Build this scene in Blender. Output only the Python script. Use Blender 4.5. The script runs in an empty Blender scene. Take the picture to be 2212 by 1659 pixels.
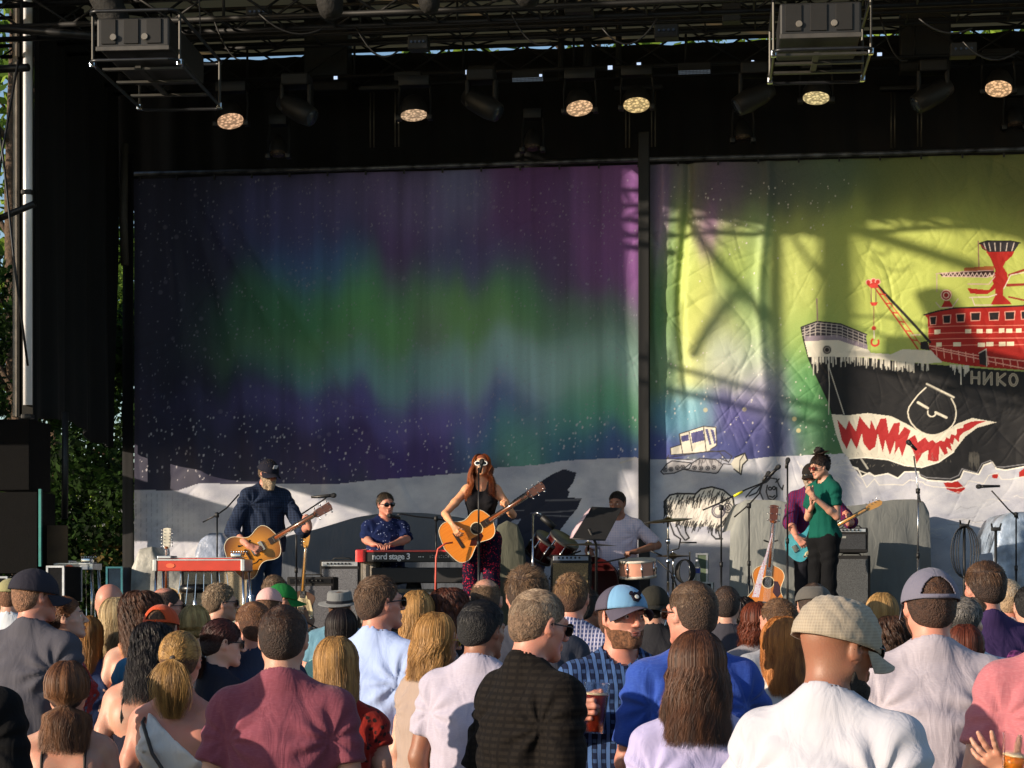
import bpy, bmesh, math, random
import numpy as np
from mathutils import Vector, Matrix
R = math.radians
random.seed(7); rng = np.random.default_rng(11)
scene = bpy.context.scene
# ------------------------------------------------------------------ camera
PSI, PITCH, CAMZ = R(7.5), 0.0, 1.75
YH = 1279.0                                   # picture row of the horizon (the lens is shifted up, verticals stay vertical)
FPX = 4277.0                                  # focal length in pixels of a 2212 px wide picture
cam_d = bpy.data.cameras.new('camera'); cam = bpy.data.objects.new('camera', cam_d)
scene.collection.objects.link(cam); scene.camera = cam
cam.location = (0, 0, CAMZ); cam.rotation_euler = (R(90) + PITCH, 0, PSI)
cam_d.sensor_width = 36.0; cam_d.lens = 36.0 * FPX / 2212.0
cam_d.shift_y = (YH - 829.5) / 2212.0; cam_d.clip_start = 0.1; cam_d.clip_end = 2000
# ------------------------------------------------------------------ world, sun, exposure
AZ, EL = R(55), R(13.5)                        # sun: to the left and behind the camera, low
world = bpy.data.worlds.new('World'); scene.world = world; world.use_nodes = True
wn = world.node_tree; wn.nodes.clear()
sky = wn.nodes.new('ShaderNodeTexSky'); sky.sky_type = 'NISHITA'; sky.sun_disc = False
sky.sun_elevation = EL; sky.sun_rotation = math.pi + AZ; sky.dust_density = 0.6; sky.ozone_density = 2.0
bgn = wn.nodes.new('ShaderNodeBackground'); bgn.inputs['Strength'].default_value = 0.13
won = wn.nodes.new('ShaderNodeOutputWorld')
wn.links.new(sky.outputs[0], bgn.inputs[0]); wn.links.new(bgn.outputs[0], won.inputs[0])
sun_d = bpy.data.lights.new('sun', 'SUN'); sun_d.energy = 5.0; sun_d.angle = R(0.5); sun_d.color = (1.0, 0.83, 0.64)
sun = bpy.data.objects.new('sun', sun_d); scene.collection.objects.link(sun)
TOSUN = Vector((-math.sin(AZ) * math.cos(EL), -math.cos(AZ) * math.cos(EL), math.sin(EL)))
sun.rotation_euler = TOSUN.to_track_quat('Z', 'Y').to_euler()
scene.view_settings.view_transform = 'Standard'; scene.view_settings.look = 'None'
scene.view_settings.exposure = 0.45; scene.view_settings.gamma = 1.0
scene.cycles.max_bounces = 6; scene.cycles.diffuse_bounces = 3; scene.cycles.transparent_max_bounces = 12
# ------------------------------------------------------------------ picture -> place
_f = Vector((-math.sin(PSI) * math.cos(PITCH), math.cos(PSI) * math.cos(PITCH), math.sin(PITCH)))
_r = Vector((math.cos(PSI), math.sin(PSI), 0)); _u = _r.cross(_f)
_fh = Vector((-math.sin(PSI), math.cos(PSI), 0)); CAM = Vector((0, 0, CAMZ))
def ray(x, y): return _f * FPX + _r * (x - 1106) + _u * (YH - y)
def at(x, y, d):                               # point seen at (x, y), d metres in front of the camera
    v = ray(x, y); return CAM + v * (d / v.dot(_fh))
def onY(x, y, Y):
    v = ray(x, y); return CAM + v * (Y / v.y)
def onZ(x, y, Z):
    v = ray(x, y); return CAM + v * ((Z - CAMZ) / v.z)
STAGE = 1.35
# ------------------------------------------------------------------ materials
def srgb(h):
    if isinstance(h, (tuple, list)): return tuple(h)[:3]
    h = h.lstrip('#'); o = []
    for i in (0, 2, 4):
        c = int(h[i:i + 2], 16) / 255; o.append(c / 12.92 if c <= .04045 else ((c + .055) / 1.055) ** 2.4)
    return tuple(o)
_mats = {}
def newmat(name):
    m = bpy.data.materials.new(name); m.use_nodes = True; nt = m.node_tree; nt.nodes.clear()
    out = nt.nodes.new('ShaderNodeOutputMaterial'); b = nt.nodes.new('ShaderNodeBsdfPrincipled')
    nt.links.new(b.outputs[0], out.inputs[0]); return m, nt, b, out
def N(nt, t, **kw):
    n = nt.nodes.new(t)
    for k, v in kw.items():
        if k[0] == 'i' and k[1:].isdigit(): n.inputs[int(k[1:])].default_value = v
        else: setattr(n, k, v)
    return n
def mixrgb(nt, fac, a, b, mode='MIX'):
    n = nt.nodes.new('ShaderNodeMix'); n.data_type = 'RGBA'; n.blend_type = mode
    for i, v in ((0, fac), (6, a), (7, b)):
        if isinstance(v, (int, float)): n.inputs[i].default_value = v
        elif isinstance(v, tuple): n.inputs[i].default_value = v + (1,) if len(v) == 3 else v
        else: nt.links.new(v, n.inputs[i])
    return n.outputs[2]
def M(col, rough=.6, metal=0, var=.12, scale=9, bump=0, bscale=40, spec=.5, coat=0, sheen=0, key=None, emit=None, es=1.0):
    """plain procedural material: colour broken up by noise, optional bump"""
    k = (str(col), rough, metal, var, scale, bump, bscale, spec, coat, sheen, key, str(emit), es)
    if k in _mats: return _mats[k]
    m, nt, b, out = newmat(key or 'surface'); c = srgb(col)
    tc = N(nt, 'ShaderNodeTexCoord'); nz = N(nt, 'ShaderNodeTexNoise'); nz.inputs['Scale'].default_value = scale; nz.inputs['Detail'].default_value = 5
    nt.links.new(tc.outputs['Object'], nz.inputs['Vector'])
    lo = tuple(max(0, v * (1 - var * 2)) for v in c); hi = tuple(min(1, v * (1 + var * 2)) for v in c)
    mr = N(nt, 'ShaderNodeMapRange'); mr.inputs[1].default_value = .3; mr.inputs[2].default_value = .7
    nt.links.new(nz.outputs[0], mr.inputs[0])
    nt.links.new(mixrgb(nt, mr.outputs[0], lo, hi), b.inputs['Base Color'])
    b.inputs['Roughness'].default_value = rough; b.inputs['Metallic'].default_value = metal
    b.inputs['Specular IOR Level'].default_value = spec; b.inputs['Coat Weight'].default_value = coat
    b.inputs['Sheen Weight'].default_value = sheen
    if emit: b.inputs['Emission Color'].default_value = srgb(emit) + (1,); b.inputs['Emission Strength'].default_value = es
    if bump:
        n2 = N(nt, 'ShaderNodeTexNoise'); n2.inputs['Scale'].default_value = bscale; n2.inputs['Detail'].default_value = 4
        nt.links.new(tc.outputs['Object'], n2.inputs['Vector'])
        bp = N(nt, 'ShaderNodeBump'); bp.inputs['Strength'].default_value = bump; bp.inputs['Distance'].default_value = .02
        nt.links.new(n2.outputs[0], bp.inputs['Height']); nt.links.new(bp.outputs[0], b.inputs['Normal'])
    _mats[k] = m; return m
def skin(col='#c98d70', key='skin'):
    k = ('skin', col)
    if k in _mats: return _mats[k]
    m, nt, b, out = newmat(key); c = srgb(col)
    tc = N(nt, 'ShaderNodeTexCoord'); nz = N(nt, 'ShaderNodeTexNoise'); nz.inputs['Scale'].default_value = 14; nz.inputs['Detail'].default_value = 8
    nt.links.new(tc.outputs['Object'], nz.inputs['Vector'])
    red = (min(1, c[0] * 1.06), c[1] * .86, c[2] * .82)
    cr = N(nt, 'ShaderNodeMapRange'); cr.inputs[1].default_value = .38; cr.inputs[2].default_value = .66
    nt.links.new(nz.outputs[0], cr.inputs[0])
    nt.links.new(mixrgb(nt, cr.outputs[0], c, red), b.inputs['Base Color'])
    b.inputs['Roughness'].default_value = .48; b.inputs['Specular IOR Level'].default_value = .4
    b.inputs['Subsurface Weight'].default_value = .12; b.inputs['Subsurface Radius'].default_value = (1, .3, .12); b.inputs['Subsurface Scale'].default_value = .012
    n2 = N(nt, 'ShaderNodeTexNoise'); n2.inputs['Scale'].default_value = 220
    nt.links.new(tc.outputs['Object'], n2.inputs['Vector'])
    bp = N(nt, 'ShaderNodeBump'); bp.inputs['Strength'].default_value = .15; bp.inputs['Distance'].default_value = .004
    nt.links.new(n2.outputs[0], bp.inputs['Height']); nt.links.new(bp.outputs[0], b.inputs['Normal'])
    _mats[k] = m; return m
def cloth(col, kind='plain', col2=None, scale=1.0, rough=.85, key='cloth', wr=.22):
    """fabric: woven bump, soft creases; kinds: plain, heather, plaid, check, band, floral, dots"""
    k = ('cloth', str(col), kind, str(col2), scale, rough, key)
    if k in _mats: return _mats[k]
    m, nt, b, out = newmat(key); c = srgb(col); c2 = srgb(col2) if col2 else tuple(min(1, v * 1.5 + .02) for v in c)
    tc = N(nt, 'ShaderNodeTexCoord'); O = tc.outputs['Object']
    nz = N(nt, 'ShaderNodeTexNoise'); nz.inputs['Scale'].default_value = 6; nz.inputs['Detail'].default_value = 6
    nt.links.new(O, nz.inputs['Vector'])
    base = mixrgb(nt, nz.outputs[0], tuple(v * .88 for v in c), tuple(min(1, v * 1.1) for v in c))
    def wave(dirn, sc, lo, hi, dist=0):
        w = N(nt, 'ShaderNodeTexWave'); w.bands_direction = dirn; w.wave_profile = 'SIN'
        w.inputs['Scale'].default_value = sc; w.inputs['Distortion'].default_value = dist; w.inputs['Detail Scale'].default_value = 2
        nt.links.new(O, w.inputs['Vector']); mr = N(nt, 'ShaderNodeMapRange'); mr.inputs[1].default_value = lo; mr.inputs[2].default_value = hi
        nt.links.new(w.outputs[1], mr.inputs[0]); return mr.outputs[0]
    if kind == 'heather':
        mp = N(nt, 'ShaderNodeMapping'); mp.inputs['Scale'].default_value = (60, 60, 500); nt.links.new(O, mp.inputs[0])
        n3 = N(nt, 'ShaderNodeTexNoise'); n3.inputs['Scale'].default_value = 1.0; nt.links.new(mp.outputs[0], n3.inputs['Vector'])
        mr = N(nt, 'ShaderNodeMapRange'); mr.inputs[1].default_value = .45; mr.inputs[2].default_value = .75; mr.inputs[4].default_value = .55; nt.links.new(n3.outputs[0], mr.inputs[0])
        base = mixrgb(nt, mr.outputs[0], base, c2)
    elif kind == 'plaid':
        base = mixrgb(nt, wave('X', 7.5 * scale, .62, .72, .6), base, c2)
        a = mixrgb(nt, wave('Z', 6.5 * scale, .62, .72, .6), (1, 1, 1), tuple(min(1, .25 + 1.2 * v) for v in c2))
        w = wave('Z', 6.5 * scale, .62, .72, .6); mul = N(nt, 'ShaderNodeMath', operation='MULTIPLY'); mul.inputs[1].default_value = .55
        nt.links.new(w, mul.inputs[0]); base = mixrgb(nt, mul.outputs[0], base, c2)
        base = mixrgb(nt, wave('X', 15 * scale, .9, .97, .4), base, tuple(v * .25 for v in c))
    elif kind == 'check':
        for dr in ('X', 'Z'):
            w = wave(dr, 14 * scale, .55, .8, .4); mul = N(nt, 'ShaderNodeMath', operation='MULTIPLY'); mul.inputs[1].default_value = .5
            nt.links.new(w, mul.inputs[0]); base = mixrgb(nt, mul.outputs[0], base, c2)
    elif kind == 'band':
        bk = N(nt, 'ShaderNodeTexBrick'); bk.inputs['Scale'].default_value = 11 * scale; bk.inputs['Mortar Size'].default_value = .06; bk.inputs['Mortar Smooth'].default_value = .2
        bk.inputs['Brick Width'].default_value = .42; bk.inputs['Row Height'].default_value = .22; bk.offset = 0.0
        mp = N(nt, 'ShaderNodeMapping'); mp.inputs['Rotation'].default_value = (R(90), 0, 0); nt.links.new(O, mp.inputs[0]); nt.links.new(mp.outputs[0], bk.inputs['Vector'])
        bk.inputs['Color1'].default_value = (1, 1, 1, 1); bk.inputs['Color2'].default_value = (.85, .85, .85, 1); bk.inputs['Mortar'].default_value = (0, 0, 0, 1)
        base = mixrgb(nt, bk.outputs[0], base, c2)
    elif kind in ('floral', 'dots'):
        v = N(nt, 'ShaderNodeTexVoronoi'); v.inputs['Scale'].default_value = (38 if kind == 'floral' else 30) * scale; nt.links.new(O, v.inputs['Vector'])
        mr = N(nt, 'ShaderNodeMapRange'); mr.inputs[1].default_value = .42 if kind == 'floral' else .22; mr.inputs[2].default_value = .30 if kind == 'floral' else .15
        nt.links.new(v.outputs['Distance'], mr.inputs[0])
        n4 = N(nt, 'ShaderNodeTexNoise'); n4.inputs['Scale'].default_value = 30 * scale; nt.links.new(O, n4.inputs['Vector'])
        m4 = N(nt, 'ShaderNodeMapRange'); m4.inputs[1].default_value = .45; m4.inputs[2].default_value = .55; nt.links.new(n4.outputs[0], m4.inputs[0])
        mm = N(nt, 'ShaderNodeMath', operation='MULTIPLY'); nt.links.new(mr.outputs[0], mm.inputs[0])
        if kind == 'floral': nt.links.new(m4.outputs[0], mm.inputs[1])
        else: mm.inputs[1].default_value = 1
        base = mixrgb(nt, mm.outputs[0], base, c2)
    nt.links.new(base, b.inputs['Base Color'])
    b.inputs['Roughness'].default_value = rough; b.inputs['Sheen Weight'].default_value = .12 if sum(c) > .25 else .015; b.inputs['Specular IOR Level'].default_value = .25 if sum(c) > .25 else .12
    n1 = N(nt, 'ShaderNodeTexNoise'); n1.inputs['Scale'].default_value = 9; n1.inputs['Detail'].default_value = 3; n1.inputs['Distortion'].default_value = 1.2
    mpf = N(nt, 'ShaderNodeMapping'); mpf.inputs['Scale'].default_value = (1.5, 1.5, .42); nt.links.new(O, mpf.inputs[0]); nt.links.new(mpf.outputs[0], n1.inputs['Vector'])
    n2 = N(nt, 'ShaderNodeTexNoise'); n2.inputs['Scale'].default_value = 420; nt.links.new(O, n2.inputs['Vector'])
    b1 = N(nt, 'ShaderNodeBump'); b1.inputs['Strength'].default_value = wr; b1.inputs['Distance'].default_value = .05; nt.links.new(n1.outputs[0], b1.inputs['Height'])
    b2 = N(nt, 'ShaderNodeBump'); b2.inputs['Strength'].default_value = .12; b2.inputs['Distance'].default_value = .003; nt.links.new(n2.outputs[0], b2.inputs['Height'])
    nt.links.new(b1.outputs[0], b2.inputs['Normal']); nt.links.new(b2.outputs[0], b.inputs['Normal'])
    _mats[k] = m; return m
def hairmat(col, col2=None, rough=.42):
    k = ('hair', str(col), str(col2))
    if k in _mats: return _mats[k]
    m, nt, b, out = newmat('hair'); c = srgb(col); c2 = srgb(col2) if col2 else tuple(min(1, v * 2.2) for v in c); c, c2 = [(q[0] * .92, q[1] * .92, q[2] * .95) for q in (c, c2)]
    g = N(nt, 'ShaderNodeNewGeometry'); cr = N(nt, 'ShaderNodeMath', operation='POWER'); cr.inputs[1].default_value = 1.6
    nt.links.new(g.outputs['Random Per Island'], cr.inputs[0])
    tc = N(nt, 'ShaderNodeTexCoord'); mp = N(nt, 'ShaderNodeMapping'); mp.inputs['Scale'].default_value = (34, 34, 5); nz = N(nt, 'ShaderNodeTexNoise'); nz.inputs['Scale'].default_value = 1; nz.inputs['Detail'].default_value = 3
    nt.links.new(tc.outputs['Object'], mp.inputs[0]); nt.links.new(mp.outputs[0], nz.inputs['Vector']); mr = N(nt, 'ShaderNodeMapRange'); mr.inputs[1].default_value = .35; mr.inputs[2].default_value = .68; nt.links.new(nz.outputs[0], mr.inputs[0])
    mf = N(nt, 'ShaderNodeMix'); mf.inputs[0].default_value = .62; nt.links.new(cr.outputs[0], mf.inputs[2]); nt.links.new(mr.outputs[0], mf.inputs[3])
    nt.links.new(mixrgb(nt, mf.outputs[0], tuple(v * .8 for v in c), c2), b.inputs['Base Color'])
    b.inputs['Roughness'].default_value = rough + .1; b.inputs['Specular IOR Level'].default_value = .35
    _mats[k] = m; return m
BLACK = M('#101113', .55, key='black_metal'); CHROME = M('#c9ccd0', .18, 1, .04, key='chrome'); DARK = M('#191a1c', .8, key='dark_paint')
ALU = M('#b9bcc0', .35, 1, .08, key='aluminium')
# ------------------------------------------------------------------ objects
def tag(o, label=None, cat=None, group=None, kind=None):
    for k, v in (('label', label), ('category', cat), ('group', group), ('kind', kind)):
        if v: o[k] = v
    return o
def thing(name, label, cat, loc=(0, 0, 0), rot=0, group=None):
    o = bpy.data.objects.new(name, None); scene.collection.objects.link(o); o.empty_display_size = .1
    o.location = loc; o.rotation_euler = rot if isinstance(rot, (tuple, list)) else (0, 0, rot)
    return tag(o, label, cat, group)
def link(name, me, mat=None, parent=None, smooth=False):
    o = bpy.data.objects.new(name, me); scene.collection.objects.link(o)
    if mat is not None and not me.materials: me.materials.append(mat)
    if parent is not None: o.parent = parent
    if smooth and len(me.polygons): me.polygons.foreach_set('use_smooth', np.ones(len(me.polygons), dtype=bool))
    return o
def npmesh(name, V, F, mat=None, parent=None, smooth=True, col=None):
    """mesh object from numpy arrays (F: n x 4 or n x 3)"""
    V = np.asarray(V, dtype=np.float32); F = np.asarray(F, dtype=np.int32); k = F.shape[1] if len(F) else 4
    me = bpy.data.meshes.new(name); me.vertices.add(len(V)); me.vertices.foreach_set('co', V.ravel())
    me.loops.add(len(F) * k); me.loops.foreach_set('vertex_index', F.ravel())
    me.polygons.add(len(F)); me.polygons.foreach_set('loop_start', np.arange(0, len(F) * k, k, dtype=np.int32))
    me.update(calc_edges=True)
    if col is not None:
        a = me.color_attributes.new('paint', 'FLOAT_COLOR', 'POINT'); c4 = np.ones((len(V), 4), dtype=np.float32); c4[:, :3] = col
        a.data.foreach_set('color', c4.ravel())
    return link(name, me, mat, parent, smooth)
class MB:
    """collects boxes, bars, tubes, lathes, prisms into ONE mesh"""
    def __init__(s): s.V = []; s.F = []; s.n = 0
    def add(s, V, F):
        s.V.extend([tuple(v) for v in V]); s.F.extend([tuple(i + s.n for i in f) for f in F]); s.n += len(V); return s
    def box(s, c, d, rot=None, bev=0):
        c = Vector(c); hx, hy, hz = d[0] / 2, d[1] / 2, d[2] / 2
        if bev:
            bm = bmesh.new(); bmesh.ops.create_cube(bm, size=1, matrix=Matrix.Diagonal((d[0], d[1], d[2], 1)))
            bmesh.ops.bevel(bm, geom=bm.edges[:], offset=bev, segments=2, affect='EDGES', profile=.5)
            V = [v.co.copy() for v in bm.verts]; F = [tuple(v.index for v in f.verts) for f in bm.faces]; bm.free()
        else:
            V = [Vector((a * hx, b * hy, e * hz)) for a in (-1, 1) for b in (-1, 1) for e in (-1, 1)]
            F = [(0, 1, 3, 2), (4, 6, 7, 5), (0, 4, 5, 1), (2, 3, 7, 6), (0, 2, 6, 4), (1, 5, 7, 3)]
        if rot is not None: V = [rot @ v for v in V]
        return s.add([c + v for v in V], F)
    def tube(s, pts, r, n=8, caps=True):
        pts = [Vector(p) for p in pts]; rs = r if isinstance(r, (list, tuple)) else [r] * len(pts)
        V = []; F = []; T0 = (pts[1] - pts[0]).normalized(); up = Vector((0, 0, 1)) if abs(T0.z) < .9 else Vector((1, 0, 0))
        X = T0.cross(up).normalized()
        for i, p in enumerate(pts):
            T = (pts[min(i + 1, len(pts) - 1)] - pts[max(i - 1, 0)]).normalized(); X = (X - T * X.dot(T))
            X = X.normalized() if X.length > 1e-6 else T.orthogonal().normalized(); Y = T.cross(X)
            for k in range(n):
                a = 2 * math.pi * k / n; V.append(p + (X * math.cos(a) + Y * math.sin(a)) * rs[i])
        for i in range(len(pts) - 1):
            for k in range(n):
                k2 = (k + 1) % n; F.append((i * n + k, i * n + k2, (i + 1) * n + k2, (i + 1) * n + k))
        if caps: F.append(tuple(range(n - 1, -1, -1))); F.append(tuple((len(pts) - 1) * n + k for k in range(n)))
        return s.add(V, F)
    def lathe(s, c, prof, n=24, axis=None, caps=True):
        """prof: (radius, height) pairs along axis"""
        q = Vector((0, 0, 1)).rotation_difference(Vector(axis).normalized()) if axis is not None else None
        V = []; F = []; c = Vector(c)
        for (r, h) in prof:
            for k in range(n):
                a = 2 * math.pi * k / n; v = Vector((r * math.cos(a), r * math.sin(a), h)); V.append(c + (q @ v if q else v))
        for i in range(len(prof) - 1):
            for k in range(n):
                k2 = (k + 1) % n; F.append((i * n + k, i * n + k2, (i + 1) * n + k2, (i + 1) * n + k))
        if caps: F.append(tuple(range(n - 1, -1, -1))); F.append(tuple((len(prof) - 1) * n + k for k in range(n)))
        return s.add(V, F)
    def prism(s, pts, mat4, t0, t1, bev=0):
        """outline pts (x,y) extruded along z from t0 to t1, placed by mat4"""
        n = len(pts); rings = [(1, t0), (1, t1)]
        V = []; F = []
        if bev:
            cx = sum(p[0] for p in pts) / n; cy = sum(p[1] for p in pts) / n
            mx = max(math.hypot(p[0] - cx, p[1] - cy) for p in pts); k = 1 - bev / mx
            rings = [(k, t0), (1, t0 + bev), (1, t1 - bev), (k, t1)]
        else: cx = cy = 0
        for (k, t) in rings:
            for p in pts: V.append(mat4 @ Vector((cx + (p[0] - cx) * k, cy + (p[1] - cy) * k, t)))
        for j in range(len(rings) - 1):
            for i in range(n): i2 = (i + 1) % n; F.append((j * n + i, j * n + i2, (j + 1) * n + i2, (j + 1) * n + i))
        F.append(tuple(range(n - 1, -1, -1))); F.append(tuple((len(rings) - 1) * n + i for i in range(n)))
        return s.add(V, F)
    def build(s, name, mat, parent=None, smooth=False, auto=False):
        me = bpy.data.meshes.new(name); me.from_pydata([tuple(v) for v in s.V], [], s.F); me.update()
        o = link(name, me, mat, parent, smooth or auto)
        if auto:
            try: me.set_sharp_from_angle(angle=R(38))
            except Exception: pass
        return o
def rotz(a): return Matrix.Rotation(a, 3, 'Z')
def euler3(x, y, z): return (Matrix.Rotation(z, 3, 'Z') @ Matrix.Rotation(y, 3, 'Y') @ Matrix.Rotation(x, 3, 'X'))
def solid_tag(mb, name, mat, label, cat, group=None, smooth=False, auto=False):
    """one-mesh thing whose origin stands at its base"""
    xs = [v[0] for v in mb.V]; ys = [v[1] for v in mb.V]; zs = [v[2] for v in mb.V]
    b = ((min(xs) + max(xs)) / 2, (min(ys) + max(ys)) / 2, min(zs)); mb.V = [(v[0] - b[0], v[1] - b[1], v[2] - b[2]) for v in mb.V]
    o = mb.build(name, mat, None, smooth, auto); o.location = b; return tag(o, label, cat, group)
# ------------------------------------------------------------------ implicit surfaces
def smin(a, b, k):
    h = np.maximum(k - np.abs(a - b), 0) / k; return np.minimum(a, b) - h * h * k * .25
def axis_pts(lo, hi, coarse, fines):
    """grid coordinates: coarse steps, finer inside the given (lo, hi, step) ranges"""
    out = [lo]; x = lo
    while x < hi:
        st = coarse
        for (a, b, s) in fines:
            if a - s <= x <= b: st = min(st, s)
        x += st; out.append(x)
    return np.array(out, dtype=np.float32)
class Field:
    def __init__(s, gx, gy, gz):
        s.gx, s.gy, s.gz = gx, gy, gz; s.D = np.full((len(gx), len(gy), len(gz)), .5, dtype=np.float32)
    def sub(s, lo, hi):
        sl = []
        for g, a, b in zip((s.gx, s.gy, s.gz), lo, hi):
            i = max(0, np.searchsorted(g, a) - 1); j = min(len(g), np.searchsorted(g, b) + 1); sl.append(slice(i, max(j, i + 1)))
        X, Y, Z = s.gx[sl[0]][:, None, None], s.gy[sl[1]][None, :, None], s.gz[sl[2]][None, None, :]
        return tuple(sl), X, Y, Z
    def cone(s, p0, p1, r0, r1, k=.03, fy=1.0, cut=None, neg=False, grow=0.0):
        """tapered capsule; fy > 1 flattens front to back; cut=(point, dir) keeps the side behind dir"""
        p0 = np.array(p0, dtype=np.float32); p1 = np.array(p1, dtype=np.float32); r0 += grow; r1 += grow
        m = max(r0, r1) + k + .02
        sl, X, Y, Z = s.sub(np.minimum(p0, p1) - m, np.maximum(p0, p1) + m)
        ax, ay, az = p1 - p0; L = ax * ax + ay * ay + az * az + 1e-9
        dx, dy, dz = X - p0[0], (Y - p0[1]), Z - p0[2]
        t = np.clip((dx * ax + dy * ay + dz * az) / L, 0, 1)
        d = np.sqrt((dx - t * ax) ** 2 + ((dy - t * ay) * fy) ** 2 + (dz - t * az) ** 2) - (r0 + (r1 - r0) * t)
        if cut is not None:
            c, n = np.array(cut[0]), np.array(cut[1]); n = n / np.linalg.norm(n)
            d = np.maximum(d, (X - c[0]) * n[0] + (Y - c[1]) * n[1] + (Z - c[2]) * n[2])
        s.D[sl] = np.maximum(s.D[sl], -d) if neg else smin(s.D[sl], d, k)
    def ell(s, c, r, k=.03, rot=None, neg=False, grow=0.0):
        c = np.array(c, dtype=np.float32); r = np.array(r, dtype=np.float32) + grow; m = float(r.max()) + k + .02
        sl, X, Y, Z = s.sub(c - m, c + m); dx, dy, dz = X - c[0], Y - c[1], Z - c[2]
        if rot is not None:
            A = np.array(rot, dtype=np.float32)                      # columns = local axes
            dx, dy, dz = (dx * A[0, 0] + dy * A[1, 0] + dz * A[2, 0]), (dx * A[0, 1] + dy * A[1, 1] + dz * A[2, 1]), (dx * A[0, 2] + dy * A[1, 2] + dz * A[2, 2])
        k0 = np.sqrt((dx / r[0]) ** 2 + (dy / r[1]) ** 2 + (dz / r[2]) ** 2)
        k1 = np.sqrt((dx / r[0] ** 2) ** 2 + (dy / r[1] ** 2) ** 2 + (dz / r[2] ** 2) ** 2) + 1e-6
        d = k0 * (k0 - 1) / k1; s.D[sl] = np.maximum(s.D[sl], -d) if neg else smin(s.D[sl], d, k)
    def mesh(s):
        D = s.D; D[0] = D[-1] = .5; D[:, 0] = D[:, -1] = .5; D[:, :, 0] = D[:, :, -1] = .5
        I = D < 0; nx, ny, nz = D.shape
        cnt = np.zeros((nx - 1, ny - 1, nz - 1), dtype=np.int8)
        for a in (0, 1):
            for b in (0, 1):
                for c in (0, 1): cnt += I[a:nx - 1 + a, b:ny - 1 + b, c:nz - 1 + c]
        act = (cnt > 0) & (cnt < 8); ii, jj, kk = np.nonzero(act); n = len(ii)
        idx = np.full(act.shape, -1, dtype=np.int32); idx[ii, jj, kk] = np.arange(n)
        acc = np.zeros((n, 3), dtype=np.float32); w = np.zeros(n, dtype=np.float32); G = (s.gx, s.gy, s.gz)
        for ax in range(3):
            o1, o2 = [q for q in range(3) if q != ax]
            for a in (0, 1):
                for b in (0, 1):
                    off = [0, 0, 0]; off[o1] = a; off[o2] = b; p = [ii + off[0], jj + off[1], kk + off[2]]; q = [v.copy() for v in p]; q[ax] = q[ax] + 1
                    d0, d1 = D[p[0], p[1], p[2]], D[q[0], q[1], q[2]]; m = (d0 < 0) != (d1 < 0)
                    t = np.where(m, d0 / np.where(m, d0 - d1, 1), 0)
                    for c in range(3):
                        v = G[c][p[c]]
                        if c == ax: v = v + t * (G[c][q[c]] - v)
                        acc[:, c] += np.where(m, v, 0)
                    w += m
        V = acc / np.maximum(w, 1)[:, None]; quads = []
        for ax in range(3):
            o1, o2 = (ax + 1) % 3, (ax + 2) % 3
            A = [slice(None)] * 3; B = [slice(None)] * 3; A[ax] = slice(0, -1); B[ax] = slice(1, None)
            ch = I[tuple(A)] != I[tuple(B)]; e = np.nonzero(ch); e = [v for v in e]
            ok = (e[o1] > 0) & (e[o2] > 0) & (e[o1] < D.shape[o1] - 1) & (e[o2] < D.shape[o2] - 1); e = [v[ok] for v in e]
            ins = I[e[0], e[1], e[2]]
            def c(a, b):
                p = [v.copy() for v in e]; p[o1] = p[o1] - a; p[o2] = p[o2] - b; return idx[p[0], p[1], p[2]]
            Q = np.stack([c(1, 1), c(0, 1), c(0, 0), c(1, 0)], 1); Q[~ins] = Q[~ins][:, ::-1]; quads.append(Q)
        Q = np.concatenate(quads); Q = Q[(Q >= 0).all(1)]
        return V, Q
def relax(V, Q, it=2, lam=.5):
    e = np.concatenate([Q[:, [0, 1]], Q[:, [1, 2]], Q[:, [2, 3]], Q[:, [3, 0]]]); n = len(V); c = np.bincount(e[:, 0], minlength=n) + np.bincount(e[:, 1], minlength=n)
    for _ in range(it):
        S = np.stack([np.bincount(e[:, 0], V[e[:, 1], k], n) + np.bincount(e[:, 1], V[e[:, 0], k], n) for k in range(3)], 1) / np.maximum(c, 1)[:, None]; V = V + lam * (S - V)
    return V
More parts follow.
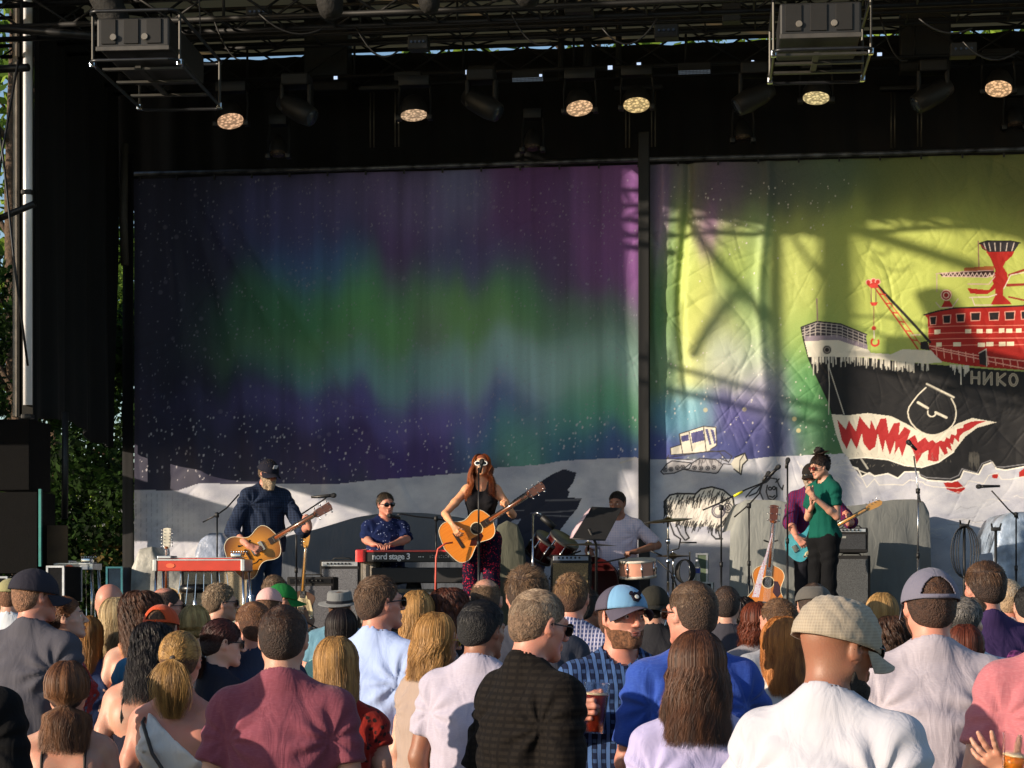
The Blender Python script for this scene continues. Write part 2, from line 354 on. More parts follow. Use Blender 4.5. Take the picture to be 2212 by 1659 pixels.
# ------------------------------------------------------------------ the human figure
# local frame: faces +Y, feet at z=0, 1.75 m tall, x>0 is the person's right hand side; scaled by the parent
def Rm(m): return np.array(m)
class Fig:
    def __init__(s, sex='m', fat=0.0, head=(0, 0, 0), arms=None, legs=None, lean=0.0, res=.012, hres=.006, sh=None):
        s.sex, s.fat, s.res, s.hres, s.lean = sex, fat, res, hres, lean
        s.sx = (sh or (.183 if sex == 'm' else .158)) + fat * .01
        yaw, pitch, roll = head
        s.Rh = Rm(Matrix.Rotation(R(-yaw), 3, 'Z') @ Matrix.Rotation(R(pitch), 3, 'X') @ Matrix.Rotation(R(roll), 3, 'Y'))
        s.nb = np.array((0, -.018, 1.455)); s.hc = s.nb + np.array((0, .012, .07)) + s.Rh @ np.array((0, .018, .105))
        if lean:
            s.hc = s.lp(s.hc); s.nb = s.lp(s.nb)
        s.arms = arms or {}; s.legs = legs or {}
        s.hs = 1.0 if sex == 'm' else .94
    def lp(s, p):                                   # lean the upper body forward about the hips
        p = np.array(p, dtype=float)
        if not s.lean: return p
        c = np.array((0, 0, .98)); a = R(-s.lean); q = p - c
        return c + np.array((q[0], q[1] * math.cos(a) - q[2] * math.sin(a), q[1] * math.sin(a) + q[2] * math.cos(a)))
    def H(s, p): return s.hc + s.Rh @ (np.array(p, dtype=float) * s.hs)
    def arm(s, sd):
        sh = s.lp((sd * s.sx, -.005, 1.395 if s.sex == 'm' else 1.385)); d = s.arms.get('r' if sd > 0 else 'l')
        if d is None:
            el = s.lp((sd * (s.sx + .055 + s.fat * .02), -.045, 1.115)); wr = s.lp((sd * (s.sx + .05), .055, .87)); return sh, el, wr, np.array((0, .25, -1.0)), np.array((-sd, .0, 0.)), .35, False
        return sh, np.array(d['el'], dtype=float), np.array(d['wr'], dtype=float), np.array(d.get('dir', (0, 1, 0)), dtype=float), np.array(d.get('n', (0, 0, -1)), dtype=float), d.get('curl', .5), d.get('fine', True)
    def torso(s, F, g=0.0, k=.05):
        m = s.sex == 'm'; f = s.fat; lp = s.lp
        if m:
            F.ell(lp((0, -.003, 1.275)), (.158 + f * .02, .112 + f * .02, .185), k, grow=g)
            F.cone(lp((-.095, -.005, 1.335)), lp((.095, -.005, 1.335)), .095, .095, k, 1.0, grow=g)
            F.ell((0, .005 + f * .02, 1.10), (.142 + f * .035, .105 + f * .05, .17), k, grow=g)
            F.ell((0, -.012, .945), (.163 + f * .03, .118 + f * .035, .125), k, grow=g)
        else:
            F.ell(lp((0, -.003, 1.27)), (.135 + f * .03, .098 + f * .03, .17), k, grow=g)
            F.cone(lp((-.075, -.008, 1.335)), lp((.075, -.008, 1.335)), .078, .078, k, grow=g)
            for sd in (-1, 1): F.ell(lp((sd * .07, .085, 1.265)), (.058, .055, .058), k, grow=g)
            F.ell((0, 0, 1.09), (.115 + f * .05, .088 + f * .05, .15), k, grow=g)
            F.ell((0, -.018, .93), (.168 + f * .03, .12 + f * .03, .125), k, grow=g)
        for sd in (-1, 1):                          # trapezius and shoulder caps, shoulder blades
            F.cone(s.nb + (0, -.012, .045), lp((sd * s.sx * .80, -.012, 1.415)), .042, .040, k * .8, grow=g)
            F.ell(lp((sd * s.sx * .93, -.006, 1.388)), (.056, .056, .06) if m else (.046, .046, .052), k, grow=g)
            F.ell(lp((sd * .088, -.072, 1.30)), (.052, .034, .07), k, grow=g)
    def limb(s, F, g=0.0, k=.02):
        b = 1 + s.fat * .12; q = 1.0 if s.sex == 'm' else .82
        for sd in (-1, 1):
            sh, el, wr, dr, n, curl, fine = s.arm(sd)
            F.cone(sh, sh + (el - sh) * .5, .050 * q * b, .047 * q * b, k, grow=g); F.cone(sh + (el - sh) * .5, el, .047 * q * b, .038 * q * b, k, grow=g)
            fm = el + (wr - el) * .3
            F.cone(el, fm, .038 * q * b, .040 * q * b, k, grow=g); F.cone(fm, wr, .040 * q * b, .0255 * q, k, grow=g)
    def hand(s, F, sd):
        sh, el, wr, dr, n, curl, fine = s.arm(sd); d = s.arms.get('r' if sd > 0 else 'l') or {}
        dr = dr / np.linalg.norm(dr); n = n - dr * n.dot(dr); n = n / np.linalg.norm(n)        # n: where the palm looks
        side = np.cross(dr, n) * (1 if d.get('flip') else -1) * (-sd)                           # towards the thumb
        q = (1.0 if s.sex == 'm' else .9) * d.get('hs', 1.0); kk = .006 if fine else .012
        kn = []
        for i, (o, l) in enumerate(((.030, .088), (.011, .092), (-.009, .088), (-.027, .080))):
            K = wr + dr * l * q + side * o * q - n * .004; kn.append(K)
            F.cone(wr + side * o * .45 * q + dr * .006, K, .0145 * q, .0105 * q, .012)
        F.cone(wr - dr * .02, wr + dr * .03, .024 * q, .022 * q, .015)
        spread = d.get('spread', .06); curls = d.get('curls', [curl] * 4)
        for i, (K, ln) in enumerate(zip(kn, (.072, .080, .074, .058))):
            c = curls[i]; a = 0; p = K; r0 = (.0092, .0094, .009, .0078)[i] * q
            ds = dr + side * spread * (1.5 - i); ds = ds / np.linalg.norm(ds)
            for (fr, tw, rr) in ((.44, .9, 1.0), (.31, 1.25, .9), (.25, .9, .8)):
                a += c * tw; v = ds * math.cos(a) + n * math.sin(a); p2 = p + v * ln * fr * q
                F.cone(p, p2, r0 * rr, r0 * rr * .92, kk); p = p2
        tb = wr + dr * .022 * q + side * .022 * q; td = d.get('thumb', (.75, .75, .35)); v = dr * td[0] + side * td[1] + n * td[2]; v = v / np.linalg.norm(v)
        t1 = tb + v * .042 * q; F.cone(tb, t1, .0155 * q, .0115 * q, .012); v2 = v * .8 + dr * .25 + n * d.get('tc', .35); v2 /= np.linalg.norm(v2)
        t2 = t1 + v2 * .032 * q; F.cone(t1, t2, .0108 * q, .0098 * q, kk); v3 = v2 + n * d.get('tc', .35) * .6; v3 /= np.linalg.norm(v3); F.cone(t2, t2 + v3 * .024 * q, .0098 * q, .0082 * q, kk)
    def leg_pts(s, sd):
        d = s.legs.get('r' if sd > 0 else 'l')
        hip = (sd * .088, -.01, .90)
        if d is None: return hip, (sd * .10, .012, .49), (sd * .105, -.02, .085), (sd * .12, .13, .035)
        return hip, d['kn'], d['an'], d.get('toe', tuple(np.array(d['an']) + np.array((0, .15, -.05))))
    def legs_(s, F, g=0.0, taper=1.0, feet=True, cut=None):
        b = 1 + s.fat * .1
        for sd in (-1, 1):
            h, kn, an, toe = [np.array(v, dtype=float) for v in s.leg_pts(sd)]
            F.cone(h, kn, .088 * b, .056 * b, .04, grow=g); F.cone(kn, kn + (an - kn) * .35, .055 * b, .056 * b * taper, .03, grow=g); F.cone(kn + (an - kn) * .35, an, .056 * b * taper, .038 * taper + (.012 if g else 0), .03, grow=g)
            if feet:
                F.cone(an + (0, -.025, -.035), an + (toe - an) * .5 + (0, 0, -.01), .036, .04, .02); F.cone(an + (toe - an) * .5 + (0, 0, -.01), toe, .038, .03, .02)
    def head(s, F, hair=0.0):
        H, Rh, q = s.H, s.Rh, s.hs
        def E(c, r, k=.02, rot=None, neg=False): F.ell(H(c), np.array(r) * q, k, Rh if rot is None else Rh @ Rm(rot), neg)
        def C(a, b, r0, r1, k=.012, neg=False): F.cone(H(a), H(b), r0 * q, r1 * q, k, neg=neg)
        E((0, -.014, .030), (.0745, .094, .085)); E((0, .030, -.032), (.056, .054, .074), .03)
        E((0, .004, -.035), (.062, .062, .055), .03)
        for sd in (-1, 1):
            C((sd * .052, .0, -.048), (sd * .016, .070, -.094), .017, .016, .02)
            C((sd * .045, .050, -.018), (sd * .060, .02, -.01), .016, .012, .02)          # cheekbones
        E((0, .070, -.094), (.022, .020, .019), .015)
        C((-.034, .076, .024), (.034, .076, .024), .0125, .0125, .012)
        for sd in (-1, 1): E((sd * .031, .089, .004), (.017, .014, .012), neg=True)
        C((0, .086, .012), (0, .108, -.024), .0075, .0105, .012); E((0, .106, -.028), (.012, .011, .009), .008)
        for sd in (-1, 1): E((sd * .0125, .097, -.030), (.0085, .010, .0075), .006)
        C((-.018, .083, -.054), (.018, .083, -.054), .0085, .0085, .006); C((-.015, .083, -.067), (.015, .083, -.067), .009, .009, .006)
        C((-.02, .093, -.0605), (.02, .093, -.0605), .0025, .0025, neg=True)
        for sd in (-1, 1): E((sd * .0315, .073, .004), (.013, .013, .012), .003)          # eyeballs under the lids
        for sd in (-1, 1):
            er = Matrix.Rotation(sd * R(-22), 3, 'Z') @ Matrix.Rotation(R(-8), 3, 'X')
            E((sd * .080, -.008, .0), (.0065, .0175, .031), .006, er); E((sd * .088, -.001, .004), (.006, .009, .018), neg=True, rot=er)
            E((sd * .076, .003, -.024), (.007, .009, .011), .006, er)
        F.cone(H((0, -.022, -.03)), s.nb + (0, -.004, .02), .056 * q, .056 if s.sex == 'm' else .047, .03)
        F.cone(s.nb + (0, -.004, .02), s.nb + (0, 0, -.03), .057 if s.sex == 'm' else .048, .07, .03)
    def grids(s, lo, hi, fine_head=True, hands=()):
        r = s.res; fx, fy, fz = [], [], []
        if fine_head:
            c = s.hc; fx.append((c[0] - .12, c[0] + .12, s.hres)); fy.append((c[1] - .13, c[1] + .14, s.hres)); fz.append((c[2] - .15, c[2] + .14, s.hres))
        for sd in hands:
            a = s.arm(sd)
            if a[6]:
                c = a[2] + a[3] / np.linalg.norm(a[3]) * .07
                for L, v in ((fx, c[0]), (fy, c[1]), (fz, c[2])): L.append((v - .10, v + .10, min(.0045, s.hres)))
        if lo[2] < .8: fz.append((.8, 9, r)); cz = r * 2
        else: cz = r
        return axis_pts(lo[0], hi[0], r, fx), axis_pts(lo[1], hi[1], r, fy), axis_pts(lo[2], hi[2], cz, fz)
    def bounds(s, legs=True):
        P = [s.hc + .17, s.hc - .17]
        for sd in (-1, 1):
            a = s.arm(sd); dr = a[3] / np.linalg.norm(a[3])
            for p in (a[0], a[1], a[2], a[2] + dr * .17): P += [p - .10, p + .10]
            for p in s.leg_pts(sd): P += [np.array(p) - .11, np.array(p) + .11]
        P += [np.array((-.26, -.22, .8)), np.array((.26, .24, 1.2))]; P = np.array(P); return P.min(0), P.max(0)
    def body(s, parent, mat, legs=True):
        lo, hi = s.bounds(); lo[2] = max(lo[2], -.02)
        if not legs: lo[2] = .75
        F = Field(*s.grids(lo, hi, True, (-1, 1))); s.torso(F); s.limb(F)
        for sd in (-1, 1): s.hand(F, sd)
        if legs: s.legs_(F)
        s.head(F); V, Q = F.mesh(); return npmesh('body', V, Q, mat, parent)
    def folds(s, V, amp, seed, kind='tee'):
        """cloth folds: push shirt vertices along an approximate normal"""
        r = np.random.default_rng(seed); ph = r.uniform(0, 6.28, 12); x, y, z = V[:, 0], V[:, 1], V[:, 2]
        ang = np.arctan2(x, -y); rad = np.stack([x * .8, y, 0 * z], 1); rad /= (np.linalg.norm(rad, axis=1)[:, None] + 1e-6)
        low = np.clip((1.36 - z) / .3, 0.12, 1)
        a = ang * 7 + 1.6 * np.sin(z * 6 + ph[0]) + 1.1 * np.sin(z * 13 + ang * 3 + ph[1]) + ph[2]
        f = (1 - 1.6 * np.abs(np.sin(a * .5)) ** .8) * low * .8
        b = ang * 13 + 2.2 * np.sin(z * 7 + ph[3]) + ph[4]; f += .45 * np.sin(b) * low
        for sd in (-1, 1):                              # pulls fanning out from the armpit
            px, pz = sd * s.sx * .95, 1.30; dx, dz = x - px, z - pz; rr = np.sqrt(dx * dx + dz * dz) + 1e-3; th = np.arctan2(dz, dx * sd)
            f += 1.1 * np.sin(th * 9 + ph[5 + (sd > 0)] + 7 * rr) * np.exp(-((rr - .07) / .075) ** 2)
        f += .5 * np.sin(x * 26 + z * 19 + ph[8] + 2 * np.sin(z * 23 + ph[9])) * np.clip((1.5 - z) * 6, 0, 1)
        out = V.copy(); out += rad * (f * amp)[:, None]; return out
    def shirt(s, parent, mat, sleeve=.62, hem=.84, neck=.066, g=.013, amp=.006, kind='tee', seed=1, name='shirt', collar=False, res=None):
        """kind: tee, tank, crop; sleeve: fraction of the upper arm covered (1-2: forearm too)"""
        lo, hi = s.bounds(); lo = lo - .03; hi = hi + .03; lo[2] = hem - .02; hi[2] = s.nb[2] + .1; r0 = s.res; s.res = res or s.res
        F = Field(*s.grids(lo, hi, False)); s.res = r0; s.torso(F, g)
        m = s.sex == 'm'
        if kind == 'tee':                               # cloth falls straight from the shoulder blades
            F.cone((0, -.028, 1.22), (0, -.02, hem - .05), .135 + s.fat * .03 if m else .11 + s.fat * .03, .15 + s.fat * .035 if m else .125 + s.fat * .03, .05, 1.0, grow=g * .6)
            F.cone((-.055, -.02, 1.2), (-.07, -.01, hem - .05), .115 + s.fat * .03 if m else .095, .12 + s.fat * .03 if m else .105, .05, grow=g * .6)
            F.cone((.055, -.02, 1.2), (.07, -.01, hem - .05), .115 + s.fat * .03 if m else .095, .12 + s.fat * .03 if m else .105, .05, grow=g * .6)
        if sleeve > 0:
            b = 1 + s.fat * .12; q = 1.0 if m else .82
            for sd in (-1, 1):
                sh, el, wr = s.arm(sd)[:3]; ax = el - sh; t = min(sleeve, 1.0); end = sh + ax * t
                F.cone(sh, end + ax * .25 * (sleeve < 1), .050 * q * b + .014, .050 * q * b + .022, .035, cut=(end, ax) if sleeve < 1 else None)
                if sleeve > 1:
                    ax2 = wr - el; e2 = el + ax2 * min(1, sleeve - 1); F.cone(el, e2 + ax2 * .1, .040 * q * b + .016, .036 * q + .014, .03, cut=(e2, ax2))
        F.cone(s.nb + (0, 0, .0), s.nb + (0, 0, -.035), .060, .074, .04, grow=g * .8)
        if collar: F.cone(s.nb + (0, -.006, .0), s.nb + (0, .0, .035), .079, .070, .012, cut=(s.nb + (0, 0, .042), (0, -.35, 1)))
        F.cone(s.nb + (0, .012, .012), s.H((0, -.01, -.03)), neck, neck * 1.02, neg=True)
        if kind == 'tank':
            for sd in (-1, 1): F.ell(s.lp((sd * (s.sx + .015), 0, 1.40)), (.075, .2, .10), neg=True)
            F.ell(s.lp((0, -.12, 1.475)), (.085, .12, .13), neg=True); F.ell(s.lp((0, .12, 1.475)), (.085, .12, .10), neg=True)
        if kind == 'strap': F.D = np.maximum(F.D, F.gz[None, None, :] - 1.24 + 0 * F.D)
        if kind == 'oneside': F.D = np.maximum(F.D, (F.gz[None, None, :] - 1.345) + F.gx[:, None, None] * .85); [F.ell(s.lp((sd * (s.sx + .02), 0, 1.39)), (.078, .2, .10), neg=True) for sd in (-1, 1)]
        if kind == 'scoop': F.ell(s.lp((0, -.10, 1.50)), (.10, .13, .09), neg=True)
        F.D = np.maximum(F.D, (hem - F.gz)[None, None, :] + 0 * F.D); V, Q = F.mesh(); V = relax(V, Q, 3)
        if amp: V = s.folds(V, amp, seed)
        return npmesh(name, V, Q, mat, parent)
    def pants(s, parent, mat, name='trousers', skirt=False, amp=.006, g=.012, short=None):
        lo, hi = s.bounds(); lo = lo - .02; hi = hi + .02; hi[2] = 1.04
        P = np.array([s.leg_pts(sd)[i] for sd in (-1, 1) for i in range(3)]); lo[2] = P[:, 2].min() - .04
        r = max(s.res, .012); F = Field(axis_pts(lo[0], hi[0], r, []), axis_pts(lo[1], hi[1], r, []), axis_pts(lo[2], hi[2], r, []))
        m = s.sex == 'm'; f = s.fat
        F.ell((0, -.012, .945), (.163 + f * .03, .118 + f * .035, .125), .05, grow=g) if m else F.ell((0, -.018, .93), (.168 + f * .03, .12 + f * .03, .125), .05, grow=g)
        F.ell((0, .005 + f * .02, 1.10), (.142 + f * .035, .105 + f * .05, .17), .05, grow=g) if m else F.ell((0, 0, 1.09), (.115 + f * .05, .088 + f * .05, .15), .05, grow=g)
        s.legs_(F, g, 1.05, feet=False); F.D = np.maximum(F.D, (F.gz - 1.0)[None, None, :] + 0 * F.D)
        if short: F.D = np.maximum(F.D, (short - F.gz)[None, None, :] + 0 * F.D)
        V, Q = F.mesh(); x, y, z = V.T; a = amp * np.sin(z * 40 + x * 22 + 2 * np.sin(z * 17)); V = V + np.stack([a * .3, a, 0 * a], 1); return npmesh(name, V, Q, mat, parent)
    def shoes(s, parent, mat):
        mb = MB()
        for sd in (-1, 1):
            h, kn, an, toe = [Vector(v) for v in s.leg_pts(sd)]; mid = (an + toe) / 2
            mb.tube([an + Vector((0, -.05, -.05)), an + Vector((0, -.01, -.035)), mid + Vector((0, 0, -.012)), toe + Vector((0, .02, -.002))], [.03, .045, .045, .028], 10)
        return mb.build('shoes', mat, parent, True)
    # ---------------------------------------------------------------- hair
    def scalp(s, th, ph, off=0.0):
        """point on the skull: th from the crown down, ph around (0 = face, pi = back)"""
        r = np.array((.0745, .094, .085)) + off; n = np.array((math.sin(th) * math.sin(ph), math.sin(th) * math.cos(ph), math.cos(th)))
        return np.array((0, -.014, .030)) + n * r, n
    def hairshell(s, parent, mat, t=.010, front=.062, slope=.965, nape=-.075, bald=None, bump=.004, name='hair', back=0.0, seed=3, side=-.02):
        gr = s.hres; c = s.hc; L = .16
        F = Field(*[axis_pts(c[i] - L, c[i] + L, gr, []) for i in range(3)])
        F.ell(s.H((0, -.014, .030)), (np.array((.0745, .094, .085)) + t) * s.hs, .02, s.Rh)
        F.ell(s.H((0, -.030 - back, -.02)), (np.array((.064, .072, .07)) + t) * s.hs, .03, s.Rh)
        X, Y, Z = np.meshgrid(F.gx - c[0], F.gy - c[1], F.gz - c[2], indexing='ij'); P = np.stack([X, Y, Z], -1) @ s.Rh / s.hs
        x, y, z = P[..., 0], P[..., 1], P[..., 2]
        hl = (front - .085 * slope) + slope * y; cutd = (hl - z) / math.sqrt(1 + slope * slope); cutd = np.maximum(cutd, nape - z)
        ear = np.maximum(-.03 - y, 0) * 0 + np.where((y > -.025) & (y < .03), (side - z) , -1); cutd = np.maximum(cutd, ear)
        if bald: cutd = np.maximum(cutd, bald - np.sqrt((x * 1.05) ** 2 + (y + .03) ** 2 + np.maximum(z - .05, 0) ** 2 * .2) if bald > 0 else cutd)
        tp_ = t * .95 * (1 - np.clip((z - hl) / .040, 0, 1)) + t * .8 * (1 - np.clip((z - nape) / .03, 0, 1)); n = np.sin(x * 210 + 3 * np.sin(z * 90)) * np.sin(y * 190 + 2 * np.sin(x * 120)) * np.sin(z * 170 + 1)
        F.D = np.maximum(F.D - n * bump * .35 + tp_, cutd); V, Q = F.mesh(); V = relax(V, Q, 1); return npmesh(name, V, Q, mat, parent)
    def strands(s, parent, mat, paths, width=.0028, name='hair'):
        """paths: list of (k x 3) arrays in head space -> ribbons"""
        A = np.array(paths); n, k, _ = A.shape; T = np.gradient(A, axis=1); T /= np.linalg.norm(T, axis=2, keepdims=True) + 1e-9
        cen = np.array((0, -.014, .0)); O = A - cen; O[..., 2] *= .25; O /= np.linalg.norm(O, axis=2, keepdims=True) + 1e-9
        rr = np.random.default_rng(5); O = O + rr.normal(0, .38, (n, 1, 3)); S = np.cross(T, O); S /= np.linalg.norm(S, axis=2, keepdims=True) + 1e-9
        w = width * np.linspace(1, .25, k)[None, :, None] * rr.uniform(.6, 1.4, (n, 1, 1)); L = A - S * w; Rr = A + S * w
        V = np.stack([L, Rr], 2).reshape(-1, 3); V = s.hc + (V * s.hs) @ s.Rh.T
        b = (np.arange(n) * k * 2)[:, None] + (np.arange(k - 1) * 2)[None, :]; Q = np.stack([b, b + 1, b + 3, b + 2], -1).reshape(-1, 4)
        return npmesh(name, V, Q, mat, parent)
    def p_short(s, n, ln=.02, front=.062, slope=.965, nape=-.075, up=.5, seed=1, bald=0, comb=(0, .3, 0), t=.008, curl=0):
        r = np.random.default_rng(seed); out = []
        while len(out) < n:
            z = r.uniform(-.9, 1); ph = r.uniform(0, 2 * math.pi); th = math.acos(z); p, nn = s.scalp(th, ph, t)
            if p[2] < (front - .085 * slope) + slope * p[1] or p[2] < nape: continue
            if -.025 < p[1] < .03 and p[2] < -.02: continue
            if bald and math.hypot(p[0] * 1.05, p[1] + .03) < bald and p[2] > 0 and r.random() < .93: continue
            fd = min(1, max(.12, (p[2] - ((front - .085 * slope) + slope * p[1])) / .05)) * min(1, max(.15, (p[2] - nape) / .045))
            sw = .5 * math.sin(p[0] * 45 + seed) * math.sin(p[1] * 30 + seed * 2); fl = np.array((sw * .6, -.35, -.9)) if p[2] < .075 else np.array((.35 + sw, .25 + sw * .5, -.2)) + np.array(comb); fl = fl - nn * fl.dot(nn); fl /= np.linalg.norm(fl) + 1e-6
            d = fl + nn * up * .8 + r.normal(0, .13, 3); d /= np.linalg.norm(d); l = ln * r.uniform(.6, 1.25) * (.3 + .7 * fd); p = p - nn * t * (1 - fd) * .8
            q = [p]
            for i in range(3):
                d = d - nn * .16 + np.array((0, 0, -.06)) + r.normal(0, .05 + curl * .7, 3); d /= np.linalg.norm(d); q.append(q[-1] + d * l / 3)
            out.append(np.array(q))
        return out
    def p_long(s, n, length=.35, spread=.0, wave=.0, seed=1, part=0.0, t=.012, face=.55, k=14, back=-.02, tip=.0, clump=14, gather=None):
        """strands fall over the skull and hang down to `length` below the head centre"""
        r = np.random.default_rng(seed); out = []; cl = [(r.uniform(face, 2 * math.pi - face), r.uniform(-1, 1), r.uniform(0, 6.28)) for _ in range(clump * 3)]
        for i in range(n):
            ph = r.uniform(face, 2 * math.pi - face); c = cl[int((ph / (2 * math.pi)) * len(cl)) % len(cl)]
            ph0 = ph + r.normal(0, .15); off = t + r.uniform(-.004, .014); L = length * (1 + .05 * c[1]) * r.uniform(.8, 1.05); q = []
            e, nn = s.scalp(math.pi * .55, ph0, off); amp = wave * r.uniform(.3, 1.2); c = (0, .6 * math.sin(ph * 5 + seed) + r.normal(0, .5), 2.2 * math.sin(ph * 2 + seed) + r.normal(0, .55)); th0 = r.uniform(.02, .35)
            m = k // 2
            for j in range(m):
                th = th0 + (math.pi * .55 - th0) * j / (m - 1); p, _ = s.scalp(th, ph0, off * (1 if th > .3 else .8)); p = p.copy(); p[0] += part * math.exp(-th * 3); q.append(p)
            for j in range(1, k - m + 1):
                f = j / (k - m); z = e[2] + (-L - e[2]) * f; sc = 1 + spread * f
                pull = .35 * f
                x = e[0] * sc * (1 - pull * .3) + amp * math.sin(f * 9 + c[2]) + r.normal(0, .002) + tip * f
                y = e[1] * (1 - pull * .4) + back * f * (1 if e[1] < .02 else .3) + amp * math.cos(f * 8 + c[2]) * .8
                if gather: g = math.exp(-((z - gather[0]) / gather[2]) ** 2); x = x * (1 - g) + gather[3] * g + (x - gather[3]) * .12 * g; y = y * (1 - g) + gather[1] * g + (y - gather[1]) * .12 * g
                q.append(np.array((x, y, z)))
            out.append(np.array(q))
        return out
    def p_pony(s, n, tie=(0, -.115, .0), length=.26, front=.062, seed=1, t=.008, spread=.03, wave=.004, tipx=.0, k=14, nape=-.08):
        """hair swept back to a tie, then a falling tail"""
        r = np.random.default_rng(seed); out = []; tie = np.array(tie)
        while len(out) < n:
            z = r.uniform(-.9, 1); ph = r.uniform(0, 2 * math.pi); p, nn = s.scalp(math.acos(z), ph, t + r.uniform(0, .005))
            if p[2] < (front - .082) + .965 * p[1] or p[2] < nape: continue
            if -.03 < p[1] < .03 and p[2] < -.02: continue
            q = []; m = k // 2; cc = np.array((0, -.014, .03)); a0 = p - cc; a1 = (tie - cc)
            for j in range(m):
                f = j / (m - 1); v = a0 * (1 - f) + a1 * f; u = v / np.array((.0745 + t, .094 + t, .085 + t)); L = np.linalg.norm(u)
                if L < 1: v = v / L
                q.append(cc + v)
            e = r.normal(0, 1, 2); ln = length * r.uniform(.75, 1.05); h = r.uniform(0, 6.28)
            for j in range(1, k - m + 1):
                f = j / (k - m); b = math.sin(min(1, f * 1.6) * math.pi / 2); sp = .008 + spread * math.sin(f * math.pi * .85)
                q.append(tie + np.array((e[0] * sp + tipx * f + wave * math.sin(f * 9 + h), -.028 * b + e[1] * sp * .6 + .02 * f, -ln * f + .012 * b)))
            out.append(np.array(q))
        return out
    def p_curly(s, n, length=.2, vol=.04, seed=1, front=.062, k=18, face=.5, amp=.008):
        r = np.random.default_rng(seed); out = []; cl = r.uniform(0, 6.28, 60)
        for i in range(n):
            ph = r.uniform(face, 2 * math.pi - face); off = .012 + vol * r.uniform(.1, .9); e, nn = s.scalp(math.pi * .5, ph, off); th0 = r.uniform(.05, 1.2); q = []; m = k // 2; h = cl[int(ph * 9.4) % 60] + r.normal(0, .4); L = length * r.uniform(.6, 1.05); w0 = r.uniform(20, 30)
            for j in range(k):
                if j < m: th = th0 + (math.pi * .5 - th0) * j / (m - 1); b, _ = s.scalp(th, ph, off * (.5 + .5 * min(1, th))); zz = -b[2]
                else: f = (j - m + 1) / (k - m); b = e + np.array((0, -.02 * f, -(L + e[2]) * f)) * 1.0; b[0] *= 1 - .1 * f; zz = -b[2]
                a = zz * w0 * 3.2 + h; q.append(b + np.array((math.cos(ph) * math.cos(a), -math.sin(ph) * math.cos(a), math.sin(a) * .8)) * amp + nn * math.sin(a) * amp)
            out.append(np.array(q))
        return out
    def beard(s, parent, mat, hi=-.028, t=.0045, chin=0.0, name='beard'):
        """a thin shell of stubble grown on the lower face"""
        gr = s.hres; c = s.H((0, .03, -.06)); L = .115; F = Field(*[axis_pts(c[i] - L, c[i] + L, gr, []) for i in range(3)]); s.head(F)
        X, Y, Z = np.meshgrid(F.gx - s.hc[0], F.gy - s.hc[1], F.gz - s.hc[2], indexing='ij'); P = np.stack([X, Y, Z], -1) @ s.Rh / s.hs; x, y, z = P[..., 0], P[..., 1], P[..., 2]
        if chin: F.ell(s.H((0, .078, -.108 - chin * .3)), (.022, .020, .018 + chin), .02, s.Rh)
        top = hi - .012 + np.where(y < .02, (.02 - y) * .9, 0) - np.clip(y - .05, 0, 1) * .25; cut = np.maximum(z - top, -.004 - y); cut = np.maximum(cut, -.118 - chin * 1.5 - z)
        lip = .013 - np.sqrt((x * .55) ** 2 + (z + .0605) ** 2); cut = np.maximum(cut, np.where(y > .06, lip, -1))
        n = np.sin(x * 330) * np.sin(y * 300 + z * 200) * np.sin(z * 310); F.D = np.maximum(F.D - t - n * .0018, cut); V, Q = F.mesh(); V = relax(V, Q, 2); return npmesh(name, V, Q, mat, parent)
    def lump(s, parent, mat, items, name='hair', noise=.004, gr=None):
        """extra hair masses (buns, beards): ellipsoids in head space"""
        gr = gr or s.hres; P = np.array([s.H(c) for c, r in items]); R_ = max(max(r) for c, r in items) + .03
        F = Field(*[axis_pts(P[:, i].min() - R_, P[:, i].max() + R_, gr, []) for i in range(3)])
        for c, r in items: F.ell(s.H(c), np.array(r) * s.hs, .012, s.Rh)
        X, Y, Z = F.gx[:, None, None], F.gy[None, :, None], F.gz[None, None, :]
        F.D = F.D - noise * (np.sin(X * 230 + 2 * np.sin(Z * 130)) * np.sin(Y * 210) + .7 * np.sin(Z * 190 + X * 90)); V, Q = F.mesh(); return npmesh(name, V, Q, mat, parent)
    # ---------------------------------------------------------------- things worn on the head
    def xf(s, V): return s.hc + (np.asarray(V) * s.hs) @ s.Rh.T
    def cap(s, parent, mat, back=False, brim=True, tilt=8, opening=None, brim_mat=None, t=.016, flat=1.0, name='cap', front_mat=None, low=.022, strap_mat=None, brim_len=.072, wrinkle=0.0):
        """baseball cap; opening: hole and strap over the back of the head"""
        nt_, np_ = (40, 144) if opening else (18, 48); V = []; a = R(tilt) * (-1 if back else 1)
        Rt = np.array(((1, 0, 0), (0, math.cos(a), math.sin(a)), (0, -math.sin(a), math.cos(a)))); c0 = np.array((0, -.012, low)); rad = np.array((.0745 + t, .094 + t, (.115 - low + t * .6) * flat))
        for i in range(nt_ + 1):
            th = i / nt_ * math.pi / 2
            for j in range(np_):
                ph = j / np_ * 2 * math.pi; seam = -.0012 * (abs(math.sin(ph * 3)) < .12)
                st = math.sin(th) ** (.8 if flat < 1 else 1); w = wrinkle * (math.sin(ph * 9 + th * 14) + math.sin(ph * 17 - th * 9) * .6)
                u = np.array((st * math.sin(ph), st * math.cos(ph), math.cos(th))); p = u * (rad + seam + w); p[2] = min(p[2], rad[2] * (1 if flat >= 1 else .93)); V.append(c0 + Rt @ p)
        Q = []; Qf = []
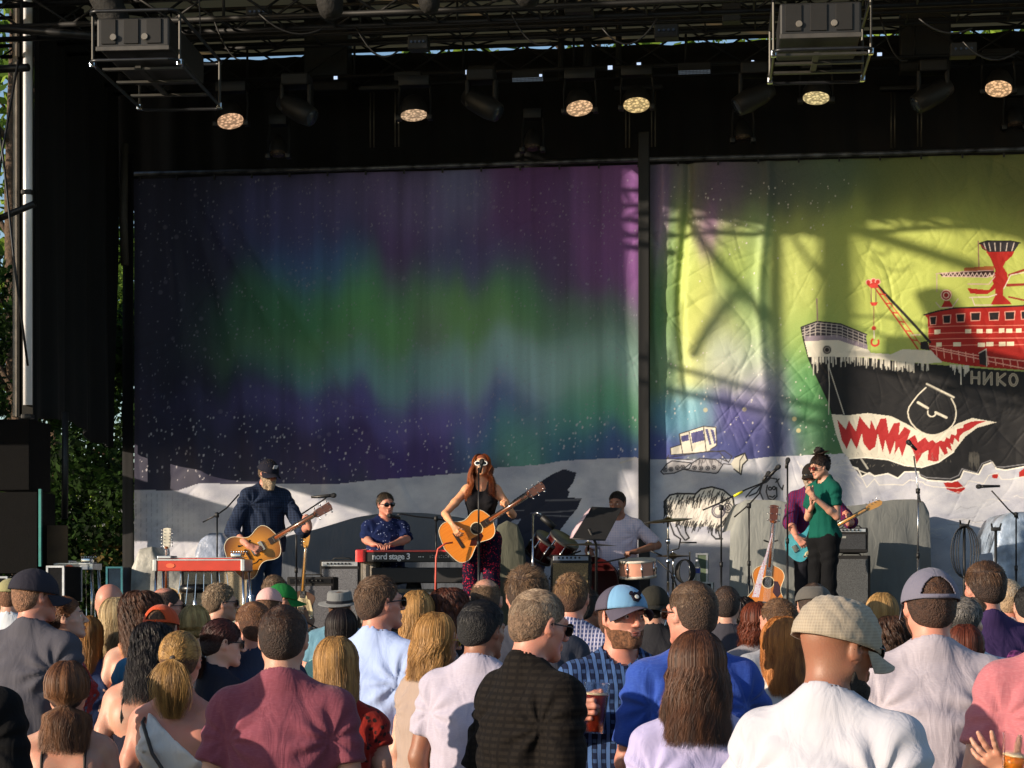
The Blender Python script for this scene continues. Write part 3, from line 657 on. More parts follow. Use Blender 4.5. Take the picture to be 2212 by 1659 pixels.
        for i in range(nt_):
            for j in range(np_):
                j2 = (j + 1) % np_; ph = (j + .5) / np_ * 2 * math.pi; th = (i + .5) / nt_
                if opening:
                    db = abs(((ph - math.pi) + math.pi) % (2 * math.pi) - math.pi)
                    if db < .66 and th > 1 - .46 * math.sqrt(max(0, 1 - (db / .66) ** 2)) and th < .955: continue
                q = (i * np_ + j, (i + 1) * np_ + j, (i + 1) * np_ + j2, i * np_ + j2); (Qf if (front_mat and math.cos(ph) > .35) else Q).append(q)
        o = npmesh(name, s.xf(V), Q, mat, parent); md = o.modifiers.new('s', 'SOLIDIFY'); md.thickness = .003; md.offset = -1
        if Qf:
            fo = npmesh('front_panel', s.xf(V), Qf, front_mat, o); md = fo.modifiers.new('s', 'SOLIDIFY'); md.thickness = .003; md.offset = -1
        bt = MB(); bt.lathe((0, 0, 0), [(.001, .005), (.006, .004), (.007, 0), (.007, -.002)], 10)
        bt.V = [tuple(s.hc + s.Rh @ ((c0 + Rt @ np.array((0, 0, rad[2] * (1 if flat >= 1 else .93)))) * s.hs + np.array(v))) for v in bt.V]; bt.build('button', mat, o, True)
        if brim:
            V = []; n1, n2 = 24, 8; sg = -1 if back else 1
            for jz in (0, -.003):
                for i in range(n1 + 1):
                    ph = (i / n1 - .5) * R(150)
                    for j in range(n2 + 1):
                        f = j / n2; ext = brim_len * math.cos(ph * .98) ** .55 * f if abs(ph * .98) < math.pi / 2 else 0
                        p = np.array((math.sin(ph) * (rad[0] - .002), sg * (math.cos(ph) * (rad[1] - .002) + ext), .004 + jz - .35 * (math.sin(ph) * rad[0]) ** 2 / .08 * (f + .3) * .9 - .012 * f)); V.append(c0 + Rt @ p)
            W = n2 + 1; Q = []; off = (n1 + 1) * W
            for i in range(n1):
                for j in range(n2): b = i * W + j; Q.append((b, b + 1, b + W + 1, b + W)); b += off; Q.append((b, b + W, b + W + 1, b + 1))
            for i in range(n1): b = i * W + n2; Q.append((b, b + off, b + W + off, b + W))
            npmesh('brim', s.xf(V), Q, brim_mat or mat, o)
        return o
    def hat(s, parent, mat, band):
        prof = [(.16, -.01), (.155, .0), (.12, -.004), (.098, .004), (.094, .03), (.088, .075), (.08, .088), (.06, .086), (.03, .078), (.001, .076)]; mb = MB(); mb.lathe((0, 0, 0), prof, 36, caps=False)
        V = np.array(mb.V); V[:, 1] *= 1.18; V[:, 2] += .35 * V[:, 0] ** 2; V = V @ Rm(Matrix.Rotation(R(6), 3, 'X')).T + np.array((0, -.012, .036)); mb.V = [tuple(v) for v in s.xf(V)]; o = mb.build('hat', mat, parent, True)
        mb = MB(); mb.lathe((0, 0, 0), [(.100, .004), (.0965, .026)], 36, caps=False); V = np.array(mb.V); V[:, 1] *= 1.18; V = V @ Rm(Matrix.Rotation(R(6), 3, 'X')).T + np.array((0, -.012, .036)); mb.V = [tuple(v) for v in s.xf(V)]; mb.build('hat_band', band, o, True); return o
    def glasses(s, parent, frame, lens=None, big=1.0, name='sunglasses', round_=False):
        mb = MB(); ml = MB()
        for sd in (-1, 1):
            pts = []; n = 16
            for i in range(n + 1):
                a = 2 * math.pi * i / n; ex = 1.0 if round_ else .75
                cx, cz = math.cos(a), math.sin(a); x = abs(cx) ** ex * (1 if cx > 0 else -1); z = abs(cz) ** ex * (1 if cz > 0 else -1)
                pts.append((sd * .033 + x * .026 * big, .101 - .006 * abs(x * .5 + sd * .5), .002 + z * .020 * big))
            mb.tube(pts, .0028 * (2.2 if round_ else 1), 6, caps=False)
            ml.add([(sd * .033, .103, .002)] + pts[:-1], [(0, i + 1, (i + 1) % n + 1) for i in range(n)])
            mb.tube([(sd * .058 * big, .095, .008), (sd * .074, .075, .010), (sd * .081, .0, .008), (sd * .080, -.018, -.004)], .0026, 6)
        mb.tube([(-.009, .104, .006), (.009, .104, .006)], .0025, 6)
        for b in (mb, ml): b.V = [tuple(v) for v in s.xf(b.V)]
        o = mb.build(name, frame, parent, True); ml.build('lens', lens or M('#0b0c0e', .08, key='dark_lens', spec=.8), o); return o
    def brows(s, parent, mat):
        mb = MB()
        for sd in (-1, 1): mb.tube([(sd * .015, .0905, .026), (sd * .032, .0895, .031), (sd * .048, .079, .026)], [.002, .0035, .0015], 6)
        mb.V = [tuple(v) for v in s.xf(mb.V)]; mb.build('eyebrows', mat, parent, True)
    def eyes(s, parent):
        w = MB(); p = MB()
        for sd in (-1, 1):
            w.lathe((sd * .0315, .0775, .004), [(.001, .0098), (.006, .0075), (.0095, .003), (.0105, 0)], 12, (0, 1, 0)); p.lathe((sd * .0315, .0775, .004), [(.0005, .0108), (.0035, .0104), (.0045, .0088)], 10, (0, 1, 0))
        for b in (w, p): b.V = [tuple(v) for v in s.xf(b.V)]
        e = w.build('eyes', M('#d8d0c8', .3, key='eye_white'), parent, True); p.build('iris', M('#2a1a10', .2, key='iris'), e, True)
    def lips(s, parent, mat):
        mb = MB(); mb.tube([(-.021, .0845, -.060), (-.008, .0935, -.056), (.008, .0935, -.056), (.021, .0845, -.060)], [.001, .0035, .0035, .001], 6)
        mb.tube([(-.019, .0855, -.062), (0, .094, -.0665), (.019, .0855, -.062)], [.001, .0042, .001], 6); mb.V = [tuple(v) for v in s.xf(mb.V)]; mb.build('lips', mat, parent, True)
# ------------------------------------------------------------------ the painted backdrop
BY = 22.5
def proj(P):
    v = P - np.array(CAM); d = v @ np.array(_f); return 1106 + FPX * (v @ np.array(_r)) / d, YH - FPX * (v @ np.array(_u)) / d
def vnoise(x, y, seed=0):
    r = np.random.default_rng(seed).random((64, 64)); xi = np.floor(x).astype(int); yi = np.floor(y).astype(int); fx = x - xi; fy = y - yi
    fx = fx * fx * (3 - 2 * fx); fy = fy * fy * (3 - 2 * fy); g = lambda a, b: r[(xi + a) % 64, (yi + b) % 64]
    return (g(0, 0) * (1 - fx) + g(1, 0) * fx) * (1 - fy) + (g(0, 1) * (1 - fx) + g(1, 1) * fx) * fy
def fbm(x, y, seed=0, o=4): return sum(vnoise(x * 2 ** i, y * 2 ** i, seed + i) * .5 ** i for i in range(o)) / (2 - .5 ** (o - 1))
class Paint:
    """paints on scattered points whose picture coordinates are x, y"""
    def __init__(s, x, y): s.x, s.y = x, y; s.c = np.zeros(x.shape + (3,), dtype=np.float32)
    def box(s, pts, m=0):
        P = np.array(pts, dtype=float); a = (s.x > P[:, 0].min() - m) & (s.x < P[:, 0].max() + m) & (s.y > P[:, 1].min() - m) & (s.y < P[:, 1].max() + m); return np.nonzero(a), P
    def poly(s, pts, col, a=1.0):
        ix, P = s.box(pts); X, Y = s.x[ix], s.y[ix]; ins = np.zeros(X.shape, bool); n = len(P)
        for i in range(n):
            x0, y0 = P[i]; x1, y1 = P[i - 1]
            if y0 == y1: continue
            ins ^= ((y0 > Y) != (y1 > Y)) & (X < (x1 - x0) * (Y - y0) / (y1 - y0) + x0)
        j = tuple(v[ins] for v in ix); s.c[j] = s.c[j] * (1 - a) + np.array(srgb(col)) * a
    def line(s, pts, col, w=1.5, a=1.0, soft=.8):
        c = np.array(srgb(col))
        for p, q in zip(pts[:-1], pts[1:]):
            ix, _ = s.box([p, q], w + soft); X, Y = s.x[ix], s.y[ix]; dx, dy = q[0] - p[0], q[1] - p[1]; t = np.clip(((X - p[0]) * dx + (Y - p[1]) * dy) / (dx * dx + dy * dy + 1e-9), 0, 1)
            d = np.hypot(X - p[0] - t * dx, Y - p[1] - t * dy); k = (np.clip((w * .5 + soft - d) / soft, 0, 1) * a)[:, None]; s.c[ix] = s.c[ix] * (1 - k) + c * k
    def dot(s, x, y, r, col, a=1.0, ry=None):
        ry = ry or r; ix, _ = s.box([(x - r, y - ry), (x + r, y + ry)], 1); k = (np.clip((1.25 - np.hypot((s.x[ix] - x) / r, (s.y[ix] - y) / ry)) * 3, 0, 1) * a)[:, None]; s.c[ix] = s.c[ix] * (1 - k) + np.array(srgb(col)) * k
    def ring(s, x, y, r, col, w=1.5, a0=0, a1=360, ry=None):
        ry = ry or r; s.line([(x + r * math.cos(R(t)), y + ry * math.sin(R(t))) for t in np.linspace(a0, a1, 20)], col, w)
def blobs(x, y, items, base):
    """smooth colour field: weighted mix of colour spots"""
    W = np.full(x.shape, .15); C = np.array(srgb(base))[None, :] * W[..., None] if x.ndim == 1 else np.array(srgb(base)) * W[..., None]
    for (px_, py_, sx, sy, col, w) in items:
        k = w * np.exp(-(((x - px_) / sx) ** 2 + ((y - py_) / sy) ** 2)); W = W + k; C = C + k[..., None] * np.array(srgb(col))
    return C / W[..., None]
def panel_grid(x0, x1, ztop, zbot, st):
    Xa, Xb = onY(x0, 800, BY).x, (x1 if x1 < 20 else onY(x1, 800, BY).x); m = st / 190.
    xs = np.linspace(Xa, Xb, int((Xb - Xa) / m)); zs = np.linspace(zbot, ztop, int((ztop - zbot) / m)); X, Z = np.meshgrid(xs, zs, indexing='ij'); return X, Z
def grid_faces(nx, nz): i = np.arange(nx - 1)[:, None] * nz + np.arange(nz - 1)[None, :]; return np.stack([i, i + nz, i + nz + 1, i + 1], -1).reshape(-1, 4)
def canvas_mat():
    m, nt, b, out = newmat('painted_canvas'); a = N(nt, 'ShaderNodeAttribute', attribute_name='paint'); tc = N(nt, 'ShaderNodeTexCoord')
    nz = N(nt, 'ShaderNodeTexNoise'); nz.inputs['Scale'].default_value = 90; nz.inputs['Detail'].default_value = 3; nt.links.new(tc.outputs['Object'], nz.inputs['Vector'])
    nt.links.new(mixrgb(nt, .25, a.outputs['Color'], nz.outputs[0], 'SOFT_LIGHT'), b.inputs['Base Color']); b.inputs['Roughness'].default_value = .62; b.inputs['Specular IOR Level'].default_value = .35
    bp = N(nt, 'ShaderNodeBump'); bp.inputs['Strength'].default_value = .2; bp.inputs['Distance'].default_value = .004; nt.links.new(nz.outputs[0], bp.inputs['Height']); nt.links.new(bp.outputs[0], b.inputs['Normal']); return m
CANVAS = canvas_mat()
ZT = onY(800, 372, BY).z
def creases(X, Z, seed, amp, dens=1.0):
    f = np.zeros_like(X)
    for i, (ang, sc, w) in enumerate(((35, 1.1, 1.), (-40, 1.4, .8), (70, .9, .7), (15, 2.2, .5), (-65, 2.0, .5))):
        u = X * math.cos(R(ang)) + Z * math.sin(R(ang)); v = -X * math.sin(R(ang)) + Z * math.cos(R(ang))
        n = fbm(u * sc * 1.9 * dens + 9 + 1.5 * vnoise(u * 1.3, v * 1.3, seed + 40), v * sc * .5 * dens + 7, seed + i * 3, 2); f += w * np.clip(1 - np.abs(n - .5) * 11, 0, 1) ** 1.5 * vnoise(u * .9 + 5, v * .9 + 3, seed + 60 + i)
    return f * amp
snow_edge = [(288, 1058), (384, 1060), (433, 1044), (513, 1046), (607, 1045), (728, 1046), (788, 1039), (936, 1027), (1001, 1022), (1078, 1010), (1152, 1005), (1172, 1003), (1215, 995), (1366, 988), (1409, 992), (1618, 992), (1657, 987), (1820, 980), (2400, 1010)]
def snow_tint(p):
    k = fbm(p.x / 40, p.y / 26, 5, 4)
    e = np.interp(p.x, [q[0] for q in snow_edge], [q[1] for q in snow_edge]); m = p.y > e
    base = np.array(srgb('#9498ac')) * (1 - k[..., None]) + np.array(srgb('#cfd0d6')) * k[..., None]; p.c[m] = base[m]; return e
# left panel
X, Z = panel_grid(289, 1379, ZT, STAGE + .02, 1.9); x, y = proj(np.stack([X, 0 * X + BY, Z], -1)); p = Paint(x, y)
st = 90 * (fbm(x / 34, y / 300, 77, 3) - .5); xw = x + st * .6; yw = y + 110 * (fbm(x / 60, y / 900, 78, 2) - .5)
p.c[:] = blobs(xw, yw, [(330, 520, 120, 400, '#1f1d2b', 1.6), (420, 900, 130, 160, '#1b1a28', 1.3), (640, 470, 140, 70, '#3a3760', .8), (900, 430, 170, 60, '#5a4a70', .9), (1000, 420, 60, 60, '#5d6a88', .7), (1130, 450, 90, 120, '#54265c', 1.2), (1330, 470, 80, 150, '#6a3a70', 1.1), (1240, 430, 80, 60, '#4e3560', .8),
    (700, 580, 90, 60, '#33507c', 1.1), (860, 560, 60, 90, '#4d2758', .9), (1040, 560, 120, 60, '#46436a', .8), (1190, 560, 60, 90, '#43324f', .9), (560, 690, 90, 60, '#2c5a38', .9), (660, 660, 80, 60, '#3a7040', 1.1), (830, 650, 110, 70, '#4d8a45', 1.4), (1000, 690, 140, 60, '#5d8348', 1.5), (1120, 640, 60, 60, '#3f7a48', 1.0), (1260, 690, 110, 50, '#4a6a50', .8), (930, 700, 30, 60, '#5d2c60', .7),
    (700, 760, 170, 40, '#4f7a3c', 1.0), (620, 780, 80, 40, '#2c5050', .7), (1120, 790, 230, 55, '#7f9a94', 1.5), (860, 800, 200, 45, '#4f7a7c', .9), (900, 800, 150, 40, '#5f7f72', 1.0), (1290, 790, 90, 70, '#6c9078', 1.0), (1310, 860, 70, 50, '#478858', 1.1), (1000, 850, 150, 30, '#6a7090', .8), (700, 880, 250, 40, '#453a6a', 1.3), (950, 900, 180, 40, '#5a4a86', 1.1), (1060, 930, 60, 60, '#38687c', .9), (1250, 900, 90, 50, '#3c7a6c', 1.0), (1130, 960, 50, 60, '#4d8068', 1.1),
    (600, 960, 200, 50, '#221d3c', 1.3), (850, 970, 130, 45, '#352058', 1.3), (1230, 960, 80, 40, '#1f4460', 1.0), (1340, 960, 60, 40, '#2d3c70', .9)], '#2a2a3e') * 1.8 * (.72 + .56 * fbm(x / 18, y / 420, 79, 3))[..., None]; lum = p.c.mean(-1, keepdims=True); p.c[:] = (p.c * .9 + lum * .1) * np.array((.95, 1.0, 1.1))
rs = np.random.default_rng(4); N_ = 2300
for i in range(N_):
    a, b = rs.uniform(300, 1376), rs.uniform(388, 1040); lowp = b > 900
    if not lowp and rs.random() < .1: continue
    r_ = rs.uniform(.6, 1.5) * (1.15 if lowp else 1); p.dot(a, b, r_, '#c8c4cc' if lowp else '#9c98a6', rs.uniform(.35, 1) * (1 if lowp else .7), r_ * rs.uniform(1, 2.0))
for i in range(60): a, b = rs.uniform(300, 1376), rs.uniform(388, 1000); p.dot(a, b, rs.uniform(3, 5), '#b0a8ba', .16)
edge = snow_tint(p)
p.poly([(1060, 1250), (1075, 1120), (1110, 1080), (1159, 1046), (1190, 1026), (1217, 1013), (1245, 1021), (1238, 1042), (1226, 1058), (1230, 1062), (1226, 1074), (1256, 1077), (1247, 1098), (1226, 1123), (1204, 1153), (1183, 1196), (1170, 1260)], '#171b30')
p.poly([(1098, 1133), (1108, 1124), (1126, 1121), (1118, 1133), (1106, 1141)], '#8d90a0'); p.line([(1340, 1000), (1372, 990)], '#b8b6b4', 3)
for i in range(170):                                  # rows of stitched marks in the snow at the left
    a = 292 + (i % 17) * 11.6; b = 1066 + (i // 17) * 11 + rs.uniform(-2, 2); k = max(0, 1 - (a - 292) / 210) * rs.uniform(.2, .8)
    p.line([(a, b), (a, b + 6)], '#5d6070', 1.3, k * .8)
for i in range(24): a = rs.uniform(600, 1370); b = rs.uniform(1050, 1240); q = rs.uniform(20, 70); p.line([(a, b), (a + q, b + rs.uniform(-4, 2)), (a + q * 2, b + rs.uniform(-10, 5))], '#c4c2c6', 1.5, .25)
x0, x1 = X.min(), X.max(); u = (X - x0) / (x1 - x0)
D = .035 * np.sin(u * 22 + 2.2 * vnoise(X * .7, Z * .3, 9)) * (.25 + .3 * (1 - u)) + creases(X, Z, 20, .010, .8) + .018 * (fbm(X * 1.1, Z * .5, 31) - .5)
for k in range(4):                                    # long swags from the upper left
    ph = (X - x0) * 1.0 - (ZT - Z) * (.22 + .11 * k) - .18 - .30 * k - .12 * np.sin(Z * 1.3 + k); D += -.030 * np.exp(-(ph / (.05 + .03 * (ZT - Z))) ** 2) * (.4 + vnoise(X * 2, Z * 1.3, 13 + k)) * np.clip(1.5 - k * .2, 0, 1) * np.clip((ZT - Z) / 1.0, 0, 1) * np.clip((4.6 - (ZT - Z)) / 1.0, 0, 1)
V = np.stack([X - x0, D, Z - STAGE], -1).reshape(-1, 3); o = npmesh('painted_backdrop', V, grid_faces(*X.shape), CANVAS, None, True, p.c.reshape(-1, 3)); o.location = (x0, BY, STAGE)
tag(o, 'left backdrop cloth painted with purple and green northern lights over snow', 'backdrop', 'painted backdrop cloths')
# right panel
T7 = lambda L: [(1663.4 + a * .3638, 466.3 + b * .3638) for a, b in L]
T5 = lambda L: [(1426 + a * .2315, 932.6 + b * .2315) for a, b in L]
T6 = lambda L: [(1810.4 + a * .2315, 932.6 + b * .2315) for a, b in L]
X, Z = panel_grid(1404, 3.9, ZT, STAGE + .02, 1.25); x, y = proj(np.stack([X, 0 * X + BY, Z], -1)); p = Paint(x, y)
xw = x + 26 * (fbm(x / 30, y / 300, 57, 3) - .5); yw = y + 60 * (fbm(x / 50, y / 200, 58, 3) - .5)
p.c[:] = blobs(xw, yw, [(1430, 400, 40, 80, '#6a4a7a', 1.2), (1520, 400, 40, 60, '#5c5054', 1.2), (1560, 420, 50, 80, '#7a4c80', 1.2), (1650, 390, 90, 60, '#4a4650', 1.2), (1720, 400, 60, 60, '#46584a', 1.3), (1820, 380, 70, 55, '#48604e', 1.4), (1930, 390, 70, 60, '#566628', 1.5), (2080, 380, 160, 70, '#62682a', 1.9), (2220, 370, 100, 80, '#6c7028', 1.6),  # upper spots painted darker to deepen the shade at the cloth's top
    (1425, 480, 14, 90, '#b985b0', 1.4), (1425, 640, 14, 130, '#4f8a50', 1.8), (1452, 600, 10, 160, '#3f7a48', 1.2), (1600, 640, 30, 60, '#9cc070', .8), (1530, 490, 24, 50, '#b06aa4', 1.3), (1480, 560, 34, 120, '#a8c040', 1.4), (1600, 540, 45, 80, '#b4c844', 1.5), (1640, 500, 26, 60, '#8aa86c', .9), (1500, 660, 30, 120, '#d6d44c', 1.5), (1570, 720, 60, 80, '#c2c86c', 1.2), (1585, 765, 55, 45, '#d0d6cc', 1.3), (1625, 830, 40, 40, '#b4a4cc', 1.1), (1640, 700, 30, 120, '#7ea35c', 1.0), (1440, 760, 30, 50, '#8fae7c', 1.0), (1590, 800, 60, 30, '#c8c49c', 1.2), (1640, 840, 50, 40, '#8f80a0', 1.1),
    (1740, 560, 60, 100, '#b4bc48', 1.5), (1760, 720, 50, 60, '#8fae40', 1.2), (1960, 600, 180, 140, '#bcc438', 2.2), (2150, 560, 100, 120, '#b4b82c', 1.6), (1760, 830, 60, 70, '#3f9048', 1.3), (1800, 930, 70, 60, '#2c6a40', 1.2), (1880, 760, 60, 60, '#a4bc3c', 1.1),
    (1450, 890, 30, 40, '#3f8aa8', 1.4), (1500, 900, 30, 40, '#5fa8b8', 1.1), (1600, 890, 60, 50, '#54489c', 1.5), (1660, 940, 60, 60, '#3a3478', 1.3), (1440, 960, 40, 40, '#39389a', 1.2), (1560, 970, 90, 30, '#34388a', 1.2)], '#8a9a50') * 1.0; lum = p.c.mean(-1, keepdims=True); p.c[:] = (p.c * .80 + lum * .20) * np.array((.95, 1.02, 1.15)) * 1.0
for i in range(420):
    a, b = rs.uniform(1408, 1850), rs.uniform(385, 990)
    if 500 < b < 760 and rs.random() < .75: continue
    r_ = rs.uniform(.7, 1.7); p.dot(a, b, r_, '#dcd8d0', rs.uniform(.3, .95), r_ * rs.uniform(1, 1.5))
for a, b in ((1524, 886), (1608, 884), (1725, 930), (1716, 905)): p.dot(a, b, 4.5, '#d8c890', .55)
snow_tint(p); k = '#15161a'; W = '#d9d4c6'; RD = '#a42019'; LG = '#b4aea2'
# the bulldozer
tr = [(5, 370), (60, 300), (110, 270), (290, 290), (215, 350), (130, 385), (30, 395), (5, 370)]; tr2 = [(215, 350), (270, 345), (300, 290), (370, 250), (520, 260), (585, 310), (540, 380), (520, 390), (290, 365), (215, 350)]
for t_ in (tr, tr2): p.poly(T5(t_), '#a9a7ac'); p.line(T5(t_), '#2c2c34', 1.7)
for a, b in ((45, 355), (100, 348), (160, 335), (210, 330), (320, 335), (380, 340), (445, 340), (500, 335)): q = T5([(a, b)])[0]; p.ring(q[0], q[1], 4.3, '#3c3c44', 1.0); p.ring(q[0], q[1], 1.6, '#3c3c44', .9)
p.poly(T5([(95, 150), (190, 120), (178, 20), (225, 5), (405, -50), (520, -45), (525, 120), (480, 165), (430, 190), (100, 215)]), W)
p.poly(T5([(195, 40), (265, 25), (270, 80), (200, 95)]), '#4a4a7c'); p.poly(T5([(285, 12), (400, -15), (415, 80), (300, 108)]), '#4a4a7c'); p.poly(T5([(420, -20), (445, -25), (480, 120), (460, 120)]), '#5a5a86'); p.poly(T5([(470, -20), (500, -15), (525, 110), (505, 115)]), '#5a5a86')
for L in ([(95, 150), (190, 120), (178, 20), (225, 5), (405, -50), (430, 190), (100, 215), (95, 150)], [(270, 0), (300, 180)], [(405, -50), (520, -40), (530, 130), (470, 165)], [(180, 20), (210, 205)], [(70, 240), (480, 180), (560, 190)], [(80, 215), (60, 250), (300, 262)], [(430, 190), (600, 180), (670, 230), (640, 285), (560, 250)], [(590, 300), (690, 310), (720, 380)], [(560, 200), (640, 290)]): p.line(T5(L), '#3c3a3c', 1.3)
p.poly(T5([(700, 240), (790, 200), (815, 265), (770, 310), (755, 400), (690, 350), (660, 300)]), W); p.line(T5([(700, 240), (790, 200), (815, 265), (770, 310), (755, 400), (690, 350)]), '#222222', 2.2); p.line(T5([(790, 200), (745, 270), (740, 390)]), '#444444', 1.3)
for i in range(26): q = rs.uniform(0, 1); a = 300 + q * 280; p.line(T5([(a, 262), (a + rs.uniform(-15, 20), 262 + rs.uniform(20, 60))]), '#4a4a50', .9, .6)
# the musk ox and the ice creature
ox = [(40, 640), (90, 590), (160, 575), (330, 575), (380, 535), (480, 515), (590, 545), (680, 620), (690, 690), (650, 760), (620, 860), (560, 930), (500, 900), (420, 880), (300, 890), (230, 880), (150, 860), (90, 840), (45, 760)]
p.poly(T5(ox), '#d8d4cc')
for i in range(300):
    a = rs.uniform(45, 660); top_ = np.interp(a, [40, 160, 330, 480, 590, 690], [620, 575, 575, 515, 545, 640]); bot = np.interp(a, [40, 230, 420, 560, 650], [780, 880, 880, 930, 780]); q = rs.random()
    b = top_ + (bot - top_) * (q ** .9); l = rs.uniform(25, 70); edge_ = q < .25 or q > .8 or a < 120
    p.line(T5([(a, b), (a - l * .25, b + l * .5), (a - l * .35 + rs.uniform(-6, 6), b + l)]), '#15161c' if edge_ else '#8a8078', rs.uniform(1.0, 2.0) if edge_ else .8, .9 if edge_ else .35)
p.line(T5([(40, 760), (38, 650), (90, 590), (160, 575), (330, 580), (380, 535), (480, 515), (590, 545), (680, 620), (690, 690)]), k, 3.0)
for L in ([(90, 850), (130, 960), (190, 1000)], [(150, 870), (190, 960), (230, 1010)], [(230, 880), (240, 940), (270, 990), (240, 1010)], [(490, 900), (480, 960), (520, 1000), (580, 1000)], [(540, 920), (560, 990)]): p.line(T5(L), k, 2.6)
q = T5([(545, 740), (632, 712)]); p.ring(q[0][0], q[0][1], 14, '#5c5866', 2.6); p.ring(q[0][0], q[0][1], 10, '#77727c', 1.6); p.ring(q[1][0], q[1][1], 10, '#3a3840', 1.8); p.ring(q[1][0], q[1][1], 5, '#3a3840', 1.6); p.dot(q[1][0], q[1][1], 2, k)
q = T5([(1030, 530)])[0]; p.dot(q[0], q[1], 22, '#83858f', .8, 30)
for L in ([(800, 610), (860, 540), (940, 490), (990, 470)], [(940, 490), (930, 560), (960, 630)], [(990, 470), (1030, 430), (1085, 440), (1110, 500), (1140, 540), (1150, 500)], [(1000, 500), (990, 560), (1010, 620), (1050, 640), (1090, 600), (1085, 520)], [(1110, 440), (1080, 470)], [(1020, 600), (1050, 610), (1070, 595)], [(830, 600), (900, 570), (930, 520)]): p.line(T5(L), '#1c1e26', 2.3)
for a, b in ((1025, 530), (1062, 525)): r_ = T5([(a, b)])[0]; p.ring(r_[0], r_[1], 3.2, '#15161c', 2)
q = T5([(1560, 400)])[0]
for i in range(60): a = rs.uniform(0, 6.28); d = rs.uniform(10, 62); p.line([(q[0] + d * math.cos(a), q[1] + d * .7 * math.sin(a)), (q[0] + (d + 16) * math.cos(a + .2), q[1] + (d + 16) * .7 * math.sin(a + .2))], '#d2cfc8', 1.0, .45)
# the ship
hull = [(225, 835), (560, 840), (930, 880), (1180, 900), (1508, 925), (2300, 985), (2300, 1480), (1508, 1490), (1400, 1510), (1345, 1500), (1320, 1462), (1270, 1480), (1240, 1535), (1150, 1515), (1130, 1560), (1080, 1580), (940, 1570), (890, 1545), (880, 1520), (800, 1520), (760, 1558), (700, 1530), (620, 1545), (590, 1525), (540, 1545), (490, 1490), (430, 1370), (390, 1250), (350, 1110), (260, 920), (230, 850)]
for L in ([(1030, 1585), (1115, 1575), (1160, 1620), (1120, 1650), (1050, 1625)], [(1320, 1535), (1360, 1530), (1350, 1560), (1320, 1555)], [(1480, 1520), (1508, 1500), (1560, 1520), (1530, 1550), (1480, 1550)]): p.poly(T7(L), RD)
p.poly(T7(hull), '#1b1b1e'); p.line(T7([(600, 1530), (430, 1370), (390, 1250), (350, 1110), (260, 920), (230, 850), (200, 740), (185, 665)][1:]), '#101012', 2.4)
p.poly(T7([(205, 745), (400, 735), (580, 790), (600, 812), (720, 820), (790, 790), (960, 800), (1025, 870), (930, 878), (560, 838), (228, 838)]), W)
p.poly(T7([(188, 660), (280, 630), (420, 645), (572, 705), (578, 790), (400, 735), (205, 745)]), '#34303a'); p.poly(T7([(203, 715), (400, 708), (578, 765), (578, 792), (400, 737), (206, 746)]), '#8d8290')
for o_ in (0, 18, 36, 54): p.line(T7([(192, 662 + o_ * .9), (280, 636 + o_), (420, 650 + o_), (572, 708 + o_)]), '#b4aca8', .8)
for i in range(12): a = 205 + i * 32; b = np.interp(a, [190, 280, 420, 572], [660, 632, 648, 706]); p.line(T7([(a, b), (a, b + 75)]), '#b4aca8', .9)
p.line(T7([(186, 662), (280, 628), (420, 643), (574, 703)]), '#26232a', 2.4); p.line(T7([(277, 495), (282, 625)]), '#8a7a6a', 2.6); p.line(T7([(277, 640), (200, 710)]), '#b4aca8', .9)
q = T7([(338, 797)])[0]; p.dot(q[0], q[1], 8.5, '#2c2826'); p.dot(q[0], q[1], 6, '#9a9088'); p.dot(q[0], q[1], 4.2, '#2a2624')
p.poly(T7([(915, 585), (1000, 560), (1100, 545), (1508, 530), (2300, 530), (2300, 980), (1508, 915), (1180, 890), (1020, 865), (945, 790), (940, 700), (935, 610)]), RD)
p.line(T7([(915, 588), (1000, 565), (1100, 548), (1508, 533), (2300, 530)]), '#2a1414', 2.6)
for i, a in enumerate((948, 1025, 1105, 1190, 1300, 1395, 1490, 1590, 1690)):
    b = np.interp(a, [948, 1190, 1508], [600, 575, 565]); w_ = (40, 48, 52, 60, 62, 60, 60, 60, 60)[i]; p.poly(T7([(a, b), (a + w_, b - 3), (a + w_ - 4, b + 46), (a + 4, b + 48)]), '#1d191c'); p.line(T7([(a, b), (a + w_, b - 3), (a + w_ - 4, b + 46), (a + 4, b + 48), (a, b)]), '#e0a090', .9)
for yy in (660, 700, 735, 775): p.line(T7([(938, yy), (1200, yy - 8), (1800, yy - 14)]), '#d88070', .8)
for (a, b, w_) in ((975, 690, 35), (1160, 684, 36), (1228, 684, 36), (1283, 682, 38), (1360, 680, 34), (1405, 680, 34), (1462, 680, 30), (985, 765, 34), (1085, 765, 48), (1235, 765, 42), (1283, 762, 46), (1360, 758, 40), (1408, 758, 42), (1530, 680, 40), (1540, 758, 40)): p.poly(T7([(a, b - 12), (a + w_, b - 13), (a + w_, b + 12), (a, b + 13)]), '#e8dcc0')
for L in ([(945, 770), (1040, 795), (1200, 825), (1508, 862)], [(960, 790), (1508, 905)]): p.line(T7(L), '#e8a898', 1.4)
for i in range(13): a = 985 + i * 44; p.line(T7([(a, 780 + (a - 985) * .17), (a + 6, 840 + (a - 985) * .13)]), '#e8a898', 1.1)
p.poly(T7([(1240, 815), (1285, 790), (1288, 890), (1245, 880)]), '#2a2224'); p.line(T7([(1240, 815), (1285, 790), (1288, 890)]), '#c8bcb0', 1.5)
p.poly(T7([(1285, 215), (1455, 200), (1440, 235), (1400, 270), (1385, 300), (1410, 340), (1415, 380), (1385, 430), (1385, 470), (1440, 525), (1310, 527), (1340, 470), (1340, 430), (1320, 380), (1340, 320), (1320, 265)]), RD)
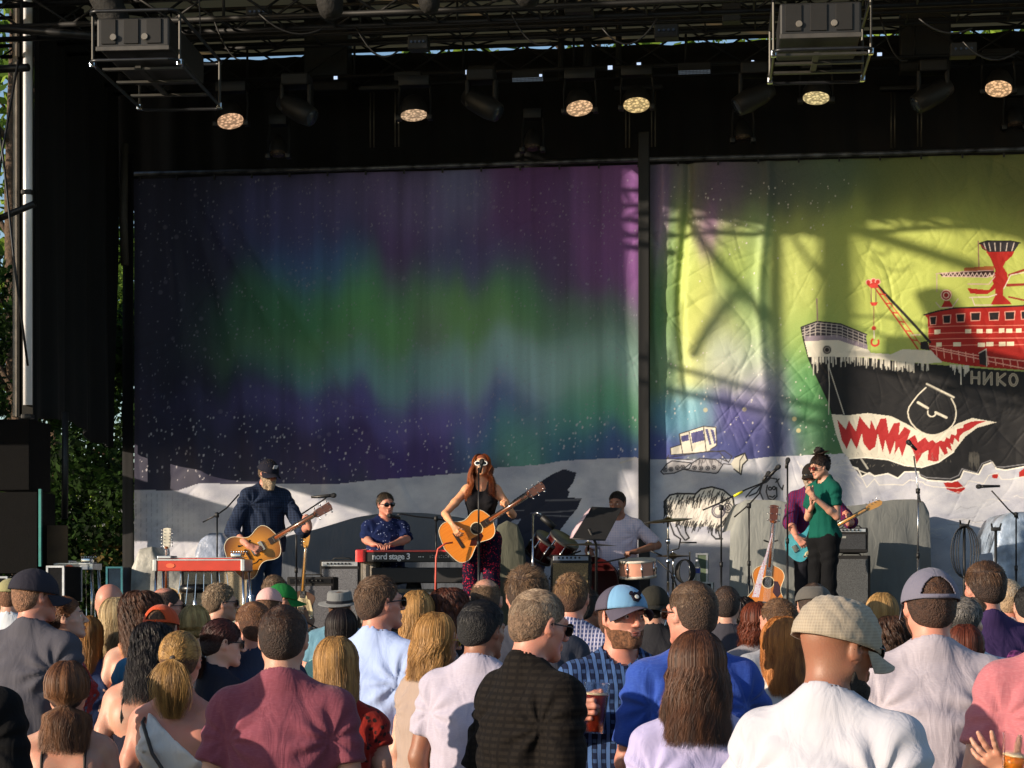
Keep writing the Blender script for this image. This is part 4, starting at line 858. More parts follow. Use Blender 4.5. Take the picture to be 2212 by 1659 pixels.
p.poly(T7([(1245, 165), (1290, 150), (1430, 150), (1483, 160), (1450, 210), (1295, 215), (1260, 195)]), '#26242a')
for a in (1270, 1300, 1335, 1370, 1410, 1450): p.line(T7([(a, 160), (a + (1365 - a) * .15, 205)]), '#c4b8b0', 1.1)
p.line(T7([(1240, 165), (1290, 148), (1430, 148), (1485, 160)]), '#1a181c', 2.5); p.line(T7([(1250, 170), (1300, 218), (1345, 330)]), '#8a2018', 1.2); p.line(T7([(1236, 150), (1240, 305)]), '#8a6a5a', 2.0)
p.poly(T7([(1000, 340), (1330, 318), (1335, 345), (1290, 362), (1020, 362)]), '#3a2422'); p.line(T7([(985, 345), (1330, 320)]), '#c8a8a0', 1.3); p.line(T7([(1020, 362), (1290, 364), (1335, 348)]), '#c8a8a0', 1.1); p.line(T7([(990, 345), (990, 450)]), '#b8a890', 1.6)
for i in range(12): a = 1020 + i * 26; p.line(T7([(a, 340), (a + 13, 362), (a + 26, 338)]), '#d8c0b8', .9)
p.poly(T7([(1150, 310), (1330, 295), (1330, 320), (1150, 330)]), '#a02c22', .8); p.poly(T7([(1170, 430), (1300, 440), (1330, 400), (1340, 430), (1290, 465), (1190, 462)]), RD); p.line(T7([(1175, 405), (1300, 405), (1335, 360)]), '#c8a8a0', 1.4)
p.line(T7([(1185, 485), (1300, 480), (1345, 465)]), '#d8c4bc', 1.6); p.line(T7([(1200, 490), (1215, 530), (1320, 528)]), '#d8c4bc', 1.3); p.line(T7([(1420, 350), (1508, 320), (1700, 300)]), '#8a2820', 4); p.line(T7([(1410, 410), (1560, 405), (1700, 400)]), '#8a2820', 5); p.line(T7([(1420, 480), (1508, 500), (1700, 510)]), '#8a2820', 3); p.line(T7([(1390, 430), (1430, 350), (1508, 335)]), '#d8c4bc', 1.1)
p.poly(T7([(1015, 545), (1035, 505), (1065, 505), (1092, 545)]), RD); q = T7([(1045, 472)])[0]; p.dot(q[0], q[1], 11, RD); p.ring(q[0], q[1], 11, '#e8c8b8', 1.2); p.ring(q[0], q[1], 6, '#e8c8b8', 1.1); p.line(T7([(985, 515), (1010, 545), (1080, 545), (1115, 495)]), '#c8b8a8', 1.4)
p.line(T7([(640, 412), (800, 585), (950, 750)]), '#18161a', 5); p.line(T7([(622, 425), (760, 620), (878, 790)]), '#b03226', 2.6); p.line(T7([(640, 418), (770, 590), (905, 780)]), '#c04a3a', 1.4)
for f_ in (.1, .25, .4, .55, .7, .85): a, b = 625 + 255 * f_, 425 + 365 * f_; p.line(T7([(a, b), (a + 34, b + 5)]), '#c03a2c', 2.0)
for a, b in ((585, 392), (615, 385), (640, 390)): q = T7([(a, b)])[0]; p.dot(q[0], q[1], 5.4, '#c23a30'); p.ring(q[0], q[1], 5.4, '#e0b0a0', .9)
p.poly(T7([(572, 400), (640, 395), (640, 425), (600, 430)]), '#c23a30')
for a in (600, 628): p.line(T7([(a, 425), (a + 2, 520)]), '#7a5a4a', 1.3)
p.poly(T7([(593, 512), (642, 512), (630, 532), (605, 532)]), '#c23a30'); p.line(T7([(617, 532), (617, 655)]), '#8a5a4a', 1.4); q = T7([(617, 665)])[0]; p.dot(q[0], q[1], 4.5, '#a83228'); p.line(T7([(617, 680), (620, 725)]), '#d8d0c0', 1.6); q = T7([(624, 748)])[0]; p.ring(q[0], q[1], 8, '#c23a30', 3.2, -30, 230)
p.poly(T7([(893, 750), (915, 745), (935, 745), (950, 800), (893, 790)]), '#201c20'); p.line(T7([(835, 708), (890, 706)]), '#c8b8a8', 1.5)
for i in range(150):                                  # icicles
    a = rs.uniform(232, 940) if i < 125 else rs.uniform(1060, 1180); b = np.interp(a, [230, 560, 930, 1180], [836, 842, 880, 895]); l = rs.uniform(8, 60) * (1.9 if rs.random() < .08 else 1); p.line(T7([(a, b - 3), (a + rs.uniform(-2, 2), b + l)]), '#d4d0c4', rs.uniform(.7, 2.0), .85)
p.line(T7([(345, 880), (352, 1000), (348, 1180)]), '#c8c4b8', 1.0); p.line(T7([(350, 900), (440, 1180)]), '#c8c4b8', 1.0)
mouth = [(365, 1178), (460, 1185), (580, 1170), (720, 1188), (820, 1240), (900, 1290), (960, 1305), (1030, 1290), (1110, 1235), (1200, 1200), (1345, 1225), (1230, 1258), (1160, 1310), (1090, 1400), (1000, 1462), (900, 1492), (800, 1480), (700, 1445), (560, 1432), (470, 1440), (430, 1400), (390, 1290)]
p.poly(T7(mouth), '#d6d0c0'); p.poly(T7([(1240, 1240), (1300, 1215), (1330, 1224), (1230, 1252), (1200, 1262)]), '#d6d0c0')
red = [(398, 1208), (450, 1270), (468, 1215), (510, 1280), (532, 1190), (592, 1265), (600, 1210), (628, 1270), (655, 1205), (690, 1200), (705, 1290), (735, 1232), (772, 1225), (765, 1300), (800, 1252), (835, 1275), (815, 1330), (860, 1300), (878, 1345), (920, 1315), (940, 1345), (965, 1330), (985, 1350), (1010, 1335), (1035, 1340), (1045, 1315), (1065, 1325), (1075, 1295), (1105, 1305), (1110, 1265), (1145, 1260), (1150, 1240), (1200, 1220), (1290, 1216),
       (1235, 1235), (1185, 1270), (1150, 1285), (1125, 1310), (1120, 1345), (1095, 1320), (1085, 1360), (1070, 1350), (1080, 1395), (1045, 1370), (1055, 1410), (1035, 1420), (1005, 1370), (1000, 1455), (975, 1460), (935, 1450), (940, 1390), (905, 1410), (870, 1470), (850, 1395), (815, 1340), (785, 1430), (765, 1370), (740, 1415), (745, 1330), (712, 1420), (685, 1330), (670, 1405), (640, 1290), (625, 1370), (590, 1395), (555, 1350), (545, 1290), (515, 1385), (480, 1320), (455, 1385), (425, 1330)]
p.poly(T7(red), '#a8282a')
for i in range(60): a = rs.uniform(400, 1080); b = rs.uniform(1400, 1480); p.line(T7([(a, b), (a + rs.uniform(-12, 12), b + 10)]), '#8a857c', .9, .35)
p.line(T7([(470, 1442), (560, 1434), (700, 1447), (800, 1482), (900, 1494), (1000, 1464), (1090, 1402)]), '#efeadd', 1.4)
eye = [(925, 1020), (880, 1062), (850, 1100), (826, 1135), (818, 1165), (824, 1200), (840, 1232), (866, 1262), (900, 1286), (930, 1298), (962, 1303), (992, 1299), (1022, 1288), (1055, 1270), (1080, 1248), (1096, 1220), (1103, 1190), (1104, 1160), (1098, 1130), (1086, 1105), (1075, 1085)]
p.poly(T7(eye), '#1b1b1e'); p.line(T7(eye), '#d6d0c0', 2.0); p.line(T7([(930, 998), (1090, 1078)]), '#d6d0c0', 3.2); p.line(T7([(930, 1006), (1088, 1086)]), '#6a665e', 1.2)
p.line(T7([(878, 1108), (935, 1142)]), '#d6d0c0', 4.5); p.line(T7([(982, 1168), (1046, 1198)]), '#d6d0c0', 4.5); q = T7([(960, 1168)])[0]; p.ring(q[0], q[1], 9, '#d6d0c0', 2, 0, 200)
def letter(L, x0, y0, w, h):
    for s_ in L: p.line(T7([(x0 + a * w + (y0 - 915) * 0, y0 + b * h + (x0 + a * w - 1190) * .055) for a, b in s_]), '#b3aa98', 4.6); 
    for s_ in L: p.line(T7([(x0 + a * w, y0 + b * h + (x0 + a * w - 1190) * .055) for a, b in s_]), '#7d766a', 1.5, .8)
HN = [[(0, 0), (0, 1)], [(1, 0), (1, 1)], [(0, .5), (1, .5)]]; II = [[(0, 0), (0, 1)], [(1, 0), (1, 1)], [(0, 1), (1, 0)]]; KK = [[(0, 0), (0, 1)], [(1, 0), (.1, .5), (1, 1)]]; OO = [[(.5 + .5 * math.cos(t), .5 + .5 * math.sin(t)) for t in np.linspace(0, 6.3, 14)]]
for L, a in ((HN, 1198), (II, 1272), (KK, 1352), (OO, 1424)): letter(L, a, 926, 44, 66)
ice = [(490, 1490), (520, 1500), (545, 1548), (590, 1525), (620, 1545), (700, 1530), (760, 1558), (800, 1520), (880, 1520), (890, 1550), (940, 1572), (1080, 1580), (1130, 1560), (1150, 1515), (1240, 1535), (1270, 1480), (1320, 1462), (1345, 1500), (1400, 1510), (1508, 1490), (1700, 1480)]
p.line(T7(ice), '#e8e4da', 2.0); p.line(T7([(a - 10, b - 14 + 6 * math.sin(a)) for a, b in ice[9:]]), '#8a8a90', 1.2, .8); p.line(T7([(a + 30, b + 50 + 14 * math.sin(a * 3)) for a, b in ice]), '#e2ddd2', 1.3, .7)
for i in range(60): a = rs.uniform(1840, 2330); b = rs.uniform(1060, 1290); q = [(a, b)]; [q.append((q[-1][0] + rs.uniform(6, 16), q[-1][1] + rs.uniform(-7, 7))) for _ in range(4)]; p.line(q, '#dcd8d0' if i % 2 else '#85858c', 1.1, .4)
for i in range(30): a = rs.uniform(1180, 1240); p.line(T7([(a, 1400 + rs.uniform(0, 40)), (a + 3, 1450 + rs.uniform(0, 60))]), '#55534e', 1.2, .5)
p.line(T7([(500, 1500), (600, 1540)]), '#d8d4c8', 1.2); p.line(T7([(540, 1440), (580, 1500)]), '#d8d4c8', 3, .6)
x0, x1 = X.min(), X.max(); D = .022 * np.sin((X - x0) * 5 + 2 * vnoise(X, Z * .4, 3)) + (creases(X, Z, 50, .010, .8) + creases(X, Z, 88, .007, 1.7)) * (.3 + 1.4 * vnoise(X * .8, Z * .8, 99)) + .03 * (fbm(X * 1.3, Z * .6, 41) - .5)
for cx, w_, am in ((onY(1478, 600, BY).x, .05, .05), (onY(1650, 600, BY).x, .06, -.035), (onY(1424, 600, BY).x, .05, -.03)): D += am * np.exp(-((X - cx - .05 * np.sin(Z * 2.2)) / w_) ** 2) * np.clip((Z - 3.4), 0, 1)
V = np.stack([X - x0, D, Z - STAGE], -1).reshape(-1, 3); o = npmesh('painted_backdrop', V, grid_faces(*X.shape), CANVAS, None, True, p.c.reshape(-1, 3)); o.location = (x0, BY, STAGE)
tag(o, 'right backdrop cloth painted with a black and red icebreaker with a toothed mouth', 'backdrop', 'painted backdrop cloths')
# ------------------------------------------------------------------ ground, trees and buildings beyond
g = npmesh('ground', [(-300, -60, 0), (300, -60, 0), (300, 500, 0), (-300, 500, 0)], [(0, 1, 2, 3)], M('#5d5a45', .95, var=.3, scale=.7, bump=.5, bscale=30, key='trodden_grass'), None, False); tag(g, kind='structure')
def plane_y(X): return X
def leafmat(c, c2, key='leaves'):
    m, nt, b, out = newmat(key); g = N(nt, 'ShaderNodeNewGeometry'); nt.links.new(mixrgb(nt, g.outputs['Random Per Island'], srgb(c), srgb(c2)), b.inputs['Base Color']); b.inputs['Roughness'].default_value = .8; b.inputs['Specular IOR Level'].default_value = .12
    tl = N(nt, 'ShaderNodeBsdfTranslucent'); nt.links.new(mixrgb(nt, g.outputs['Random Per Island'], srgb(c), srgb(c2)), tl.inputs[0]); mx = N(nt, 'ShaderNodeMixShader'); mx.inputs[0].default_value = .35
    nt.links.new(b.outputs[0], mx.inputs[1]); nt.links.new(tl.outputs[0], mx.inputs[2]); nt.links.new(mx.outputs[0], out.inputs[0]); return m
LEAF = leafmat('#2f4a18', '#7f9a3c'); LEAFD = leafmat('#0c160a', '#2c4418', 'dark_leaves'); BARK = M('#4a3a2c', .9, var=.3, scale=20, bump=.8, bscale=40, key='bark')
def tree(X_, Y_, h, r, label, seed, mat=LEAF, low=.25, n=5200, size=.11):
    t = thing('tree', label, 'tree', (X_, Y_, 0), 0, 'trees beyond the stage'); rr = np.random.default_rng(seed); mb = MB(); mb.tube([(0, 0, 0), (.05, .03, h * .3), (-.04, 0, h * .6), (.03, .02, h * .9)], [.22, .17, .11, .03], 10)
    cl = []
    for i in range(26):
        a = rr.uniform(0, 6.28); z = h * (low + (.97 - low) * rr.random()); f = math.sin(math.pi * min(1, max(.12, (z / h - low * .8) / (1.05 - low * .8)))) ** .6; q = r * f * rr.uniform(.35, 1.0); c = np.array((q * math.cos(a), q * math.sin(a), z)); cl.append((c, rr.uniform(.28, .5) * r * .8))
        if i % 2 == 0: mb.tube([(0, 0, max(h * .15, z - q * .8)), (c[0] * .5, c[1] * .5, z - q * .25), tuple(c)], [.06, .035, .01], 6)
    mb.build('trunk', BARK, t, True); V = []; 
    C = rr.integers(0, len(cl), n); cen = np.array([cl[i][0] for i in C]); rad = np.array([cl[i][1] for i in C]); d = rr.normal(0, 1, (n, 3)); d /= np.linalg.norm(d, axis=1)[:, None]; P = cen + d * (rad * rr.uniform(.35, 1.05, n) ** .5)[:, None] * np.array((1, 1, .75))
    a = rr.normal(0, 1, (n, 3)); a /= np.linalg.norm(a, axis=1)[:, None]; b = np.cross(a, d); b /= np.linalg.norm(b, axis=1)[:, None] + 1e-6; s_ = size * rr.uniform(.6, 1.3, n)[:, None]
    V = np.stack([P - a * s_, P + b * s_ * .45, P + a * s_, P - b * s_ * .45], 1).reshape(-1, 3); npmesh('crown', V, np.arange(n * 4).reshape(-1, 4), mat, t, False); return t
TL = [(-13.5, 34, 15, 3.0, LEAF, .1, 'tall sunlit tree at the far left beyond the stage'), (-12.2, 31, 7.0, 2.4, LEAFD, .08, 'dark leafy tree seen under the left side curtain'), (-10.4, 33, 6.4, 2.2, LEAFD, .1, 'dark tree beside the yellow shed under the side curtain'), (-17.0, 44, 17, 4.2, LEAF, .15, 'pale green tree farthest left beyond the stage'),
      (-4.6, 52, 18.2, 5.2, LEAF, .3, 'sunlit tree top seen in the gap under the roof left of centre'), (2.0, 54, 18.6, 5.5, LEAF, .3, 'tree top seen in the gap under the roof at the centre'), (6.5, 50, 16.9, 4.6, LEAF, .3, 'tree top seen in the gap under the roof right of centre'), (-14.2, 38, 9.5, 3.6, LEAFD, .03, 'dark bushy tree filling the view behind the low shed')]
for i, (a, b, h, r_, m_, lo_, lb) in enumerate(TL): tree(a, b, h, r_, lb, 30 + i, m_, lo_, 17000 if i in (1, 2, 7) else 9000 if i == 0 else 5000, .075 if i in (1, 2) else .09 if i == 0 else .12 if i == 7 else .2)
shed = thing('shed', 'low yellow shed with a grey roof beyond the stage', 'building', (-12.4, 40, 0)); mb = MB(); mb.box((0, 0, 1.5), (7, 4, 3.0)); mb.build('wall', M('#5c4d22', .9, key='yellow_boards'), shed)
mb = MB(); mb.box((0, -.4, 3.35), (7.6, 5.2, .7), bev=.05); mb.build('roof', M('#8e9498', .8, key='roof_felt'), shed); mb = MB(); mb.box((-.6, -2.03, 2.85), (3.2, .06, .16)); mb.box((.4, -2.035, 1.9), (.16, .07, 1.8)); mb.build('trim', M('#c9c9c4', .7, key='white_trim'), shed)
# ------------------------------------------------------------------ stage
mb = MB(); mb.box((0, 20.6, STAGE / 2), (19, 7.4, STAGE), bev=.02); st_ = mb.build('stage_floor', M('#151516', .7, var=.3, scale=3, key='stage_deck')); tag(st_, kind='structure')
FAB = M('#0b0b0d', .95, var=.2, scale=2, key='black_drape')
def drape(name, X0, X1, Z0, Z1, Y_, label, along='x', n=None, amp=.035, mat=FAB, hem=0, seed=1, dens=9, group=None):
    L = abs(X1 - X0); nx = int(L * 16) + 2; nz = int((Z1 - Z0) * 5) + 2; u, w = np.meshgrid(np.linspace(0, L, nx), np.linspace(0, Z1 - Z0, nz), indexing='ij'); D = amp * np.sin(u * dens + 1.5 * vnoise(u * 1.3, w * .4, seed)) + amp * .5 * np.sin(u * dens * 2.3 + w * .4)
    w = w.copy(); w[:, 0] += hem * (vnoise(u[:, 0] * 2.5, u[:, 0] * 0, seed + 5) - .3); s_ = 1 if X1 > X0 else -1
    V = np.stack([u * s_, D, w], -1) if along == 'x' else np.stack([D, u * s_, w], -1); o = npmesh(name, V.reshape(-1, 3), grid_faces(nx, nz), mat); md = o.modifiers.new('s', 'SOLIDIFY'); md.thickness = .006
    o.location = (X0, Y_, Z0) if along == 'x' else (Y_, X0, Z0); return tag(o, label, 'curtain', group)
ZB = onY(1340, 99, 22.85).z
drape('black_curtain', onY(291, 700, 22.85).x, 6.5, STAGE, ZT - .25, 22.9, 'lower black curtain hanging straight behind the painted backdrop cloths', seed=4)
drape('black_curtain', -8.2, 6.5, ZT - .3, ZB, 22.85, 'long black curtain hanging above the painted backdrop cloths')
drape('side_curtain', 19.62, 22.35, 3.50, 8.2, -7.62, 'tall black side curtain left of the backdrop with ragged hem', 'y', hem=.25, seed=7, amp=.05)
drape('corner_curtain', onY(262, 700, 22.3).x, onY(291, 700, 22.3).x, STAGE, ZT + .25, 22.3, 'narrow black curtain gathered at the left end of the backdrop', dens=26, amp=.04, seed=9)
# divider between the two cloths: truss leg in black
mb = MB(); xd = onY(1391, 700, 22.41).x; mb.box((xd, 22.41, (STAGE + ZT + .35) / 2), (.125, .05, ZT + .35 - STAGE), bev=.01); solid_tag(mb, 'black_post', M('#060607', .6, key='post_black'), 'black upright post between the two backdrop cloths', 'post')
mb = MB(); xp = onY(276, 700, 22.1).x; mb.tube([(xp, 22.0, ZT - 1.1), (xp - .02, 22.0, ZT - .5), (xp, 22.0, ZT + .3)], [.045, .05, .04], 10); solid_tag(mb, 'pipe_cover', M('#3a352d', .7, key='canvas_brown'), 'short brown wrapped pipe end above the left cloth corner', 'pipe', smooth=True)
# pipe carrying the cloths, with ties
pp = thing('backdrop_pipe', 'long scuffed horizontal pipe carrying the backdrop cloths', 'pipe', (onY(289, 700, 22.42).x, 22.42, ZT + .04)); L_ = 11.6
mb = MB(); mb.tube([(0, 0, 0), (L_ * .25, 0, -.012), (L_ * .5, 0, 0), (L_ * .75, 0, -.01), (L_, 0, 0)], .026, 10); mb.build('pipe', M('#55575c', .45, .6, var=.45, scale=7, key='scuffed_pipe'), pp, True)
mb = MB(); [mb.box((.06 + i * .45, .03, -.055), (.02, .02, .05)) for i in range(26)]; o = mb.build('tie', BLACK, pp); tag(o, kind='stuff')
# roof, trusses
TARP, _nt, _b, _o = newmat('roof_tarp'); _b.inputs['Base Color'].default_value = srgb('#b8a080') + (1,); _b.inputs['Roughness'].default_value = .7
_tl = N(_nt, 'ShaderNodeBsdfTranslucent'); _tl.inputs[0].default_value = srgb('#a88a5c') + (1,); _mx = N(_nt, 'ShaderNodeMixShader'); _mx.inputs[0].default_value = .3
_nt.links.new(_b.outputs[0], _mx.inputs[1]); _nt.links.new(_tl.outputs[0], _mx.inputs[2]); _nt.links.new(_mx.outputs[0], _o.inputs[0])
mb = MB(); mb.add([(-8.5, 16, 8.62), (8.5, 16, 8.62), (8.5, 23.6, 8.335), (-8.5, 23.6, 8.335)], [(0, 1, 2, 3)]); mb.box((0, 15.35, 9.2), (17, 1.5, .06)); rf = mb.build('stage_roof', TARP); tag(rf, kind='structure')
def truss(name, p0, p1, label, h=.42, w=.42, r=.024, cell=.55, mat=None, group='black trusses under the roof', dn=True):
    p0, p1 = Vector(p0), Vector(p1); L = (p1 - p0).length; t = thing(name, label, 'truss', p0, 0, group); q = Vector((1, 0, 0)).rotation_difference((p1 - p0).normalized()); t.rotation_mode = 'QUATERNION'; t.rotation_quaternion = q
    mat = mat or M('#0c0d0f', .6, .2, key='truss_black'); C_ = [(0, 0), (w, 0), (0, h), (w, h)]; mb = MB()
    for (y_, z_) in C_: mb.tube([(0, y_, z_), (L, y_, z_)], r, 7)
    mb.build('chord', mat, t, True); mb = MB(); n = int(L / cell)
    for i in range(n):
        a, b = i * L / n, (i + 1) * L / n; u, v = (a, b) if i % 2 else (b, a)
        mb.tube([(u, 0, 0), (v, 0, h)], r * .5, 5); mb.tube([(v, w, 0), (u, w, h)], r * .5, 5); mb.tube([(u, 0, h), (v, w, h)], r * .45, 5); mb.tube([(a, 0, 0), (a, w, 0)], r * .45, 5)
        if i % 2 == 0: mb.tube([(a, 0, 0), (a, 0, h)], r * .6, 5)
    mb.build('lacing', mat, t, True); return t
tz = onY(1340, 165, 22.3).z; truss('roof_truss', (-8.4, 21.9, tz), (6.5, 21.9, tz), 'rear lighting truss directly above the black curtain', h=.40, cell=.62)
tz = onY(1340, 55, 20.5).z; truss('roof_truss', (-8.4, 20.4, tz), (6.5, 20.4, tz), 'middle roof truss near the top of the picture', h=.30, cell=.5, r=.022)
tz = onY(1340, 20, 19.0).z; truss('roof_truss', (-8.4, 18.8, tz), (6.5, 18.8, tz), 'front roof truss along the very top of the picture', h=.34, cell=.5, r=.028)
mb = MB(); [mb.box((0, Y_, Z_), (16.8, .10, .16)) for Y_, Z_ in ((19.5, 8.34), (20.9, 8.28), (22.3, 8.22))]; [mb.box((X_, 19.6, 8.38), (.10, 6.6, .10), rot=Matrix.Rotation(R(-2.4), 3, 'X')) for X_ in (-7, -4.6, -2.2, .2, 2.6, 5)]; o = mb.build('roof_beams', M('#141516', .6, key='beam_black')); tag(o, kind='structure')
for k_, (xx, w_, lb) in enumerate(((655, 95, 'wide black hanging drop box left of centre under the roof'), (1210, 60, 'narrow black drop frame near the centre under the roof'), (1265, 70, 'black drop frame right of the centre frame'), (1945, 110, 'wide black drop box at right under the roof'))):
    a = onY(xx, 100, 22.0); b_ = onY(xx + w_, 100, 22.0); mb = MB(); mb.box(((a.x + b_.x) / 2, 22.15, 8.0), (b_.x - a.x, .25, 1.1), bev=.02) if w_ > 80 else [mb.tube([(q, 22.1, 7.5), (q, 22.1, 8.5)], .035, 8) for q in (a.x, b_.x)] + [mb.tube([(a.x, 22.1, z_), (b_.x, 22.1, z_)], .02, 6) for z_ in (7.6, 8.1)]
    solid_tag(mb, 'lighting_box', M('#0b0c0e', .7, key='box_black'), lb, 'frame')
# left column: two profiles with a bright aluminium edge
cl_ = thing('side_column', 'tall grey column with bright metal edge at the left of the stage', 'column', (onY(52, 700, 19.5).x, 19.5, 3.55)); z1 = onY(60, -30, 19.5).z - 3.55
xa, xb, xc = [onY(q, 700, 19.5).x - cl_.location.x for q in (24, 50, 70)]
mb = MB(); mb.box(((xa + xb) / 2 - .03, .05, z1 / 2), (.05, .08, z1), bev=.008); mb.box(((xa + xb) / 2 + .03, .07, z1 / 2), (.045, .1, z1), bev=.008); mb.build('profile', M('#8d8478', .5, .4, key='dull_aluminium'), cl_)
mb = MB(); mb.box(((xa + xc) / 2, .035, z1 / 2), (xc - xa - .01, .03, z1)); mb.build('light_stop', M('#15140f', .9, key='light_stop_dark'), cl_); mb = MB(); mb.tube([((xb + xc) / 2, 0, .12), ((xb + xc) / 2, 0, z1)], (xc - xb) * .48, 24); mb.build('bright_tube', M('#f6f6fa', .25, 0, .01, coat=.8, key='polished_aluminium'), cl_, True)  # dark board added behind the column to stop a stripe of sun
mb = MB(); [mb.box(((xb + xc) / 2, 0, z_), (.11, .11, .05), bev=.01) for z_ in (2.3, .0)]; mb.build('clamp', BLACK, cl_)
for (a, b, r_, lb) in (((-20, 480), (75, 440), .035, 'black strut ending at the left column'), ((-10, 60), (210, 78), .04, 'black pipe crossing the left column near the top'), ((-10, 150), (60, 146), .04, 'short black pipe at the upper left edge')):
    mb = MB(); mb.tube([at(a[0], a[1], 19.6), at(b[0], b[1], 19.4)], r_, 8); solid_tag(mb, 'strut', M('#121214', .5, key='strut_black'), lb, 'strut', smooth=True)
for pts, lb in (([(-5, 250), (8, 350), (30, 560), (60, 790)], 'thin steel guy wire sagging along the left column'), ([(40, 130), (6, 320), (-8, 420)], 'thin steel guy wire crossing the upper left corner')):
    mb = MB(); mb.tube([at(a, b, 19.0) for a, b in pts], .012, 6); solid_tag(mb, 'guy_wire', M('#2a2c30', .4, .6, key='wire'), lb, 'wire', 'guy wires at the left edge', smooth=True)
# ------------------------------------------------------------------ unseen bars and panels added left of frame, shaped to shade the backdrop
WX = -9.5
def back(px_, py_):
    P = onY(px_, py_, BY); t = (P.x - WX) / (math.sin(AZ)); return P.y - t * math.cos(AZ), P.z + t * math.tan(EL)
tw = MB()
def shade_bar(a, b, w):
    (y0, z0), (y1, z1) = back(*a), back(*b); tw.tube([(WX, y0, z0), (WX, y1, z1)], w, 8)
def shade_poly(pts, th=.08):
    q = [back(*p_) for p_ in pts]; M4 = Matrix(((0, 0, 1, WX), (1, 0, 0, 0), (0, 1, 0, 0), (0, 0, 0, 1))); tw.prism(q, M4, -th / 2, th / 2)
shade_poly([(1342, 300), (1344, 480), (1352, 700), (1366, 968), (1368, 1020), (1340, 1020), (1336, 1090), (1355, 1100), (1364, 1300), (1062, 1300), (1062, -120), (1342, -120)])
shade_poly([(1009, -120), (1009, 1300), (800, 1300), (812, 1111), (150, 917), (150, -120)]); shade_bar((1398, -100), (1400, 1320), .05)
shade_bar((1667, 330), (1672, 1300), .06); shade_bar((1808, 330), (1812, 1300), .108); shade_poly([(1400, -120), (1400, 434), (1600, 478), (1700, 500), (1808, 524), (1836, 446), (1890, 438), (2050, 480), (2212, 520), (2400, 562), (2400, -120)])
shade_bar((1470, 455), (1664, 705), .045); shade_bar((1600, 620), (1500, 770), .048); shade_bar((1404, 778), (1810, 893), .034); shade_bar((1404, 832), (1810, 925), .034); shade_bar((1680, 470), (1810, 640), .028); shade_bar((1836, 490), (2110, 580), .075); shade_bar((2090, 460), (2260, 535), .065); shade_bar((1930, 470), (2080, 500), .03)
shade_poly([(1404, 1004), (1640, 1020), (1640, 1078), (1404, 1084)]); shade_poly([(1690, 1110), (1838, 1110), (1838, 1330), (1690, 1330)]); shade_poly([(1404, 1165), (1600, 1180), (1600, 1330), (1404, 1330)])
shade_poly([(240, 1020), (500, 1098), (500, 1175), (240, 1165)])
tw.tube([(WX, 17.0, 0), (WX, 17.0, 1.4)], .1); o = tw.build('unseen_shade_mask', M('#101012', .8, key='shade_mask_black'), None, True, True); tag(o, kind='structure')  # added shadow caster out of view, one mesh
